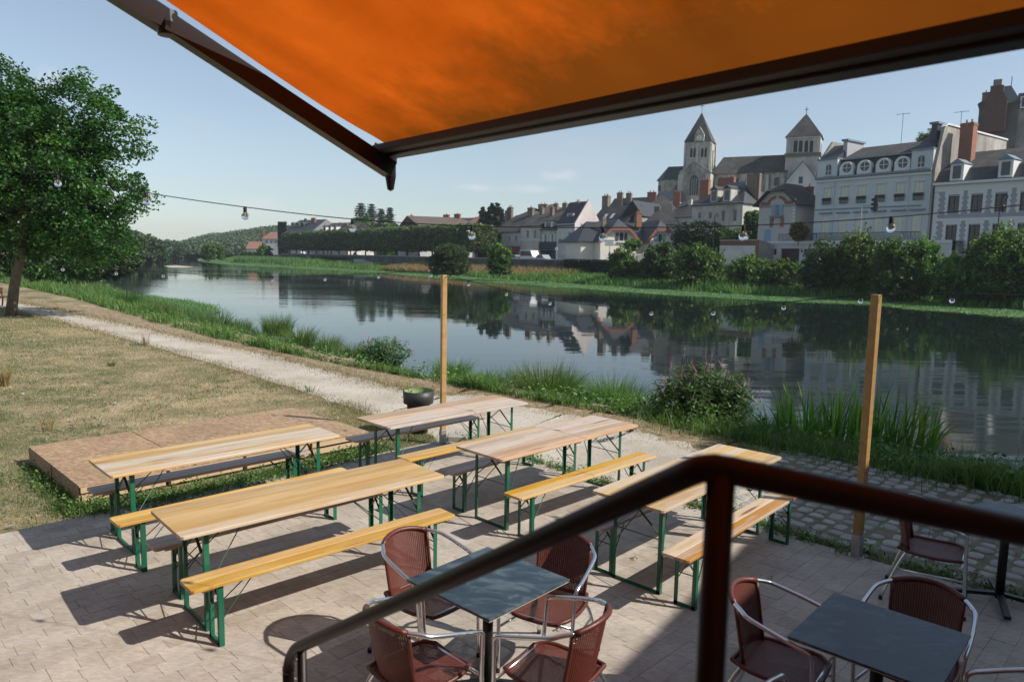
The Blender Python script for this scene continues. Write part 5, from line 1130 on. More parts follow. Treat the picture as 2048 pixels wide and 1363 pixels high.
# ------------------------------------------------------------------ trees and bushes
# big ash on the left
lo = [(1.2, 0, 6.2, 3.2, 3.2, 2.2), (3.6, 0, 4.9, 2.2, 2.6, 1.5), (-1.8, .5, 7.4, 3.0, 3.2, 3.2), (3.0, .2, 7.7, 1.9, 2.2, 1.6), (-2.8, 0, 4.6, 3.2, 3.0, 2.0), (4.7, -.2, 6.9, 1.2, 1.4, 1.0), (3.3, 0, 3.3, 2.2, 2.2, 1.1), (.2, 0, 4.1, 2.6, 2.4, 1.4), (-.2, 0, 8.3, 1.6, 1.6, 1.3), (3.8, .3, 3.0, 1.5, 1.6, .8), (1.8, -.4, 2.9, 1.5, 1.5, .7)]
tb = G(20, 630, 0)
tree('ash_tree', 'large leafy tree with slightly leaning trunk beside the gravel path', 'tree', (tb.x, tb.y, 0), lo, F_ASH, 880, 125, .56, .078, [(0, 0, -.2), (.25, 0, 1.2), (.6, 0, 2.4), (.9, .1, 4.0), (.8, .2, 6.0), (.5, .3, 8.2)], .215, 60, r0=.09, shell=.25)
def blob(px, ptop, pbot, wpx, D, label, mat=F_BUSH, name='riverside_bush', cat='bush', group=None, dens=1., leaf=.13, z0=None, depth=1.0, streak=False, lift=0.):
    """bush or tree given by its silhouette rows in the photo and its distance"""
    top = AT(px, ptop, D); bot = AT(px, pbot, D); zb = bot.z if z0 is None else z0; H = (top.z - zb) * .97; Wd = wpx * D / FPX
    t = thing(name, label, cat, (top.x, D, zb), rng.uniform(0, 6.28) if not streak else 0, group); r = Wd / 2
    lobes = [(0, 0, H * .46 + lift, r * .85, r * .8 * depth, H * .5)]
    if cat == 'bush':
        for k in range(7): a = k * .9 + rng.uniform(-.3, .3); lobes.append((r * .62 * math.cos(a), r * .6 * math.sin(a) * depth, H * .2, r * .42, r * .42, H * .26))
    if cat == 'bush':
        for k in range(9): a = rng.uniform(0, 6.28); q = rng.uniform(.2, .75) * r; lobes.append((q * math.cos(a), q * math.sin(a) * depth, H * rng.uniform(.45, .8), r * .2, r * .2, H * rng.uniform(.2, .3)))
    for k in range(6):
        a = rng.uniform(0, 6.28); q = rng.uniform(.35, .62) * r; hh = rng.uniform(.3, .78) * H + lift
        lobes.append((q * math.cos(a), q * math.sin(a) * depth, hh, r * rng.uniform(.35, .55), r * .45 * depth, H * rng.uniform(.14, .27)))
    area = Wd * H; nc = int(np.clip(area * 9 * dens, 60, 620)); per = 34
    p_, tone_, cc = crown_pts(lobes, nc, per, min(r, H) * .13 + .22, shell=.62); ls_ = leaf * 1.3 * (D / 100) ** .6
    if cat == 'bush':
        ns_ = 46; a_ = rng.uniform(0, 6.28, ns_); q_ = rng.uniform(.1, .95, ns_) * r; b_ = np.stack([q_ * np.cos(a_), q_ * np.sin(a_) * depth, H * (.97 - .5 * (q_ / r) ** 2) * rng.uniform(.75, 1, ns_)], 1)
        dr = np.stack([np.cos(a_) * .35 * q_ / r, np.sin(a_) * .35 * q_ / r, np.ones(ns_)], 1) * (H * rng.uniform(.1, .26, ns_))[:, None]; u_ = rng.random((ns_, 20))
        sp_2 = b_[:, None] + dr[:, None] * u_[..., None] + rng.normal(0, 1, (ns_, 20, 3)) * (.03 * H * (1.1 - u_))[..., None]; p_ = np.concatenate([p_, sp_2.reshape(-1, 3)]); tone_ = np.concatenate([tone_, np.clip(rng.normal(.75, .2, ns_ * 20), 0, 1)])
    V, F, rn_, k_ = leaves(p_, np.full(len(p_), ls_), rnd=tone_); link('crown', np_mesh('crown', V, F, rn_, k_), mat, t)
    trunk_mb([(0, 0, -.6), (0, 0, H * .3 + lift), (0, 0, H * .6 + lift)], [r * .06, r * .045, r * .02], cc, 8, r * .02).build('trunk', M_BARK, t, True, fix=False)
    return t
blob(900, 487, 545, 84, 118, 'round willow bush standing alone on the weedy far shore', F_WIL, cat='bush', dens=1.6)
blob(1000, 487, 545, 54, 116, 'bushy young tree on the far shore before the restaurant', F_BUSH, dens=1.6)
RB = [(1246, 498, 556, 56, 100, 'slender light green bush at the end of the quay hedge'), (1322, 483, 562, 84, 96, 'tall feathery bush in front of the villa garden'), (1402, 488, 568, 112, 92, 'broad rounded bush below the dark garden tree'),
      (1290, 520, 562, 60, 98, 'low dark bush between the two feathery shore bushes'), (1500, 512, 585, 90, 84, 'dark low bush below the lattice garage'), (1570, 520, 592, 84, 80, 'dense low bush below the dark garage door'),
      (1648, 482, 600, 96, 76, 'tall pale green bush at the left foot of the hotel'), (1722, 462, 604, 96, 74, 'tallest bright bush in the middle before the hotel'), (1790, 474, 608, 90, 73, 'bright green bush right of the tallest one before the hotel'),
      (1848, 474, 612, 80, 71, 'upright bush below the right corner of the hotel'), (1905, 506, 618, 74, 69, 'dull olive bush between hotel and quoined house'), (2010, 448, 632, 150, 66, 'big dark bush before the quoined house'), (1950, 520, 628, 90, 66, 'shaded bush low on the shore near the big dark one'), (2090, 470, 640, 130, 62, 'dark bush at the far right edge of the shore')]
for i, (px, a, b, wp, D, lab) in enumerate(RB):
    tt_ = 13.8 + (i * 1.7) % 3.2; s_b = Q.S(px, 560, tt_)[0]; D = Q.W(s_b, tt_).y; zb_b = -1.25 + 1.6 * (tt_ - 8.6) / 12 - .15
    blob(px, a, b, wp * .95, D, lab, z0=zb_b, mat=F_WIL if i in (1, 6) else F_ASH2 if i in (3, 5, 8, 12) else F_BUSH, dens=1.5, leaf=.15, group='bushes along the far shore')
blob(1397, 438, 508, 112, 118, 'dark round garden tree behind the quay between villa and dormered house', F_DARK, 'garden_tree', 'tree', dens=1.6, leaf=.15)
blob(1462, 452, 510, 70, 116, 'green garden tree left of the lattice garage', F_BUSH, 'garden_tree', 'tree', dens=1.5)
blob(1508, 412, 482, 40, 117, 'narrow tree growing between the dormered house and the grey villa', F_BUSH, 'garden_tree', 'tree', dens=1.6)
blob(1599, 443, 480, 36, 100, 'golden brown round shrub on the terrace beside the grey villa', F_GOLD, 'terrace_shrub', 'shrub', dens=2.5, z0=AT(1599, 481, 100).z)
blob(1265, 478, 500, 34, 128, 'bright green vine bush over the villa garden wall', F_BUSH, 'garden_bush', 'bush', dens=1.5)
blob(1862, 255, 330, 60, 165, 'tree top showing above the hotel roof', F_BUSH, 'hill_tree', 'tree', dens=.8)
# poplars and cedars behind
for px, tp, wp, lab in ((966, 410, 20, 'left of three dark poplars beside the restaurant roof'), (982, 401, 24, 'middle of three dark poplars beside the restaurant roof'), (996, 404, 22, 'right of three dark poplars beside the restaurant roof')):
    blob(px, tp, 505, wp + 6, 190, lab, F_DARK, 'dark_poplar', 'tree', 'dark poplars', dens=1.6, leaf=.2, z0=1.6)
def conifer(px, ptop, wpx, D, label, n=1):
    top = AT(px, ptop, D); H = top.z - 1.6; r = wpx * D / FPX / 2; t = thing('conifer', label, 'tree', (top.x, D, 1.6), 0, 'conifers on the hill'); P = []; 
    for k in range(16):
        z = H * (.35 + .63 * k / 15); rr = r * (1 - k / 15) ** .7 + .4; m_ = int(10 + rr * 7)
        for j in range(m_):
            a = rng.uniform(0, 6.28); q = rng.uniform(.15, 1) * rr; P.append((q * math.cos(a), q * math.sin(a), z - .12 * q))
    P = np.array(P); p = (P[:, None] + rng.normal(0, .5, (len(P), 22, 3)) * np.array([1, 1, .35])).reshape(-1, 3)
    V, F, rn, k = leaves(p, np.full(len(p), .32), up=1.2); link('crown', np_mesh('crown', V, F, rn, k), F_DARK, t); MB().tube([(0, 0, 0), (0, 0, H * .95)], [.5, .08], 6).build('trunk', M_BARK, t)
conifer(722, 406, 44, 300, 'spreading cedar at the left of the hilltop conifers'); conifer(743, 408, 40, 310, 'second cedar beside the spreading one'); conifer(762, 417, 30, 320, 'small conifer between the cedar and the pointed fir'); conifer(780, 415, 30, 310, 'pointed dark fir at the right of the hilltop conifers')
blob(720, 428, 500, 62, 285, 'broad green tree below the cedars', F_BUSH, 'park_tree', 'tree', leaf=.2, z0=1.6); blob(778, 442, 500, 70, 280, 'light green tree crown above the clipped row', F_BUSH, 'park_tree', 'tree', leaf=.2, z0=1.6)
# clipped limes: box crowns on straight trunks, one after the other
lime_crowns = []
for v in range(3):
    n = 4200; fx = rng.uniform(-1, 1, (n, 3)); ax = rng.choice(3, n, p=[.25, .4, .35]); sg = np.where(rng.random(n) < .5, -1, 1)
    fx[np.arange(n), ax] = sg * rng.uniform(.8, 1.04, n); fx[:, 1] *= 1 - .5 * ((fx[:, 2] + 1) / 2) ** 2.2; fx *= np.array([3.6, 3.4, 2.75]); fx *= (1 - .13 * (np.abs(fx[:, :1] / 3.6) ** 4) * (np.abs(fx[:, 2:3]) / 2.75)); fx[:, 2] += 5.0 + .25 * np.sin(fx[:, 0] * 1.3 + v)
    fx += rng.normal(0, .16, fx.shape); V, F, rn, k = leaves(fx, np.full(n, .33), up=.9, aspect=.6)
    rn = np.clip(rng.normal(.35, .2, n) + (fx[:, 2] > 7.4) * .0, 0, 1); lime_crowns.append(np_mesh('crown', V, F, rn, k))
sA = Q.S(580, 505, 25)[0]; sB = Q.S(951, 505, 25)[0]; nl = 20
tm = MB().tube([(0, 0, 0), (.05, 0, 1.5), (0, .05, 3.2), (0, 0, 5)], [.26, .2, .19, .1], 7).mesh('trunk')
for row in range(2):
    for i in range(nl):
        if row == 1 and i % 3: continue
        s = sA + (sB - sA) * i / (nl - 1); ordn = ['leftmost', '2nd', '3rd'] + ['%dth' % k for k in range(4, 20)] + ['rightmost']
        lab = ('clipped box headed tree, %s of the front row on the quay' % ordn[i]) if row == 0 else 'clipped tree of the hidden back row on the quay'
        t = thing('clipped_lime', lab, 'tree', Q.W(s + rng.uniform(-.2, .2), 25 + row * 6.5, 1.6), YQ + (math.pi if i % 2 else 0), 'clipped trees along the quay' if row == 0 else 'clipped trees of the back row')
        c = bpy.data.objects.new('crown', lime_crowns[i % 3]); C.objects.link(c); c.parent = t
        if not lime_crowns[i % 3].materials: lime_crowns[i % 3].materials.append(F_LIME)
        c = bpy.data.objects.new('trunk', tm); C.objects.link(c); c.parent = t
        if not tm.materials: tm.materials.append(M_BARK)
# clipped hedge on the quay
s0 = Q.S(1135, 520, 19.6)[0]; s1 = Q.S(1236, 520, 19.6)[0]; n = 9000; P = rng.uniform(0, 1, (n, 3)); ax = rng.choice(3, n, p=[.1, .5, .4]); P[np.arange(n), ax] = np.round(P[np.arange(n), ax]); P = P * np.array([s1 - s0, 1.2, 2.2]) + np.array([0, -.4, .1]) + rng.normal(0, .06, (n, 3))
th = thing('clipped_hedge', 'low dark clipped hedge along the quay wall below the villa', 'hedge', Q.W(s0, 19.2, 0), YQ); V, F, rn, k = leaves(P, np.full(n, .14), up=.5); link('foliage', np_mesh('foliage', V, F, rn, k), F_DARK, th)
th = thing('ivy_curtain', 'thick dark ivy covering the left corner wall of the manor', 'ivy', AT(568, 500, 287) * 1, R(-42)); th.location.z = 0
P = rng.uniform(0, 1, (5000, 3)) * np.array([6, .5, 13]) + np.array([-3.5, -.6, 1.5]); V, F, rn, k = leaves(P, np.full(len(P), .35), up=.3); link('foliage', np_mesh('foliage', V, F, rn, k), F_DARK, th)

# left: willow clump behind the ash, left bank trees, hill with woods
blob(70, 400, 565, 260, 66, 'dark bushy tree on the near bank behind the big ash', F_ASH, 'bank_tree', 'tree', dens=.9, leaf=.16)
blob(185, 452, 560, 190, 78, 'grey green willow overhanging the water left of the ash crown', F_WIL, 'bank_tree', 'tree', dens=.9, leaf=.16)
for i, (px, tp, wp, D, bt) in enumerate([(250, 452, 90, 180, 528), (292, 466, 70, 235, 524), (318, 478, 50, 290, 521), (345, 481, 44, 350, 517), (372, 484, 36, 430, 514)]):
    blob(px, tp, bt, wp, D, ['nearest wooded clump on the left shore beyond the ash', 'second wooded clump on the left shore', 'third wooded clump on the left shore', 'fourth wooded clump on the left shore', 'farthest wooded clump on the left shore'][i], F_FAR, 'shore_tree', 'tree', 'trees along the left shore', dens=.45, leaf=.22)
for px, tp, bt, wp, D, lab in ((417, 487, 518, 26, 270, 'dark waterside bush at the bend, left of two'), (436, 486, 517, 24, 275, 'dark waterside bush at the bend, right of two'), (528, 491, 512, 30, 262, 'bright round bush before the white riverside house'), (503, 503, 514, 40, 262, 'low bush before the outbuilding')):
    blob(px, tp, bt, wp, D, lab, F_BUSH, 'shore_bush', 'bush', dens=.8, leaf=.16)
# hill: ridge profile given by pixel rows at about 650 m
HP = [(250, 505), (290, 504), (330, 501), (376, 493), (400, 485), (430, 477), (480, 471), (520, 465), (560, 460), (620, 460), (700, 455), (800, 462), (950, 470), (1100, 478)]
HD = 640
ridge = np.array([tuple(AT(x, y, HD)) for x, y in HP]); ridge = interp(ridge, 120); fr0 = ridge.copy(); fr0[:, 1] -= 270; fr0[:, 0] *= .6; fr0[:, 2] = 1; bk = ridge.copy(); bk[:, 1] += 400; bk[:, 2] = 0
sheet('hill', fr0, ridge, M_FARG, 8); sheet('hill', ridge, bk, M_FARG, 4)
n = 6000; u = rng.uniform(0, 1, n); v = rng.uniform(.0, 1.02, n) ** .8; idx = (u * 118).astype(int); base = fr0[idx] * (1 - v[:, None]) + ridge[idx] * v[:, None]; base += rng.normal(0, 2, base.shape) * np.array([1, 1, .1])
rad = rng.uniform(2.5, 5.2, n); d = rng.normal(size=(n, 26, 3)); d /= np.linalg.norm(d, axis=2)[..., None]; d[..., 2] = np.abs(d[..., 2])
pp = base[:, None] + d * rad[:, None, None] * np.array([1, 1, 1.1]) * rng.uniform(.75, 1.05, (n, 26, 1)); tone = np.clip(rng.normal(.45, .25, (n, 1)) + rng.normal(0, .12, (n, 26)), 0, 1)
V, F, rn, k = leaves(pp.reshape(-1, 3), np.full(n * 26, .85), up=.8, rnd=tone.ravel(), aspect=.8)
o = link('hill_woods', np_mesh('hill_woods', V, F, rn, k), F_FAR); tag(o, 'hazy wooded hill rising beyond the bend of the river', 'woods', kind='stuff')
# far treeline closing the river head and low woods far left
n = 1500; bx_ = rng.uniform(-480, -150, n); by = 560 + rng.uniform(-20, 90, n) + (bx_ + 300) * -.2; base = np.stack([bx_, by, np.full(n, 1.) + rng.uniform(0, 5, n)], 1)
d = rng.normal(size=(n, 24, 3)); d /= np.linalg.norm(d, axis=2)[..., None]; pp = base[:, None] + d * rng.uniform(3, 5, (n, 1, 1)); V, F, rn, k = leaves(pp.reshape(-1, 3), np.full(n * 24, 1.2), up=.8, aspect=.8)
o = link('riverhead_woods', np_mesh('riverhead_woods', V, F, rn, k), F_FAR); tag(o, 'low strip of trees closing the head of the river', 'woods', kind='stuff')
# sand bar and algae skin on the water
p = [G(328, 532, -1.27), G(352, 530.5, -1.27), G(388, 534, -1.27), G(372, 536, -1.27), G(340, 535.5, -1.27)]
MB().add([tuple(q + Vector((0, 0, .05))) for q in p], [tuple(range(5))]).build('sand_bar', M_SAND)['kind'] = 'structure'

pl = [G(x, y, -1.262) for x, y in [(150, 592), (215, 589), (262, 590), (300, 592), (330, 598), (372, 601), (392, 608), (425, 612), (440, 622), (410, 634), (330, 636), (240, 622), (180, 606)]]
MB().add([tuple(q) for q in pl], [tuple(range(len(pl)))]).build('near_weed_mat', M_WEEDM)['kind'] = 'structure'
cx0 = np.mean([tuple(q) for q in pl], 0); P = []
for _ in range(9000):
    i = random.randrange(len(pl)); a, b = np.array(pl[i]), np.array(pl[(i + 1) % len(pl)]); u_, v_ = random.random(), random.random()
    if u_ + v_ > 1: u_, v_ = 1 - u_, 1 - v_
    P.append(cx0 + (a - cx0) * u_ + (b - cx0) * v_)
P = np.array(P); P[:, :2] += rng.normal(0, .35, (len(P), 2)); V, F, rn, k = blades(P, rng.uniform(.05, .3, len(P)), np.full(len(P), .04), rng.normal(0, .08, (len(P), 2)), 1)
tag(link('near_water_weed', np_mesh('near_water_weed', V, F, rn, k), F_MAT), 'bright water weed patch in the small bay of the left bank', 'water weed', kind='stuff')
# grasses on the far bank
def scatter_t(n, t0, t1, s0=None, s1=None, z=None):
    i = rng.integers(0, NF - 1, n); f = rng.random(n)[:, None]; b = fw[i] * (1 - f) + fw[i + 1] * f; t = rng.uniform(t0, t1, n); P = b + et2 * t[:, None]
    P[:, 2] = np.where(t < 9, -1.29 + .01 * t, -1.25 + 1.6 * (t - 8.6) / 12)
    return P, t
P, t = scatter_t(60000, .0, 11.0); keep = (P[:, 1] < 320); P = P[keep]
hh = rng.uniform(.05, .16, len(P)); V, F, rn, k = blades(P, hh, np.full(len(P), .14), rng.normal(0, .12, (len(P), 2)), 1)
tag(link('water_weed', np_mesh('water_weed', V, F, rn, k), F_MAT), 'bright green mat of water weed along the far shore', 'water weed', kind='stuff')
P, t = scatter_t(60000, 9.0, 19.8); keep = (P[:, 1] < 330); P = P[keep]; rel = P - np.array([5, 98.4, 0]); sv = rel[:, 0] * .583 - rel[:, 1] * .812; tv = rel[:, 0] * .812 + rel[:, 1] * .583
dry = (sv > -75) & (sv < -16) & (tv > 12.5) & (rng.random(len(P)) < .92); Pg = P[~dry]; hg = rng.uniform(.35, 1.2, len(Pg)) * (.8 + .5 * np.sin(Pg[:, 0] * .3) * np.cos(Pg[:, 1] * .21))
V, F, rn, k = blades(Pg, hg.clip(.25, 2), np.full(len(Pg), .12), rng.normal(0, .25, (len(Pg), 2)), 2)
tag(link('shore_grass', np_mesh('shore_grass', V, F, rn, k), F_SHORE), 'tall green grass covering the far bank below the quay', 'grass', kind='stuff')
s_ = rng.uniform(-78, -14, 16000); t_ = rng.uniform(11.5, 20, 16000); Pd = np.array([5, 98.4, 0]) + s_[:, None] * np.array([.583, -.812, 0]) + t_[:, None] * et2; Pd[:, 2] = -1.25 + 1.6 * (t_ - 8.6) / 12
V, F, rn, k = blades(Pd, rng.uniform(.5, 1.25, len(Pd)), np.full(len(Pd), .1), rng.normal(0, .2, (len(Pd), 2)), 2)
tag(link('dry_shore_grass', np_mesh('dry_shore_grass', V, F, rn, k), F_DRY), 'straw coloured dry grass slope below the quay wall near the restaurant', 'grass', kind='stuff')
# reed bed at the bend
A = Q.S(455, 520, 6)[0]; B = Q.S(565, 525, 6)[0]; n = 9000; s_ = rng.uniform(A, B, n); t_ = rng.uniform(7, 26, n); P = np.array([5, 98.4, 0]) + s_[:, None] * np.array([.583, -.812, 0]) + t_[:, None] * et2; P[:, 2] = -1.2
V, F, rn, k = blades(P, rng.uniform(1.6, 2.9, n) * (1 - .3 * (t_ > 20)), np.full(n, .16), rng.normal(0, .25, (n, 2)), 2)
tag(link('reed_bed', np_mesh('reed_bed', V, F, rn, k), F_REED), 'grey green reed bed at the bend of the far shore', 'reeds', kind='stuff')
# ------------------------------------------------------------------ near bank vegetation
def bank_pts(n, v0, v1, i0=0, i1=NB - 1, ymax=None, wt=None):
    i = rng.integers(i0, i1 - 1, n); f = rng.random(n)[:, None]
    v = rng.uniform(v0, v1, n)[:, None]; a = Tl[i] * (1 - f) + Tl[i + 1] * f; b = Wl[i] * (1 - f) + Wl[i + 1] * f
    P = a * (1 - v) + b * v
    if ymax: P = P[P[:, 1] < ymax]
    return P
I0 = 5 * 14
P = bank_pts(150000, .0, 1.0, I0); d = np.linalg.norm(P[:, :2], axis=1)
clump = .5 + .5 * np.sin(P[:, 0] * 1.9 + 1.3 * np.sin(P[:, 1] * 1.1)) * np.cos(P[:, 1] * 1.5 + P[:, 0] * .4)
keep = rng.random(len(P)) < (.3 + .7 * clump); P = P[keep]; clump = clump[keep]; d = d[keep]
hh = (.12 + .34 * clump ** 1.5 * rng.uniform(.5, 1.2, len(P))) * (1 + .012 * d)
V, F, rn, k = blades(P, hh, (.006 + .0009 * d), rng.normal(0, 1, (len(P), 2)) * hh[:, None] * .4, 3, rnd=np.clip(rng.normal(.5, .22, len(P)) + (clump - .5) * .3, 0, 1))
tag(link('bank_grass', np_mesh('bank_grass', V, F, rn, k), F_BANK), 'lush green grass covering the near river bank', 'grass', kind='stuff')
# taller weeds along the water edge
P = bank_pts(26000, .45, 1.0, I0, NB - 40); d = np.linalg.norm(P[:, :2], axis=1); q = (np.sin(P[:, 0] * .9 + 2) * np.cos(P[:, 1] * .7) > .1); P = P[q]; d = d[q]; hh = rng.uniform(.35, .95, len(P))
V, F, rn, k = blades(P, hh, .010 + .0007 * d, rng.normal(0, 1, (len(P), 2)) * hh[:, None] * .3, 3)
tag(link('bank_weeds', np_mesh('bank_weeds', V, F, rn, k), F_REED), 'taller weeds and sedge standing along the near water edge', 'weeds', kind='stuff')
def broadleaf(P, h, leaf=.035, per=14, rad=.12):
    p = P[:, None] + rng.normal(0, 1, (len(P), per, 3)) * np.array([rad, rad, 0]) ; p[..., 2] += rng.uniform(0.02, 1, (len(P), per)) * h[:, None]
    return leaves(p.reshape(-1, 3), np.full(p.shape[0] * per, leaf), up=.8)
P = bank_pts(3600, .05, .9, 8 * 14); V, F, rn, k = broadleaf(P, rng.uniform(.1, .55, len(P)), .04, 16, .1)
tag(link('bank_leaves', np_mesh('bank_leaves', V, F, rn, k), F_BUSH), 'broad leaved weeds mixed into the near bank grass', 'weeds', kind='stuff')
def sedge(px, py, z, n, h, spread, label, mat=F_BANK, wd=.013, name='sedge_clump', lean=.75, cat='grass clump', rad=.18):
    b = G(px, py, z); th = thing(name, label, cat, b, 0, 'grass clumps on the near bank')
    a = rng.uniform(0, 6.28, n); r = rng.uniform(0, 1, n) ** .6 * rad; P = np.stack([r * np.cos(a), r * np.sin(a), np.full(n, -.08)], 1); hh = h * rng.uniform(.55, 1.05, n)
    ln = np.stack([np.cos(a), np.sin(a)], 1) * (rng.uniform(.1, 1, n) * spread)[:, None] + rng.normal(0, .08, (n, 2))
    V, F, rn, k = blades(P, hh, np.full(n, wd), ln, 6, 1.0); link('blade_tuft', np_mesh('blade_tuft', V, F, rn, k), mat, th); return th
sedge(1085, 812, -.45, 1500, 1.15, .7, 'large arching sedge clump nearest the back table', rad=.55)
sedge(1130, 802, -.5, 500, .95, .5, 'arching sedge clump touching the large one on its right', rad=.35)
sedge(1222, 828, -.5, 1500, 1.0, .7, 'dome of arching sedge left of the pink flowered plant', rad=.5)
sedge(555, 668, -.8, 900, 1.1, .6, 'tall sedge dome at the middle of the left bank', rad=.6, wd=.014)
sedge(250, 612, -.6, 700, 1.1, .6, 'dark sedge dome far along the left bank', F_ASH, rad=.8, wd=.02)
sedge(370, 645, -.8, 700, .95, .6, 'sedge dome beside the small bay of the left bank', rad=.8, wd=.018)
sedge(655, 700, -.8, 700, .8, .5, 'sedge clump left of the pink spikes by the water', rad=.5, wd=.011)
sedge(475, 660, -.8, 500, .8, .5, 'smaller sedge clump left of the tall dome', rad=.6, wd=.014)
sedge(960, 770, -.4, 400, .5, .35, 'short green tuft right of the far wooden post', rad=.5)
sedge(1430, 850, -.35, 700, .75, .6, 'trailing sedge at the right foot of the pink flowered plant', F_REED, rad=.5)
for i_, (px_, py_, n_, h_, r_) in enumerate([(905, 752, 500, .7, .45), (1010, 790, 700, .8, .4), (1165, 825, 500, .7, .4), (1290, 850, 700, .85, .45), (1500, 885, 600, .7, .5), (1560, 900, 500, .6, .4), (600, 690, 500, .9, .5), (420, 655, 600, 1.0, .8), (310, 632, 600, 1.0, .9), (200, 602, 600, 1.1, 1.0), (150, 592, 500, 1.0, 1.0), (705, 716, 500, .7, .45)]):
    sedge(px_, py_, -.4 if px_ > 800 else -.6, n_, h_, .6, ['sedge tuft just right of the far post', 'sedge tuft left of the large arching clump', 'sedge tuft between the two arching domes', 'sedge tuft between the dome and the pink flowered plant', 'loose tuft right of the pink flowered plant', 'low tuft at the left foot of the iris', 'sedge tuft right of the tall dome on the left bank', 'sedge tuft left of the small bay clump', 'tuft between the far left dome and the small bay', 'tuft just left of the dark far dome', 'farthest tuft along the left bank', 'sedge tuft beside the left pink spikes'][i_], F_REED if i_ % 3 == 1 else F_BANK, rad=r_, wd=.012 if px_ > 800 else .02)
# yellow iris clump: broad upright sword leaves, some bent over
def iris(px, py, z, n, label, R_=.75, h=1.15):
    b = G(px, py, z); th = thing('iris_clump', label, 'plant', b); a = rng.uniform(0, 6.28, n); r = rng.uniform(0, 1, n) ** .5 * R_; P = np.stack([r * np.cos(a) * 1.25, r * np.sin(a) * .6, np.full(n, -.15)], 1); hh = h * rng.uniform(.6, 1.1, n)
    bent = rng.random(n) < .28; ln = rng.normal(0, .1, (n, 2)) + np.stack([np.cos(a), np.sin(a)], 1) * .16; ln[bent] *= 3.4
    V, F, rn, k = blades(P, hh, rng.uniform(.035, .055, n), ln, 8, 1.3); link('sword_leaves', np_mesh('sword_leaves', V, F, rn, k), F_IRIS, th)
    return th
iris(1655, 905, -.35, 240, 'tall iris clump with broad sword leaves behind the near post', .8, 1.35)
iris(1795, 905, -.4, 130, 'shaded iris leaves right of the near wooden post', .5, 1.2)
M_STEMG = simple('green stem', (.06, .09, .03), .7)
# purple loosestrife shrubs with pink spikes
def loosestrife(px, py, z, R_, H, label, n=70):
    b = G(px, py, z); th = thing('loosestrife', label, 'plant', b)
    stems = MB(); P = []; fl = MB()
    for i in range(n):
        a = rng.uniform(0, 6.28); q = rng.uniform(0, 1) ** .6; e = Vector((math.cos(a) * R_ * q, math.sin(a) * R_ * .7 * q, H * (1 - .35 * q * q) * rng.uniform(.7, 1.05))); s = Vector((e.x * .3, e.y * .3, -.1))
        stems.tube([s, s.lerp(e, .5) + Vector((0, 0, .05)), e], [.006, .005, .003], 4, False)
        for k in range(44):
            u = rng.uniform(.1, .95); c = s.lerp(e, u); P.append((c.x + rng.normal(0, .05), c.y + rng.normal(0, .05), c.z + rng.normal(0, .03)))
        if rng.random() < .14: fl.tube([e - Vector((0, 0, .02)), e + Vector((rng.normal(0, .03), 0, .07)), e + Vector((rng.normal(0, .06), 0, .16))], [.006, .009, .002], 5)
    P = np.array(P); V, F, rn, k = leaves(P, np.full(len(P), .058), up=.6, aspect=.3); link('leaf_mass', np_mesh('leaf_mass', V, F, rn, k), F_REED, th); stems.build('stem', M_STEMG, th, fix=False); fl.build('flower_spike', M_PINK, th, fix=False)['kind'] = 'stuff'
loosestrife(1405, 872, -.35, .95, 1.35, 'large bushy pink flowered plant at the water edge', 230)
loosestrife(1340, 850, -.4, .4, .85, 'smaller pink flowered plant at the left side of the large one', 40)
loosestrife(770, 735, -.6, .9, 1.0, 'pink spiked plants by the water left of the far post', 80)
def strip_pts(pts, n, w_): P = interp(pts, 400); i = rng.integers(0, 400, n); q = P[i].copy(); q[:, :2] += rng.normal(0, w_, (n, 2)); return q
# lawn and verge blades
def area_pts(n, A_, B_): u = rng.random(n) * (len(A_) - 1); i = u.astype(int); f = (u - i)[:, None]; v = rng.random(n)[:, None]; return (A_[i] * (1 - f) + A_[i + 1] * f) * (1 - v) + (B_[i] * (1 - f) + B_[i + 1] * f) * v
LA = interp([tuple(p) for p in PN[:9]] , 200)[:, :]; LB = interp([tuple(G(x, y, -.02)) for x, y in [(-60, 620), (-60, 700), (-60, 800), (-60, 900), (-60, 1010), (0, 1062), (160, 1035), (640, 930), (880, 880)]], 200)
P = area_pts(150000, LA, LB); d = np.linalg.norm(P[:, :2], axis=1); P = P[d < 34]; d = d[d < 34]; P[:, 2] = -.03
ns = .5 + .5 * np.sin(P[:, 0] * .9 + 2 * np.sin(P[:, 1] * .5)) * np.cos(P[:, 1] * .8); hh = rng.uniform(.02, .05, len(P)) * (1 + .02 * d)
V, F, rn, k = blades(P, hh, .0035 + .0005 * d, rng.normal(0, .03, (len(P), 2)), 1, rnd=np.clip(rng.normal(.55, .3, len(P)) - ns * .3 + .1, 0, 1))
tag(link('lawn_grass', np_mesh('lawn_grass', V, F, rn, k), F_LAWN), 'short parched grass of the lawn left of the path', 'grass', kind='stuff')
P = area_pts(30000, Vn, Vf); P[:, 2] = -.03; d = np.linalg.norm(P[:, :2], axis=1); hh = rng.uniform(.02, .09, len(P)); V, F, rn, k = blades(P, hh, .004 + .0006 * d, rng.normal(0, .07, (len(P), 2)), 1)
tag(link('verge_straw', np_mesh('verge_straw', V, F, rn, k), F_DRY), 'dry cut straw lying along the river side of the path', 'straw', kind='stuff')
P = np.concatenate([strip_pts([tuple(p) for p in PN[1:8]], 9000, .16), strip_pts([tuple(p) for p in PF[1:8]], 9000, .22)]); P[:, 2] = -.03; d = np.linalg.norm(P[:, :2], axis=1); hh = rng.uniform(.02, .08, len(P)) * (1 + .02 * d); V, F, rn, k = blades(P, hh, .004 + .0006 * d, rng.normal(0, .05, (len(P), 2)), 1)
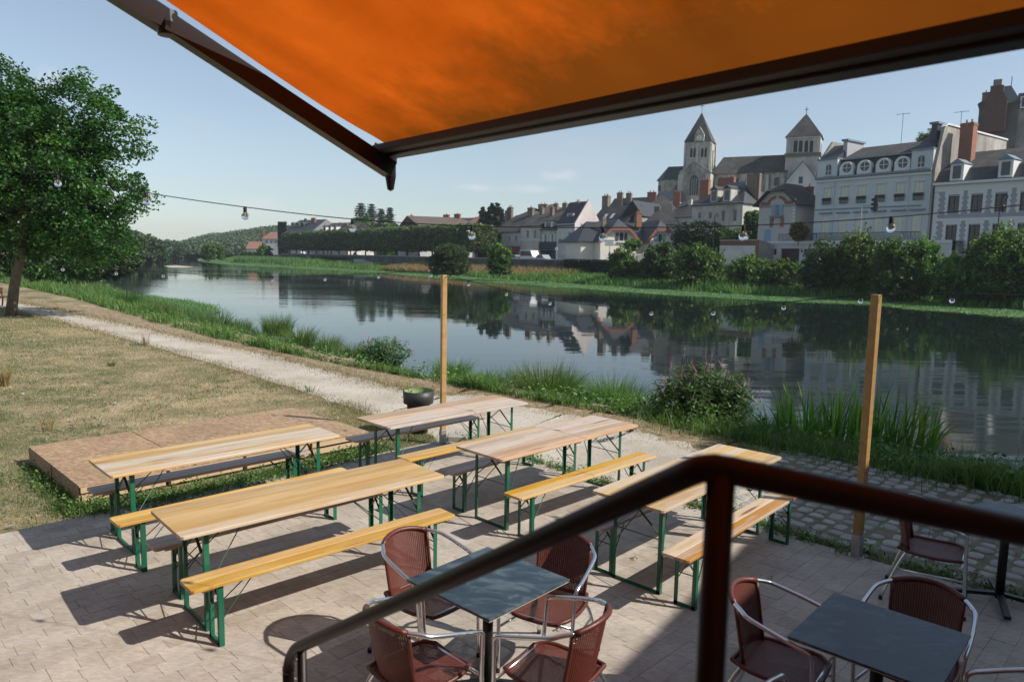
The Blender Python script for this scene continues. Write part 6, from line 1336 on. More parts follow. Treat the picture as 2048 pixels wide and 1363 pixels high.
tag(link('path_edge_grass', np_mesh('path_edge_grass', V, F, rn, k), F_LAWN), 'thin ragged grass creeping over both edges of the path', 'grass', kind='stuff')
# loose stones on the path
P = area_pts(5200, An, Bn); P = P[np.linalg.norm(P[:, :2], axis=1) < 24]; n_ = len(P); sz = rng.uniform(.006, .02, n_); o8 = np.array([(1, 0, 0), (0, 1, 0), (-1, 0, 0), (0, -1, 0), (0, 0, .8)]); V = (P[:, None] + np.array([0, 0, -.012]) * 0 + o8[None] * sz[:, None, None] * rng.uniform(.7, 1.3, (n_, 5, 3))).reshape(-1, 3); b0 = np.arange(n_) * 5; F = np.concatenate([np.stack([b0 + i, b0 + (i + 1) % 4, b0 + 4], 1) for i in range(4)])
tag(link('path_gravel', np_mesh('path_gravel', V, F), M_COB), 'loose pale stones scattered over the path', 'gravel', kind='stuff')
P0 = area_pts(1500, LA, LB); P0 = P0[(np.linalg.norm(P0[:, :2], axis=1) < 30)]; g0 = np.sin(P0[:, 0] * .7 + 1) * np.cos(P0[:, 1] * .55) > -.2; P0 = P0[g0]; P = (P0[:, None] + rng.normal(0, 1, (len(P0), 26, 3)) * np.array([.09, .09, 0])).reshape(-1, 3); P[:, 2] = -.03; hh = rng.uniform(.03, .085, len(P)); V, F, rn, k = blades(P, hh, np.full(len(P), .011), rng.normal(0, .035, (len(P), 2)), 1)
tag(link('lawn_weeds', np_mesh('lawn_weeds', V, F, rn, k), F_REED), 'small green weed patches scattered through the dry lawn', 'weeds', kind='stuff')
P = area_pts(150, LA, LB); P = P[np.linalg.norm(P[:, :2], axis=1) < 26]; P[:, 2] = .02; V, F, rn, k = leaves(P, np.full(len(P), .035), up=2.5)
tag(link('fallen_leaves', np_mesh('fallen_leaves', V, F, rn, k), M_COB), 'pale fallen leaves lying on the lawn', 'leaves', kind='stuff')
# green weeds at stage foot, paving edge and cobbles
edge1 = [tuple(G(x, y, -.02)) for x, y in [(70, 935), (150, 1015), (200, 1020), (330, 1000), (480, 968), (600, 940), (700, 915), (745, 898)]]
edge2 = [(-.9, 10.45, -.02), (-.1, 10.0, -.02), (.35, 9.3, -.02), (1.1, 8.45, -.02), (1.7, 7.95, -.02), (2.35, 7.4, -.02), (2.85, 6.82, -.02), (3.3, 6.45, -.02), (3.9, 5.9, -.02), (4.6, 5.2, -.02)]
P = np.concatenate([strip_pts(edge1, 7000, .13), strip_pts(edge2, 3200, .06)]); P[:, 2] = -.03; hh = rng.uniform(.03, .14, len(P)); V, F, rn, k = blades(P, hh, np.full(len(P), .008), rng.normal(0, .05, (len(P), 2)), 2)
V2_, F2_, rn2, k2 = broadleaf(np.concatenate([strip_pts(edge1, 700, .12), strip_pts(edge2, 260, .06)]), rng.uniform(.03, .14, 960), .02, 10, .05)
tag(link('edge_grass', np_mesh('edge_grass', V, F, rn, k), F_BANK), 'green weeds sprouting along the stage foot and the paving edge', 'weeds', kind='stuff')
tag(link('edge_weeds', np_mesh('edge_weeds', V2_, F2_, rn2, k2), F_BUSH), 'small leafy weeds along the stage foot and the paving edge', 'weeds', kind='stuff')
# shaded undergrowth along the right bank beside the cobbles
P = bank_pts(16000, .0, .55, NB - 95, NB - 35); P[:, :2] += rng.normal(0, .3, (len(P), 2)); hh = rng.uniform(.12, .5, len(P)); V, F, rn, k = blades(P, hh, np.full(len(P), .01), rng.normal(0, .2, (len(P), 2)), 4)
tag(link('undergrowth', np_mesh('undergrowth', V, F, rn, k), F_BANK), 'shaded tangled grass on the right bank behind the cobbles', 'grass', kind='stuff')
for (px, py, lab) in ((500, 745, None), (210, 728, None), (35, 855, None)):
    pass
def weed(px, py, label, h=.25, n=60, mat=F_DRY):
    b = G(px, py, -.02); th = thing('lawn_tuft', label, 'grass tuft', b, 0, 'taller tufts on the lawn'); a = rng.uniform(0, 6.28, n); P = np.stack([.06 * np.cos(a), .06 * np.sin(a), np.zeros(n)], 1); V, F, rn, k = blades(P, h * rng.uniform(.5, 1, n), np.full(n, .008), np.stack([np.cos(a), np.sin(a)], 1) * .1, 3); link('blade_tuft', np_mesh('blade_tuft', V, F, rn, k), mat, th)
weed(224, 732, 'small green tuft in the middle of the dry lawn', .22, 80, F_BANK); weed(292, 690, 'thin seed stalks at the lawn edge of the path', .5, 50); weed(10, 772, 'tall straw and green tuft at the left of the lawn', .45, 220); weed(95, 860, 'pale seed stalks on the near lawn', .3, 40); weed(620, 785, 'small stalks growing at the path edge above the stage', .25, 30, F_REED)

# ------------------------------------------------------------------ paving
u45 = Vector((math.cos(R(45)), math.sin(R(45)), 0)); n45 = Vector((-u45.y, u45.x, 0))
pc = Vector((-1.02, 10.26, 0))   # far corner of the paving
def uv(p): p = Vector(p) - pc; return p.x * u45.x + p.y * u45.y, p.x * n45.x + p.y * n45.y
edge_poly = [(-.1, 9.97), (.33, 9.27), (.71, 8.85), (1.1, 8.4), (1.8, 7.85), (2.35, 7.35), (2.85, 6.8), (3.2, 6.4), (3.54, 6.08), (3.9, 5.75), (4.6, 5.0), (6.5, 3.0), (9, .6)]
def right_limit(v):   # largest u still paved for course v
    P = [uv((x, y, 0)) for x, y in [(-1.02, 10.26)] + edge_poly]
    for (a, b) in zip(P[:-1], P[1:]):
        lo_, hi_ = sorted((a[1], b[1]))
        if lo_ <= v <= hi_: return a[0] + (b[0] - a[0]) * (v - a[1]) / (b[1] - a[1] + 1e-9)
    return P[-1][0] if v < P[-1][1] else -99
slabs = []; v = -.150
while v > -14.5:
    lim = min(right_limit(v), right_limit(v + .148)) - .005; lim = min(lim, 4.5)
    u = lim
    while u > -13:
        l = random.choice((.13, .15, .17, .19, .21, .24)); slabs.append((u - l, v, l, .148)); u -= l
    v -= .148
paving = thing('paving', None, None); paving['kind'] = 'structure'; del paving['kind']
paving['label'] = 'pale travertine paving of the terrace'; paving['kind'] = 'structure'
def cpos(a): c = pc + u45 * (a[0] + a[2] / 2) + n45 * (a[1] + a[3] / 2); return c
def inview(c):
    if c.y < .3: return False
    k = c.x / c.y; py = (CAMH / c.y) * 1443 + 512; return -.8 < k < .8 and py < 1480
vis = [a for a in slabs if inview(cpos(a))]
vis.sort(key=lambda a: cpos(a).length); near, rest = [], []
nearset = [a for a in vis if cpos(a).y > 3.2][:290]; ids = {id(a) for a in nearset}
cache = {}
def slab_mesh(l, w_):
    if l in cache: return cache[l]
    x, y, c = l / 2 - .0009, w_ / 2 - .0009, .0009; vs = [(-x, -y, -.03), (x, -y, -.03), (x, y, -.03), (-x, y, -.03), (-x, -y, -c), (x, -y, -c), (x, y, -c), (-x, y, -c), (-x + c, -y + c, 0), (x - c, -y + c, 0), (x - c, y - c, 0), (-x + c, y - c, 0)]
    fs = [(0, 1, 5, 4), (1, 2, 6, 5), (2, 3, 7, 6), (3, 0, 4, 7), (4, 5, 9, 8), (5, 6, 10, 9), (6, 7, 11, 10), (7, 4, 8, 11), (8, 9, 10, 11)]
    me = bpy.data.meshes.new('paver'); me.from_pydata(vs, [], fs); me.materials.append(M_PAV); cache[l] = me; return me
for a in nearset:
    o = bpy.data.objects.new('paver', slab_mesh(a[2], a[3])); C.objects.link(o); o.parent = paving; c = cpos(a); o.location = (c.x, c.y, random.uniform(-.001, .001)); o.rotation_euler = (random.uniform(-.003, .003), random.uniform(-.003, .003), R(45))
VV, FF, RR = [], [], []
for a in slabs:
    if id(a) in ids: continue
    c = cpos(a)
    if c.y < -3: continue
    me = slab_mesh(a[2], a[3]); b = len(VV); zz = random.uniform(-.0015, .0015); rv = random.random()
    for vtx in me.vertices: p = c + u45 * vtx.co.x + n45 * vtx.co.y; VV.append((p.x, p.y, vtx.co.z + zz)); RR.append(rv)
    FF += [tuple(i + b for i in f.vertices) for f in me.polygons]
me = bpy.data.meshes.new('paver_field'); me.from_pydata(VV, [], FF); at_ = me.attributes.new('rnd', 'FLOAT', 'POINT'); at_.data.foreach_set('value', RR)
o = link('paver_field', me, M_PAV, paving); o['kind'] = 'stuff'
bed = MB(); B_ = [pc + u45 * (-13) + n45 * .0, pc] + [Vector((x, y, 0)) for x, y in edge_poly] + [Vector((4, -6, 0)), Vector((-14, -6, 0)), Vector((-14, -1, 0))]
bed.add([(p.x, p.y, -.0045) for p in B_], [tuple(range(len(B_)))]).build('paving_bed', M_JOINT, paving, fix=False)
# ---- old cobbles beside the paving
cob = thing('cobbled_strip', None, None); cob['kind'] = 'structure'; cob['label'] = 'old worn limestone cobbles overgrown with weeds beside the paving'
cm = []
for v_ in range(5):
    n = 8; ang = sorted(rng.uniform(0, 6.28, n)); ang = [2 * math.pi * k / n + rng.uniform(-.2, .2) for k in range(n)]; rr = rng.uniform(.8, 1.05, n)
    P = [(.5 * r * (abs(math.cos(a)) ** .6) * (1 if math.cos(a) > 0 else -1), .5 * r * (abs(math.sin(a)) ** .6) * (1 if math.sin(a) > 0 else -1)) for a, r in zip(ang, rr)]
    vs = [(p[0], p[1], -.04) for p in P] + [(p[0] * .95, p[1] * .95, .004) for p in P] + [(p[0] * .7, p[1] * .7, .014) for p in P]
    fs = [(k, (k + 1) % n, n + (k + 1) % n, n + k) for k in range(n)] + [(n + k, n + (k + 1) % n, 2 * n + (k + 1) % n, 2 * n + k) for k in range(n)] + [tuple(range(2 * n, 3 * n))]
    me = bpy.data.meshes.new('cobble'); me.from_pydata(vs, [], fs); me.materials.append(M_COB); cm.append(me)
nc = 0; v = -3.7
while v > -9.8:
    r0 = right_limit(v); u = r0 + .14
    while u < r0 + 3.2 and nc < 290:
        if random.random() < .93:
            l = random.uniform(.13, .22); c = pc + u45 * (u + l / 2) + n45 * (v + random.uniform(-.02, .02))
            o = bpy.data.objects.new('cobblestone', random.choice(cm)); C.objects.link(o); o.parent = cob; o.location = (c.x, c.y, -.016 + random.uniform(-.006, .005)); o.scale = (l * 1.08, .165 * random.uniform(.8, 1.1), 1); o.rotation_euler = (random.uniform(-.05, .05), random.uniform(-.05, .05), R(45) + random.uniform(-.12, .12)); nc += 1
            u += l + .035
        else: u += .16
    v -= .165
P = [(3.2, 8.3), (2.55, 7.2), (2.85, 6.8), (3.2, 6.4), (3.54, 6.08), (3.9, 5.75), (4.6, 5.0), (6.5, 3.0), (9, .6), (12, 3), (8, 6.6), (5.6, 8.4), (4.2, 9.6), (3.0, 9.6)]
MB().add([(x, y, -.014) for x, y in P], [tuple(range(len(P)))]).build('cobble_bed', M_EARTH, cob, fix=False)
PP = []
for _ in range(5200):
    vv_ = random.uniform(-9.8, -3.7); uu = right_limit(vv_) + random.uniform(0, 3.2); c = pc + u45 * uu + n45 * vv_
    if math.sin(c.x * 3.1 + 1) * math.cos(c.y * 2.7) + random.uniform(-.7, .7) > .15: PP.append((c.x, c.y, -.03))
PP = np.array(PP); V, F, rn, k = blades(PP, rng.uniform(.02, .09, len(PP)), np.full(len(PP), .008), rng.normal(0, .05, (len(PP), 2)), 2)
tag(link('joint_weeds', np_mesh('joint_weeds', V, F, rn, k), F_BANK), 'weeds growing between the old cobbles', 'weeds', kind='stuff')
o = MB()
c0 = G(1985, 1065, 0); bevel(MB().prism([(-.55, -.75), (.7, -.65), (.75, .5), (.2, .8), (-.6, .6)], 2, -.03, .02).build('concrete_slab', simple('rough concrete', (.34, .33, .31), .9, var=.25, scale=5, bumpd=.01), None, loc=(c0.x + .75, c0.y + .1, 0)), .01)
tag(bpy.data.objects['concrete_slab'], 'rough pale concrete slab in the cobbles beside the round iron base', 'slab')
# dry leaves lying about
for i, (px, py, lab) in enumerate([(1271, 1115, 'crumpled dry leaf on the paving under the nearest trestle table'), (1117, 1255, 'small dry leaf right of the sunlit slate table'), (1545, 1155, 'small dead leaf on the shaded paving'), (1180, 1330, 'tiny dark leaf near the shade edge')]):
    c = G(px, py, .01); t_ = MB(); 
    for k in range(5): a = rng.uniform(0, 6.28); t_.add([(0, 0, .004), (.025 * math.cos(a), .025 * math.sin(a), .012), (.045 * math.cos(a + .3), .045 * math.sin(a + .3), .004), (.025 * math.cos(a + .7), .025 * math.sin(a + .7), .016)], [(0, 1, 2, 3)])
    tag(t_.build('dry_leaf', F_DRY, None, loc=c, fix=False), lab, 'leaf', 'dry leaves on the paving')

# ------------------------------------------------------------------ trestle tables and benches
def leg_frame(parent, x, half, H, kindT, inward):
    """U-shaped green steel leg with braces; x position, inward = +1/-1 towards the middle"""
    wv = .03; m = MB()
    lg = MB()
    for s in (-1, 1):
        lg.box(x - .018, x + .018, s * half - .0025, s * half + .0025, .0, H); lg.box(x - .018 if inward > 0 else x + .013, x - .013 if inward > 0 else x + .018, s * half - (0 if s < 0 else wv), s * half + (wv if s < 0 else 0), .0, H)
    lg.box(x - .018, x + .018, -half, half, 0, .005); lg.box(x - .018, x - .013, -half, half, .005, .03)
    f = lg.build('leg_frame', M_GREEN, parent)
    b = MB(); zt = H - .015
    b.bar((x, -half, H * .62), (x, half * .45, zt), .004, .022, Vector((1, 0, 0))); b.bar((x, half, H * .62), (x, -half * .45, zt), .004, .022, Vector((1, 0, 0)))
    b.tube([(x, -half, H * .6), (x, half, H * .6)], .005, 5)
    dx = inward * (.36 if kindT else .26)
    b.tube([(x, -half, H * .42), (x + dx, -half * .25, zt)], .0045, 5); b.tube([(x, half, H * .42), (x + dx, half * .25, zt)], .0045, 5)
    b.build('brace', M_STEEL, parent)
def make_set(kind, mat, W_, H, nplank, bow=0., label='', cat='', name='', inset=.2, half=.22):
    th = thing(name, label, cat, (0, 0, 0)); pw = W_ / nplank
    for i in range(nplank):
        y0 = -W_ / 2 + i * pw; y1 = y0 + pw - .0006; Lh = 1.1
        r0 = .018 if i == 0 else 0; r1 = .018 if i == nplank - 1 else 0
        P = [(-Lh + r0, y0), (Lh - r0, y0), (Lh, y0 + r0), (Lh, y1 - r1), (Lh - r1, y1), (-Lh + r1, y1), (-Lh, y1 - r1), (-Lh, y0 + r0)]; Pn = []
        for p in P:
            if not Pn or (abs(p[0] - Pn[-1][0]) + abs(p[1] - Pn[-1][1])) > 1e-6: Pn.append(p)
        if abs(Pn[0][0] - Pn[-1][0]) + abs(Pn[0][1] - Pn[-1][1]) < 1e-6: Pn.pop()
        bevel(MB().prism(Pn, 2, H - .026, H).build('plank', mat, th), .0045 if i in (0, nplank - 1) else .0008, 2)
    for x in (-1.1 + inset * .62, 1.1 - inset * .62): MB().box(x - .04, x + .04, -W_ * .36, W_ * .36, H - .05, H - .0265).build('cleat', M_CLEAT, th)
    leg_frame(th, -1.1 + inset, half, H - .0265, kind == 'T', 1); leg_frame(th, 1.1 - inset, half, H - .0265, kind == 'T', -1)
    return th
TB = {'TA': (-2.817, 6.92, .774), 'TB': (-1.601, 5.619, .739), 'B1': (-2.455, 6.46, .783), 'B2': (-1.914, 5.991, .765), 'B3': (-1.338, 5.321, .749), 'A1': (-3.081, 7.208, .784), 'TC': (-.789, 8.814, .775), 'C1': (-1.143, 9.232, .786), 'C2': (-.401, 8.473, .788), 'TD': (.465, 7.641, .782), 'D1': (.105, 8.02, .80), 'D2': (.803, 7.289, .784), 'TE': (1.678, 6.348, .819), 'E1': (1.456, 6.575, .80), 'E2': (1.99, 6.003, .832)}
T0 = make_set('T', M_TABY, .68, .772, 6, label='t', cat='table', name='trestle_table', inset=.2, half=.23)
B0 = make_set('B', M_BEN, .238, .464, 2, label='b', cat='bench', name='trestle_bench', inset=.2, half=.09)
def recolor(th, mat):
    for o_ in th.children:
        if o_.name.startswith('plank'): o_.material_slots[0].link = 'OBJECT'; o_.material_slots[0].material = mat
LB_ = {'TA': 'long wooden trestle table beside the low wooden stage', 'TB': 'long varnished trestle table at the front left of the terrace', 'TC': 'trestle table farthest back, before the green lined planter', 'TD': 'trestle table in the middle, between the far post and the handrail', 'TE': 'trestle table partly hidden behind the handrail corner',
       'A1': 'shaded bench tucked between the stage and its trestle table', 'B1': 'yellow bench between the two left trestle tables', 'B2': 'shaded bench pushed half under the front left table', 'B3': 'yellow bench nearest the camera on the left', 'C1': 'shaded bench behind the farthest back table', 'C2': 'yellow bench in front of the farthest back table', 'D1': 'shaded bench under the far side of the middle table', 'D2': 'long yellow bench in front of the middle table', 'E1': 'bench half under the table behind the handrail', 'E2': 'pale worn bench with orange stripes right of the last table'}
mats = {'TA': M_TABY, 'TB': M_TABY, 'TC': M_TAB, 'TD': M_TAB, 'TE': M_TABY, 'A1': M_BEN_SHADE, 'B2': M_BEN_SHADE, 'C1': M_BEN_SHADE, 'D1': M_BEN_SHADE, 'E1': M_BEN_SHADE, 'E2': M_BENW}
firstT = firstB = True
for k_, (x, y, a) in TB.items():
    if k_[0] == 'T': t_ = T0 if firstT else copy_tree(T0); firstT = False; grp = 'trestle tables on the terrace'
    else: t_ = B0 if firstB else copy_tree(B0); firstB = False; grp = 'trestle benches on the terrace'
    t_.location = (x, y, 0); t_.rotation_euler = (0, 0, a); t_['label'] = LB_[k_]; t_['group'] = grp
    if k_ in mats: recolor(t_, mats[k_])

# ------------------------------------------------------------------ stage
zs = .2; c1 = G(157, 972, zs); c2 = G(738, 862, zs); c3 = G(580, 815, zs); c0_ = G(75, 889, zs)
du = (c2 - c1); Ls = du.length; du.normalize(); ang = math.atan2(du.y, du.x); dv = Vector((-du.y, du.x, 0)); Ws = ((c0_ - c1).dot(dv) + (c3 - c2).dot(dv)) / 2
st = thing('stage', 'low square edged stage of osb boards on the lawn', 'stage', (c1.x, c1.y, 0), ang)
npan = 3
for i in range(npan):
    a = Ls * i / npan; b = Ls * (i + 1) / npan
    for (v0, v1) in ((0, Ws / 2 - .002), (Ws / 2 + .002, Ws)):
        bevel(MB().box(a + .004, b - .004, v0, v1, zs - .018, zs + random.uniform(-.001, .001)).build('panel', M_OSB, st), .002, 1)
M_PINEW = simple('raw pine board', (.50, .36, .22), .75, var=.12, scale=4)
for i in range(4):
    a = Ls * i / 4; b = Ls * (i + 1) / 4
    MB().box(a + .03, b - .03, .005, .03, .02, .085).build('fascia_board', M_PINEW, st); MB().box(a + .02, b - .02, .005, .03, .115, zs - .02).build('fascia_board', M_PINEW, st); MB().box(a + .02, a + .1, .032, .08, 0, zs - .02).build('batten', M_PINEW, st)
for i in range(2): MB().box(.005, .03, Ws * i / 2 + .032, Ws * (i + 1) / 2 - .01, .0, zs - .02).build('side_board', M_OSB, st)
MB().box(.1, Ls - .05, .09, Ws - .05, 0, .02).build('skid', M_DOORR, st)
MB().box(Ls - .03, Ls - .005, .032, Ws, .0, zs - .02).build('side_board', M_OSB, st)

# ------------------------------------------------------------------ posts
def wpost(px, py, topz, label, rz, block=False):
    b = G(px, py, 0); th = thing('wooden_post', label, 'post', b, rz, 'posts carrying the string lights')
    bevel(MB().box(-.035, .035, -.035, .035, .12, topz).build('timber', M_POST, th), .004, 2)
    bevel(MB().box(-.039, .039, -.039, .039, .006, .2).build('metal_shoe', M_GALV, th), .002, 1); MB().box(-.075, .075, -.075, .075, 0, .006).build('base_plate', M_GALV, th)
    for sx in (-1, 1):
        for sy in (-1, 1): MB().tube([(sx * .058, sy * .058, .006), (sx * .058, sy * .058, .018)], .008, 6).build('bolt', M_GALV, th)
    return b
p1 = wpost(885.5, 886, 2.40, 'far wooden post in a metal shoe behind the back tables', R(30)); p2 = wpost(1713, 1110, 2.40, 'near wooden post in a metal shoe beside the cobbles', R(38))
bevel(MB().box(-.14, .14, -.1, .1, -.02, .07).build('stone_block', M_COB, None, loc=(p1.x + .2, p1.y + .22, 0)), .01); tag(bpy.data.objects['stone_block'], 'pale stone block at the foot of the far post', 'stone block')
# ------------------------------------------------------------------ planter
b = G(836, 868, 0); b = Vector((-1.4, 10.75, 0)); th = thing('planter', 'round dark planter with lime green lining and a sparse plant', 'planter', b)
MB().lathe([(0, 0), (.145, 0), (.175, .44), (.225, .45), (.235, .64), (.222, .64), (.215, .5)], 32).build('pot', M_POT, th, True, fix=False); MB().lathe([(.22, .638), (.212, .50), (0, .50)], 32).build('liner', M_POTG, th, True, fix=False); MB().lathe([(.21, .53), (0, .545)], 24).build('soil', M_SOIL, th, fix=False)
P = np.array([(rng.normal(0, .07), rng.normal(0, .07), .54) for _ in range(9)]); V, F, rn, k = broadleaf(P, rng.uniform(.15, .32, 9), .016, 16, .03); link('sprig', np_mesh('sprig', V, F, rn, k), F_WIL, th)

# ------------------------------------------------------------------ string lights
def bulb_mesh():
    g = MB().lathe([(0, -.0755), (.009, -.0745), (.017, -.068), (.0215, -.056), (.021, -.046), (.016, -.036), (.0095, -.031), (.0085, -.028)], 18); s = MB().lathe([(0, .004), (.009, .003), (.0105, -.012), (.0105, -.03), (0, -.03)], 12); f = MB().tube([(-.004, 0, -.032), (-.007, 0, -.05), (0, 0, -.058), (.007, 0, -.05), (.004, 0, -.032)], .0018, 5)
    return g.mesh('bulb_glass'), s.mesh('socket'), f.mesh('filament')
gm, smm, fm_ = bulb_mesh(); gm.polygons.foreach_set('use_smooth', [True] * len(gm.polygons)); gm.materials.append(M_BULB); smm.materials.append(M_CABLE); fm_.materials.append(M_FILA)
def strand(name, label, pts, bulbs, r=.004):
    th = thing(name, label, 'string lights'); MB().tube(pts, r, 5).build('cable', M_CABLE, th, fix=False)
    for p in bulbs:
        s = bpy.data.objects.new('socket', smm); C.objects.link(s); s.parent = th; s.location = p
        g = bpy.data.objects.new('bulb', gm); C.objects.link(g); g.parent = s; f = bpy.data.objects.new('filament', fm_); C.objects.link(f); f.parent = s
def smooth(P, n=8):
    P = [Vector(p) for p in P]; out = []
    for i in range(len(P) - 1):
        a, b, c, d = P[max(i - 1, 0)], P[i], P[i + 1], P[min(i + 2, len(P) - 1)]
        for k in range(n):
            t = k / n; out.append(.5 * ((2 * b) + (c - a) * t + (2 * a - 5 * b + 4 * c - d) * t * t + (3 * b - a - 3 * c + d) * t ** 3))
    return out + [P[-1]]
S1 = [(-60, 318), (115, 350), (292, 385), (490, 414), (705, 438), (944, 452), (1207, 455), (1487, 451), (1783, 434), (2100, 404)]
k0 = 4.73; b1 = []
for i, (px, py) in enumerate(S1): D = k0 * (1 - .0367 * (i - 1)); b1.append(AT(px, py, D))
strand('string_lights', 'near strand of clear bulbs crossing in front of the river', smooth(b1), b1[1:9], .0028)
s2 = [(a, b_) for a, b_ in [(937, 561), (1013, 580), (1100, 598), (1194, 611), (1303, 617), (1427, 616), (1568, 604), (1722, 590)]]
fr_s = [.0925, .2162, .3446, .469, .597, .7268, .856, .975]; top1 = Vector((p1.x, p1.y, 2.38)); top2 = Vector((p2.x, p2.y, 2.39)); b2 = []
for f, (px, py) in zip(fr_s, s2): D = p1.y + (p2.y - p1.y) * f; b2.append(AT(px, py, D))
strand('string_lights', 'strand of clear bulbs sagging between the two wooden posts', smooth([top1] + b2 + [top2]), b2)
s3 = [(862, 543), (757, 546), (650, 551), (545, 553), (441, 550), (326, 544), (232, 539), (125, 531)]; b3 = [AT(px, py, p1.y - .05 * i) for i, (px, py) in enumerate(s3)]
strand('string_lights', 'strand of clear bulbs running left from the far post over the river', smooth([top1] + b3 + [AT(-80, 515, p1.y - .5)]), b3)
b4 = [AT(1905, 588, 6.0), AT(2070, 590, 5.7)]
strand('string_lights', 'short strand running right from the near wooden post', smooth([top2] + b4), b4)

# ------------------------------------------------------------------ cafe tables and chairs
def make_chair():
    th = thing('bistro_chair', 'c', 'chair'); UVm = None
    def arc_back(n=13, r=.235, z=.0):   # plan curve of backrest, open to +x
        return [(-.03 - r * math.cos(a) * .92, r * math.sin(a)) for a in np.linspace(-1.28, 1.28, n)]
    def arc(a, r=.262): return (-.03 - r * math.cos(a) * .9, r * math.sin(a))
    AW = .80; top = [arc(a) for a in np.linspace(-AW, AW, 13)]; ym = top[12][1]
    def grid(name, rows, parent):
        n = len(rows[0]); vs = [p for r_ in rows for p in r_]; m = len(rows); fs = [(i * n + j, i * n + j + 1, (i + 1) * n + j + 1, (i + 1) * n + j) for i in range(m - 1) for j in range(n - 1)]
        me = bpy.data.meshes.new(name); me.from_pydata(vs, [], fs); uvl = me.uv_layers.new()
        for p_ in me.polygons:
            for li in p_.loop_indices: vi = me.loops[li].vertex_index; uvl.data[li].uv = ((vi % n) / (n - 1), (vi // n) / (m - 1))
        return link(name, me, M_CANE, parent, smooth=True)
    zt_ = lambda y: .775 + .028 * (1 - (y / ym) ** 2)
    def bp(p, u): return (p[0] * (.86 + .14 * u) + .035 * (1 - u), p[1] * (.93 + .07 * u), .425 + (zt_(p[1]) - .425) * u)
    bk = grid('backrest', [[bp(p, k / 7) for p in top] for k in range(8)], th)
    rows = []
    for k in range(9):
        u = k / 8; x = -.2 + .45 * u; hw = .20 + .015 * math.sin(u * math.pi) - (.05 * ((u - .75) / .25) ** 2 if u > .75 else 0) - (.03 * (1 - u / .25) if u < .25 else 0); rows.append([(x, hw * (j / 4 - 1), .435 - .014 * math.sin(u * math.pi) - .01 * (1 - (j / 4 - 1) ** 2) - (.02 * ((u - .8) / .2) ** 2 if u > .8 else 0)) for j in range(9)])
    stt = grid('seat', rows, th)
    rim = [rows[k][0] for k in range(9)] + rows[8][1:-1] + [rows[8 - k][8] for k in range(9)] + rows[0][::-1][1:-1]
    MB().tube([Vector(p) for p in rim] + [Vector(rim[0])], .0135, 8, False).build('seat_rim', M_WRAP, th, True, fix=False)
    MB().tube([(p[0] - .004, p[1], zt_(p[1])) for p in top], .0165, 10).build('back_rim', M_WRAP, th, True, fix=False)
    for s in (0, 12): MB().tube([bp(top[s], u) for u in np.linspace(0, .97, 6)], .011, 8).build('side_rim', M_WRAP, th, True, fix=False)
    # aluminium arm + front leg tubes
    for s in (-1, 1):
        A_ = [arc(a * s) for a in (.8, 1.05, 1.3)]
        pth = smooth([(A_[0][0] - .004, A_[0][1], .775), (A_[1][0], A_[1][1], .765), (A_[2][0], A_[2][1] * 1.02, .747), (.05, .272 * s, .712), (.16, .276 * s, .683), (.205, .275 * s, .672), (.237, .272 * s, .65), (.243, .268 * s, .60), (.247, .26 * s, .45), (.258, .25 * s, .22), (.27, .245 * s, .012)], 5)
        MB().tube(pth, .0125, 10).build('arm_tube', M_ALU, th, True, fix=False)
        leg = smooth([(-.14, .165 * s, .42), (-.2, .2 * s, .3), (-.3, .225 * s, .012)], 4)
        MB().tube(leg, .0125, 10).build('rear_leg', M_ALU, th, True, fix=False)
        MB().tube([(.25, .252 * s, .3), (-.215, .202 * s, .27)], .009, 8).build('stretcher', M_ALU, th, True, fix=False)
        for q in ((.27, .245 * s), (-.3, .225 * s)): MB().tube([(q[0], q[1], 0), (q[0], q[1], .03)], .015, 8).build('foot_cap', M_CABLE, th, fix=False)
    MB().tube([(.235, -.25, .41), (.235, .25, .41)], .009, 8).build('seat_bar', M_ALU, th, True, fix=False); MB().tube([(-.15, -.17, .405), (-.15, .17, .405)], .009, 8).build('seat_bar', M_ALU, th, True, fix=False)
    return th
ch0 = make_chair(); firstC = True
def place_chair(x, y, face, label):
    global firstC
    c = ch0 if firstC else copy_tree(ch0); firstC = False; c.location = (x, y, 0); c.rotation_euler = (0, 0, face); c['label'] = label; c['group'] = 'woven bistro chairs'
A47 = R(47.5); ca, sa = math.cos(A47), math.sin(A47)
def cafe_table(x, y, rz, label, s=.70):
    th = thing('cafe_table', label, 'table', (x, y, 0), rz, 'slate topped cafe tables')
    bevel(MB().box(-s / 2, s / 2, -s / 2, s / 2, .722, .735).build('tabletop', M_SLT, th), .003, 2); MB().box(-s / 2 + .004, s / 2 - .004, -s / 2 + .004, s / 2 - .004, .716, .7215).build('underside', simple('pale board edge', (.5, .45, .38), .6), th)
    MB().tube([(0, 0, .04), (0, 0, .71)], .032, 16).build('column', M_BLK, th, True, fix=False); MB().box(-.16, .16, -.03, .03, .70, .7155).build('bracket', M_BLK, th)
    for k in range(4):
        a = k * math.pi / 2 + math.pi / 4; d = Vector((math.cos(a), math.sin(a), 0)); MB().bar(d * .02 + Vector((0, 0, .075)), d * .36 + Vector((0, 0, .035)), .045, .028).build('foot', M_BLK, th); 
    return th
t1 = (-.115, 4.17); t2 = (1.96, 3.59)
cafe_table(*t1, A47, 'slate topped cafe table in the sun at the bottom centre'); cafe_table(*t2, A47, 'slate topped cafe table in the shade at the lower right'); cafe_table(3.93, 5.5, R(20), 'cafe table with black cross base at the right edge beyond the handrail', .5)
def side(t, k, dist): # k: 0 +u,1 +v,2 -u,3 -v
    d = [(ca, sa), (-sa, ca), (-ca, -sa), (sa, -ca)][k]; return t[0] + d[0] * dist, t[1] + d[1] * dist, math.atan2(-d[1], -d[0])
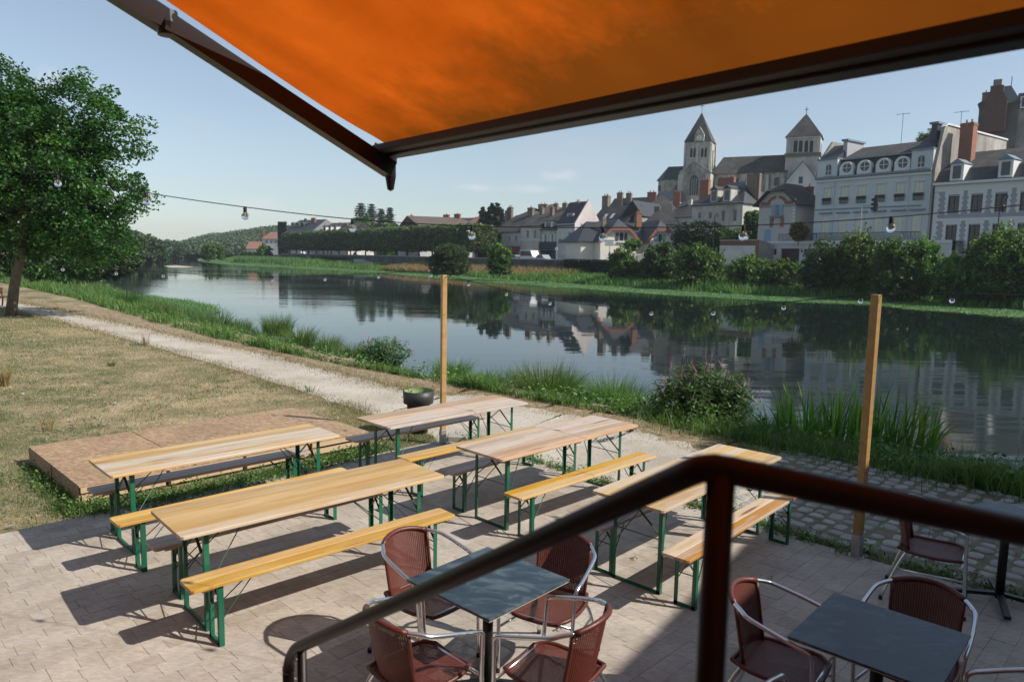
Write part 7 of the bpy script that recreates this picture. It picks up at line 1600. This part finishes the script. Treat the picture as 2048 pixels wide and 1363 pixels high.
place_chair(-.55, 4.57, R(-42), 'woven chair at the upper left side of the sunlit slate table')
place_chair(.29, 4.52, R(-118), 'woven chair at the upper right side of the sunlit slate table')
place_chair(-.49, 3.72, R(44), 'woven chair at the lower left side of the sunlit slate table')
place_chair(.285, 3.74, R(146), 'woven chair at the lower right side of the sunlit slate table')
place_chair(1.54, 3.87, R(-36), 'woven chair at the left side of the shaded slate table')
place_chair(2.34, 3.90, R(-131), 'woven chair behind the shaded slate table')
place_chair(2.45, 3.05, R(165), 'woven chair at the right side of the shaded slate table, only its arm in view')
place_chair(1.41, 2.97, R(47), 'woven chair on the near side of the shaded slate table, cut by the frame')
place_chair(3.37, 5.55, R(-33), 'woven chair standing alone by the cobbles right of the near post')

# red garden bench far left by the path, behind the ash trunk
b = G(28, 616, 0); th = thing('park_bench', 'red brown park bench at the left edge beside the ash trunk', 'bench', (b.x - 1.0, b.y + .6, 0), R(100))
for i in range(3): MB().box(-.8, .8, -.2 + i * .14, -.08 + i * .14, .42, .45).build('seat_slat', M_BENR, th)
for i in range(2): MB().box(-.8, .8, .26, .29, .56 + i * .16, .68 + i * .16).build('back_slat', M_BENR, th)
for x in (-.65, .65): MB().tube([(x, -.2, 0), (x, -.18, .4), (x, .22, .42), (x, .3, .85)], .03, 6).tube([(x, .25, 0), (x, .2, .42)], .03, 6).build('leg', M_IRON, th)

# ------------------------------------------------------------------ handrail in the foreground
def depth_at(px, py, D):   # D along view axis y
    return AT(px, py, D)
hc = depth_at(1412, 930, 1.0); hl = depth_at(600, 1292, 2.35); hr = depth_at(2048, 1062, .97)
hr.z = hc.z + (hr.z - hc.z) * 1.0
rr_ = .0205
th = thing('handrail', 'dark red brown steel handrail of the terrace steps in the foreground', 'railing', (0, 0, 0))
ext = hr + (hr - hc) * 1.2
dd_ = (hl - hc).normalized()
lower = [hl + dd_ * .0, hl + dd_ * .06 + Vector((0, 0, -.004)), hl + dd_ * .12 + Vector((0, 0, -.03)), hl + dd_ * .145 + Vector((0, 0, -.075)), hl + dd_ * .15 + Vector((0, 0, -.16)), Vector((hl.x + dd_.x * .15, hl.y + dd_.y * .15, .0))]
ra = (hr - hc).normalized(); la = (hl - hc).normalized()
cornr = [hc + ra * .035, hc + ra * .014 + la * .002, hc + la * .014 + ra * .002, hc + la * .035]
MB().tube([ext, hc + ra * .3] + cornr + [hc + (hl - hc) * .5] + smooth(lower, 6), rr_, 20).build('top_rail', M_RAIL, th, True, fix=False)
pt = hc + (hr - hc).normalized() * .022; MB().tube([(pt.x, pt.y, pt.z - .005), (pt.x, pt.y, .9)], .0205, 16).build('corner_post', M_RAIL, th, True, fix=False)
q = hl + (hc - hl).normalized() * .02; MB().tube([(q.x, q.y, q.z - .005), (q.x, q.y, 0)], .0165, 12).build('lower_post', M_RAIL, th, True, fix=False)
MB().tube([(ext.x, ext.y, ext.z), (ext.x, ext.y, .9)], .0185, 12).build('end_post', M_RAIL, th, True, fix=False)

# ------------------------------------------------------------------ awning
bx0 = AT(772, 305, 4.2); zb_ = bx0.z
def onz(px, py, z): d = ray(px, py); k = (z - CAMH) / d.z; return Vector((d.x * k, d.y * k, z))
bx1 = onz(2048, 62, zb_)
e1 = (bx1 - bx0); e1.z = 0; e1.normalize()
back = Vector((-e1.y * -1, e1.x * -1, 0)); back = Vector((e1.y, -e1.x, 0))
if back.dot(Vector((-1, -1, 0))) < 0: back = -back
# slope from the arm direction seen in the photograph
pa_ = AT(372, 0, 3.3); 
# fabric side edge: solve slope so that the edge passes the top of the frame at x about 372
best = None
for sl_ in np.linspace(.05, .9, 120):
    for tt in np.linspace(.3, 2.6, 70):
        P_ = bx0 + back * tt + Vector((0, 0, .03 + sl_ * tt)); v_ = P_ - Vector((0, 0, CAMH)); dpt = v_.dot(Fw); ppx = 1024 + FPX * v_.dot(Rt) / dpt; ppy = 681.5 - FPX * v_.dot(Up) / dpt
        er = (ppx - 368) ** 2 + ppy ** 2
        if best is None or er < best[0]: best = (er, sl_, tt)
SL = best[1]
LA_ = 7.4; DP = 3.1
aw = thing('awning', 'orange canvas awning with brown front bar and folding arm overhead', 'awning', (bx0.x, bx0.y, bx0.z), math.atan2(e1.y, e1.x))
sg = 1 if back.dot(Vector((-e1.y, e1.x, 0))) > 0 else -1
# local: x along bar, y sideways (sg*y goes back to the wall)
nx, ny = 150, 30; V_ = []; F_ = []
for j in range(ny + 1):
    for i in range(nx + 1):
        u_ = i / nx * LA_; v_ = j / ny * DP
        z_ = .035 + SL * v_ - .07 * math.sin(math.pi * v_ / DP) - .02 * math.sin(u_ * 7 + v_ * 2 + math.sin(u_ * 2.3)) * math.exp(-v_ * .7) * min(1, v_ * 5) - .026 * math.sin(u_ * 3.6 + v_ * 1.6) * (v_ / DP) - .006 * math.sin(u_ * 17 + v_ * 5 + 2 * math.sin(u_ * 3)) * min(1, v_ * 4)
        V_.append((u_ + .03, sg * v_, z_)); 
F_ = [(j * (nx + 1) + i, j * (nx + 1) + i + 1, (j + 1) * (nx + 1) + i + 1, (j + 1) * (nx + 1) + i) for j in range(ny) for i in range(nx)]
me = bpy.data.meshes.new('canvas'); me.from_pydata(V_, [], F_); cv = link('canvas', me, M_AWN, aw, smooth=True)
cv.scale = (1, 1, 1)
bar = MB().prism([(-.055, -.034), (.045, -.034), (.06, -.008), (.05, .028), (-.02, .046), (-.055, .028)], 0, .0, LA_).build('front_bar', M_BAR, aw); bevel(bar, .006, 2)
bevel(MB().prism([(sg * .058, -.022), (sg * .105, -.012), (sg * .10, .03), (sg * .058, .028)], 0, .02, LA_ - .02).build('inner_profile', M_BARG, aw), .006, 2)
bevel(MB().box(-.02, -.001, -.065, .075, -.06, .05).build('end_cap', M_BAR, aw), .006, 2)
# folding arm below the canvas: elbow then forearm
armz = -.10
A0 = Vector((.05, sg * .0, armz)); elb = Vector((-.09, sg * 1.12, SL * 1.12 + armz + .01)); sh = Vector((-.31, sg * 2.95, SL * 2.95 + armz))
MB().bar(A0, elb, .095, .085).build('forearm', M_BAR, aw); MB().bar(elb + (sh - elb).normalized() * .02, sh, .105, .1).build('upper_arm', M_BAR, aw)
MB().lathe([(0, -.06), (.045, -.056), (.052, 0), (.045, .056), (0, .06)], 14, elb).build('elbow_joint', M_BAR, aw, fix=False); MB().lathe([(0, -.12), (.018, -.11), (.03, -.04), (.03, .03), (0, .03)], 12, A0).build('arm_joint', M_BAR, aw, fix=False)
MB().tube([(0, sg * (DP - .02), SL * DP + .02), (LA_, sg * (DP - .02), SL * DP + .02)], .07, 12).build('roller', M_BAR, aw, fix=False)

# ------------------------------------------------------------------ restaurant building behind the camera, unseen shade casters added beside it
M_RW = simple('restaurant render', (.30, .28, .25), .85, var=.06)
base = bx0 + back * DP; wl_ = thing('restaurant_building', 'cream restaurant building carrying the awning beside the terrace', 'building', (base.x, base.y, 0), math.atan2(e1.y, e1.x))
MB().box(-3.5, 12, sg * .0 if sg > 0 else -6, 6 if sg > 0 else 0, 0, 5.6).build('wall', M_RW, wl_)
# unseen wing added so its eave corner throws the terrace shade edge
cn = Vector((10.6, 7.2, 0)); wd_ = Vector((-.575, -.818, 0)).normalized(); wing = thing('shade_wing', 'unseen two storey wing added to shade the right of the terrace', 'building', cn, math.atan2(wd_.y, wd_.x))
MB().box(0, 13, 0, 9, 0, 5.6).build('wall', M_RW, wing); MB().add([(-.3, -.3, 5.6), (13, -.3, 5.6), (13, 4.5, 8.2), (-.3, 4.5, 8.2), (13, 9.3, 5.6), (-.3, 9.3, 5.6)], [(0, 1, 2, 3), (3, 2, 4, 5), (1, 4, 2), (0, 3, 5)]).build('roof', M_SLATE, wing)
tree('added_shade_tree', 'unseen tree added off to the right so its crown shades the bank', 'tree', (13.6, 7.7, -.6), [(0, 0, 6.4, 2.6, 2.4, 2.9), (1.2, -1.6, 5.6, 2.3, 2.2, 2.2), (3.2, -.4, 6.4, 2.4, 2.3, 2.4)], F_ASH, 700, 55, .6, .14, None, .25, 14, shell=.2)  # unseen trees added to drop shade on the right bank
tree('added_shade_tree', 'second unseen tree added off to the right to widen the bank shade', 'tree', (17.6, 6.4, -.6), [(0, 0, 6.0, 3.0, 2.8, 3.0), (2.2, -1.6, 5.6, 2.6, 2.4, 2.4)], F_ASH, 700, 55, .6, .14, None, .25, 14, shell=.2)
# raised deck under the camera
dk = MB(); hcx = Vector((hc.x, hc.y, 0)); e_ = (hr - hc); e_.z = 0; e_.normalize(); q = Vector((-e_.y, e_.x, 0))
if q.y > 0: q = -q
d1 = hcx - e_ * .9 + Vector((0, 0, 0)); dk.add([tuple(p + Vector((0, 0, 1.0))) for p in (hcx + q * .1, hcx + e_ * 5 + q * .1, hcx + e_ * 5 + q * 3.6, hcx - e_ * 1.5 + q * 3.6, hcx - e_ * .3 + q * .5)] , [(0, 1, 2, 3, 4)])
o = dk.build('raised_deck', M_PAV, None, fix=False); o['kind'] = 'structure'; s_ = o.modifiers.new('t', 'SOLIDIFY'); s_.thickness = .95; s_.offset = -1

# ------------------------------------------------------------------ air
hz = MB().box(-1600, 1600, -800, 2100, -4, 62).build('haze', None); hz['kind'] = 'stuff'; hz['label'] = 'thin summer haze over the river valley'
hm = bpy.data.materials.new('haze air'); hm.use_nodes = True; t = hm.node_tree; t.nodes.clear(); o = nn(t, 'ShaderNodeOutputMaterial'); vp = nn(t, 'ShaderNodeVolumePrincipled')
vp.inputs['Color'].default_value = (.86, .92, 1, 1); vp.inputs['Density'].default_value = .00022; vp.inputs['Anisotropy'].default_value = .2
t.links.new(vp.outputs[0], o.inputs['Volume']); hz.data.materials.append(hm)
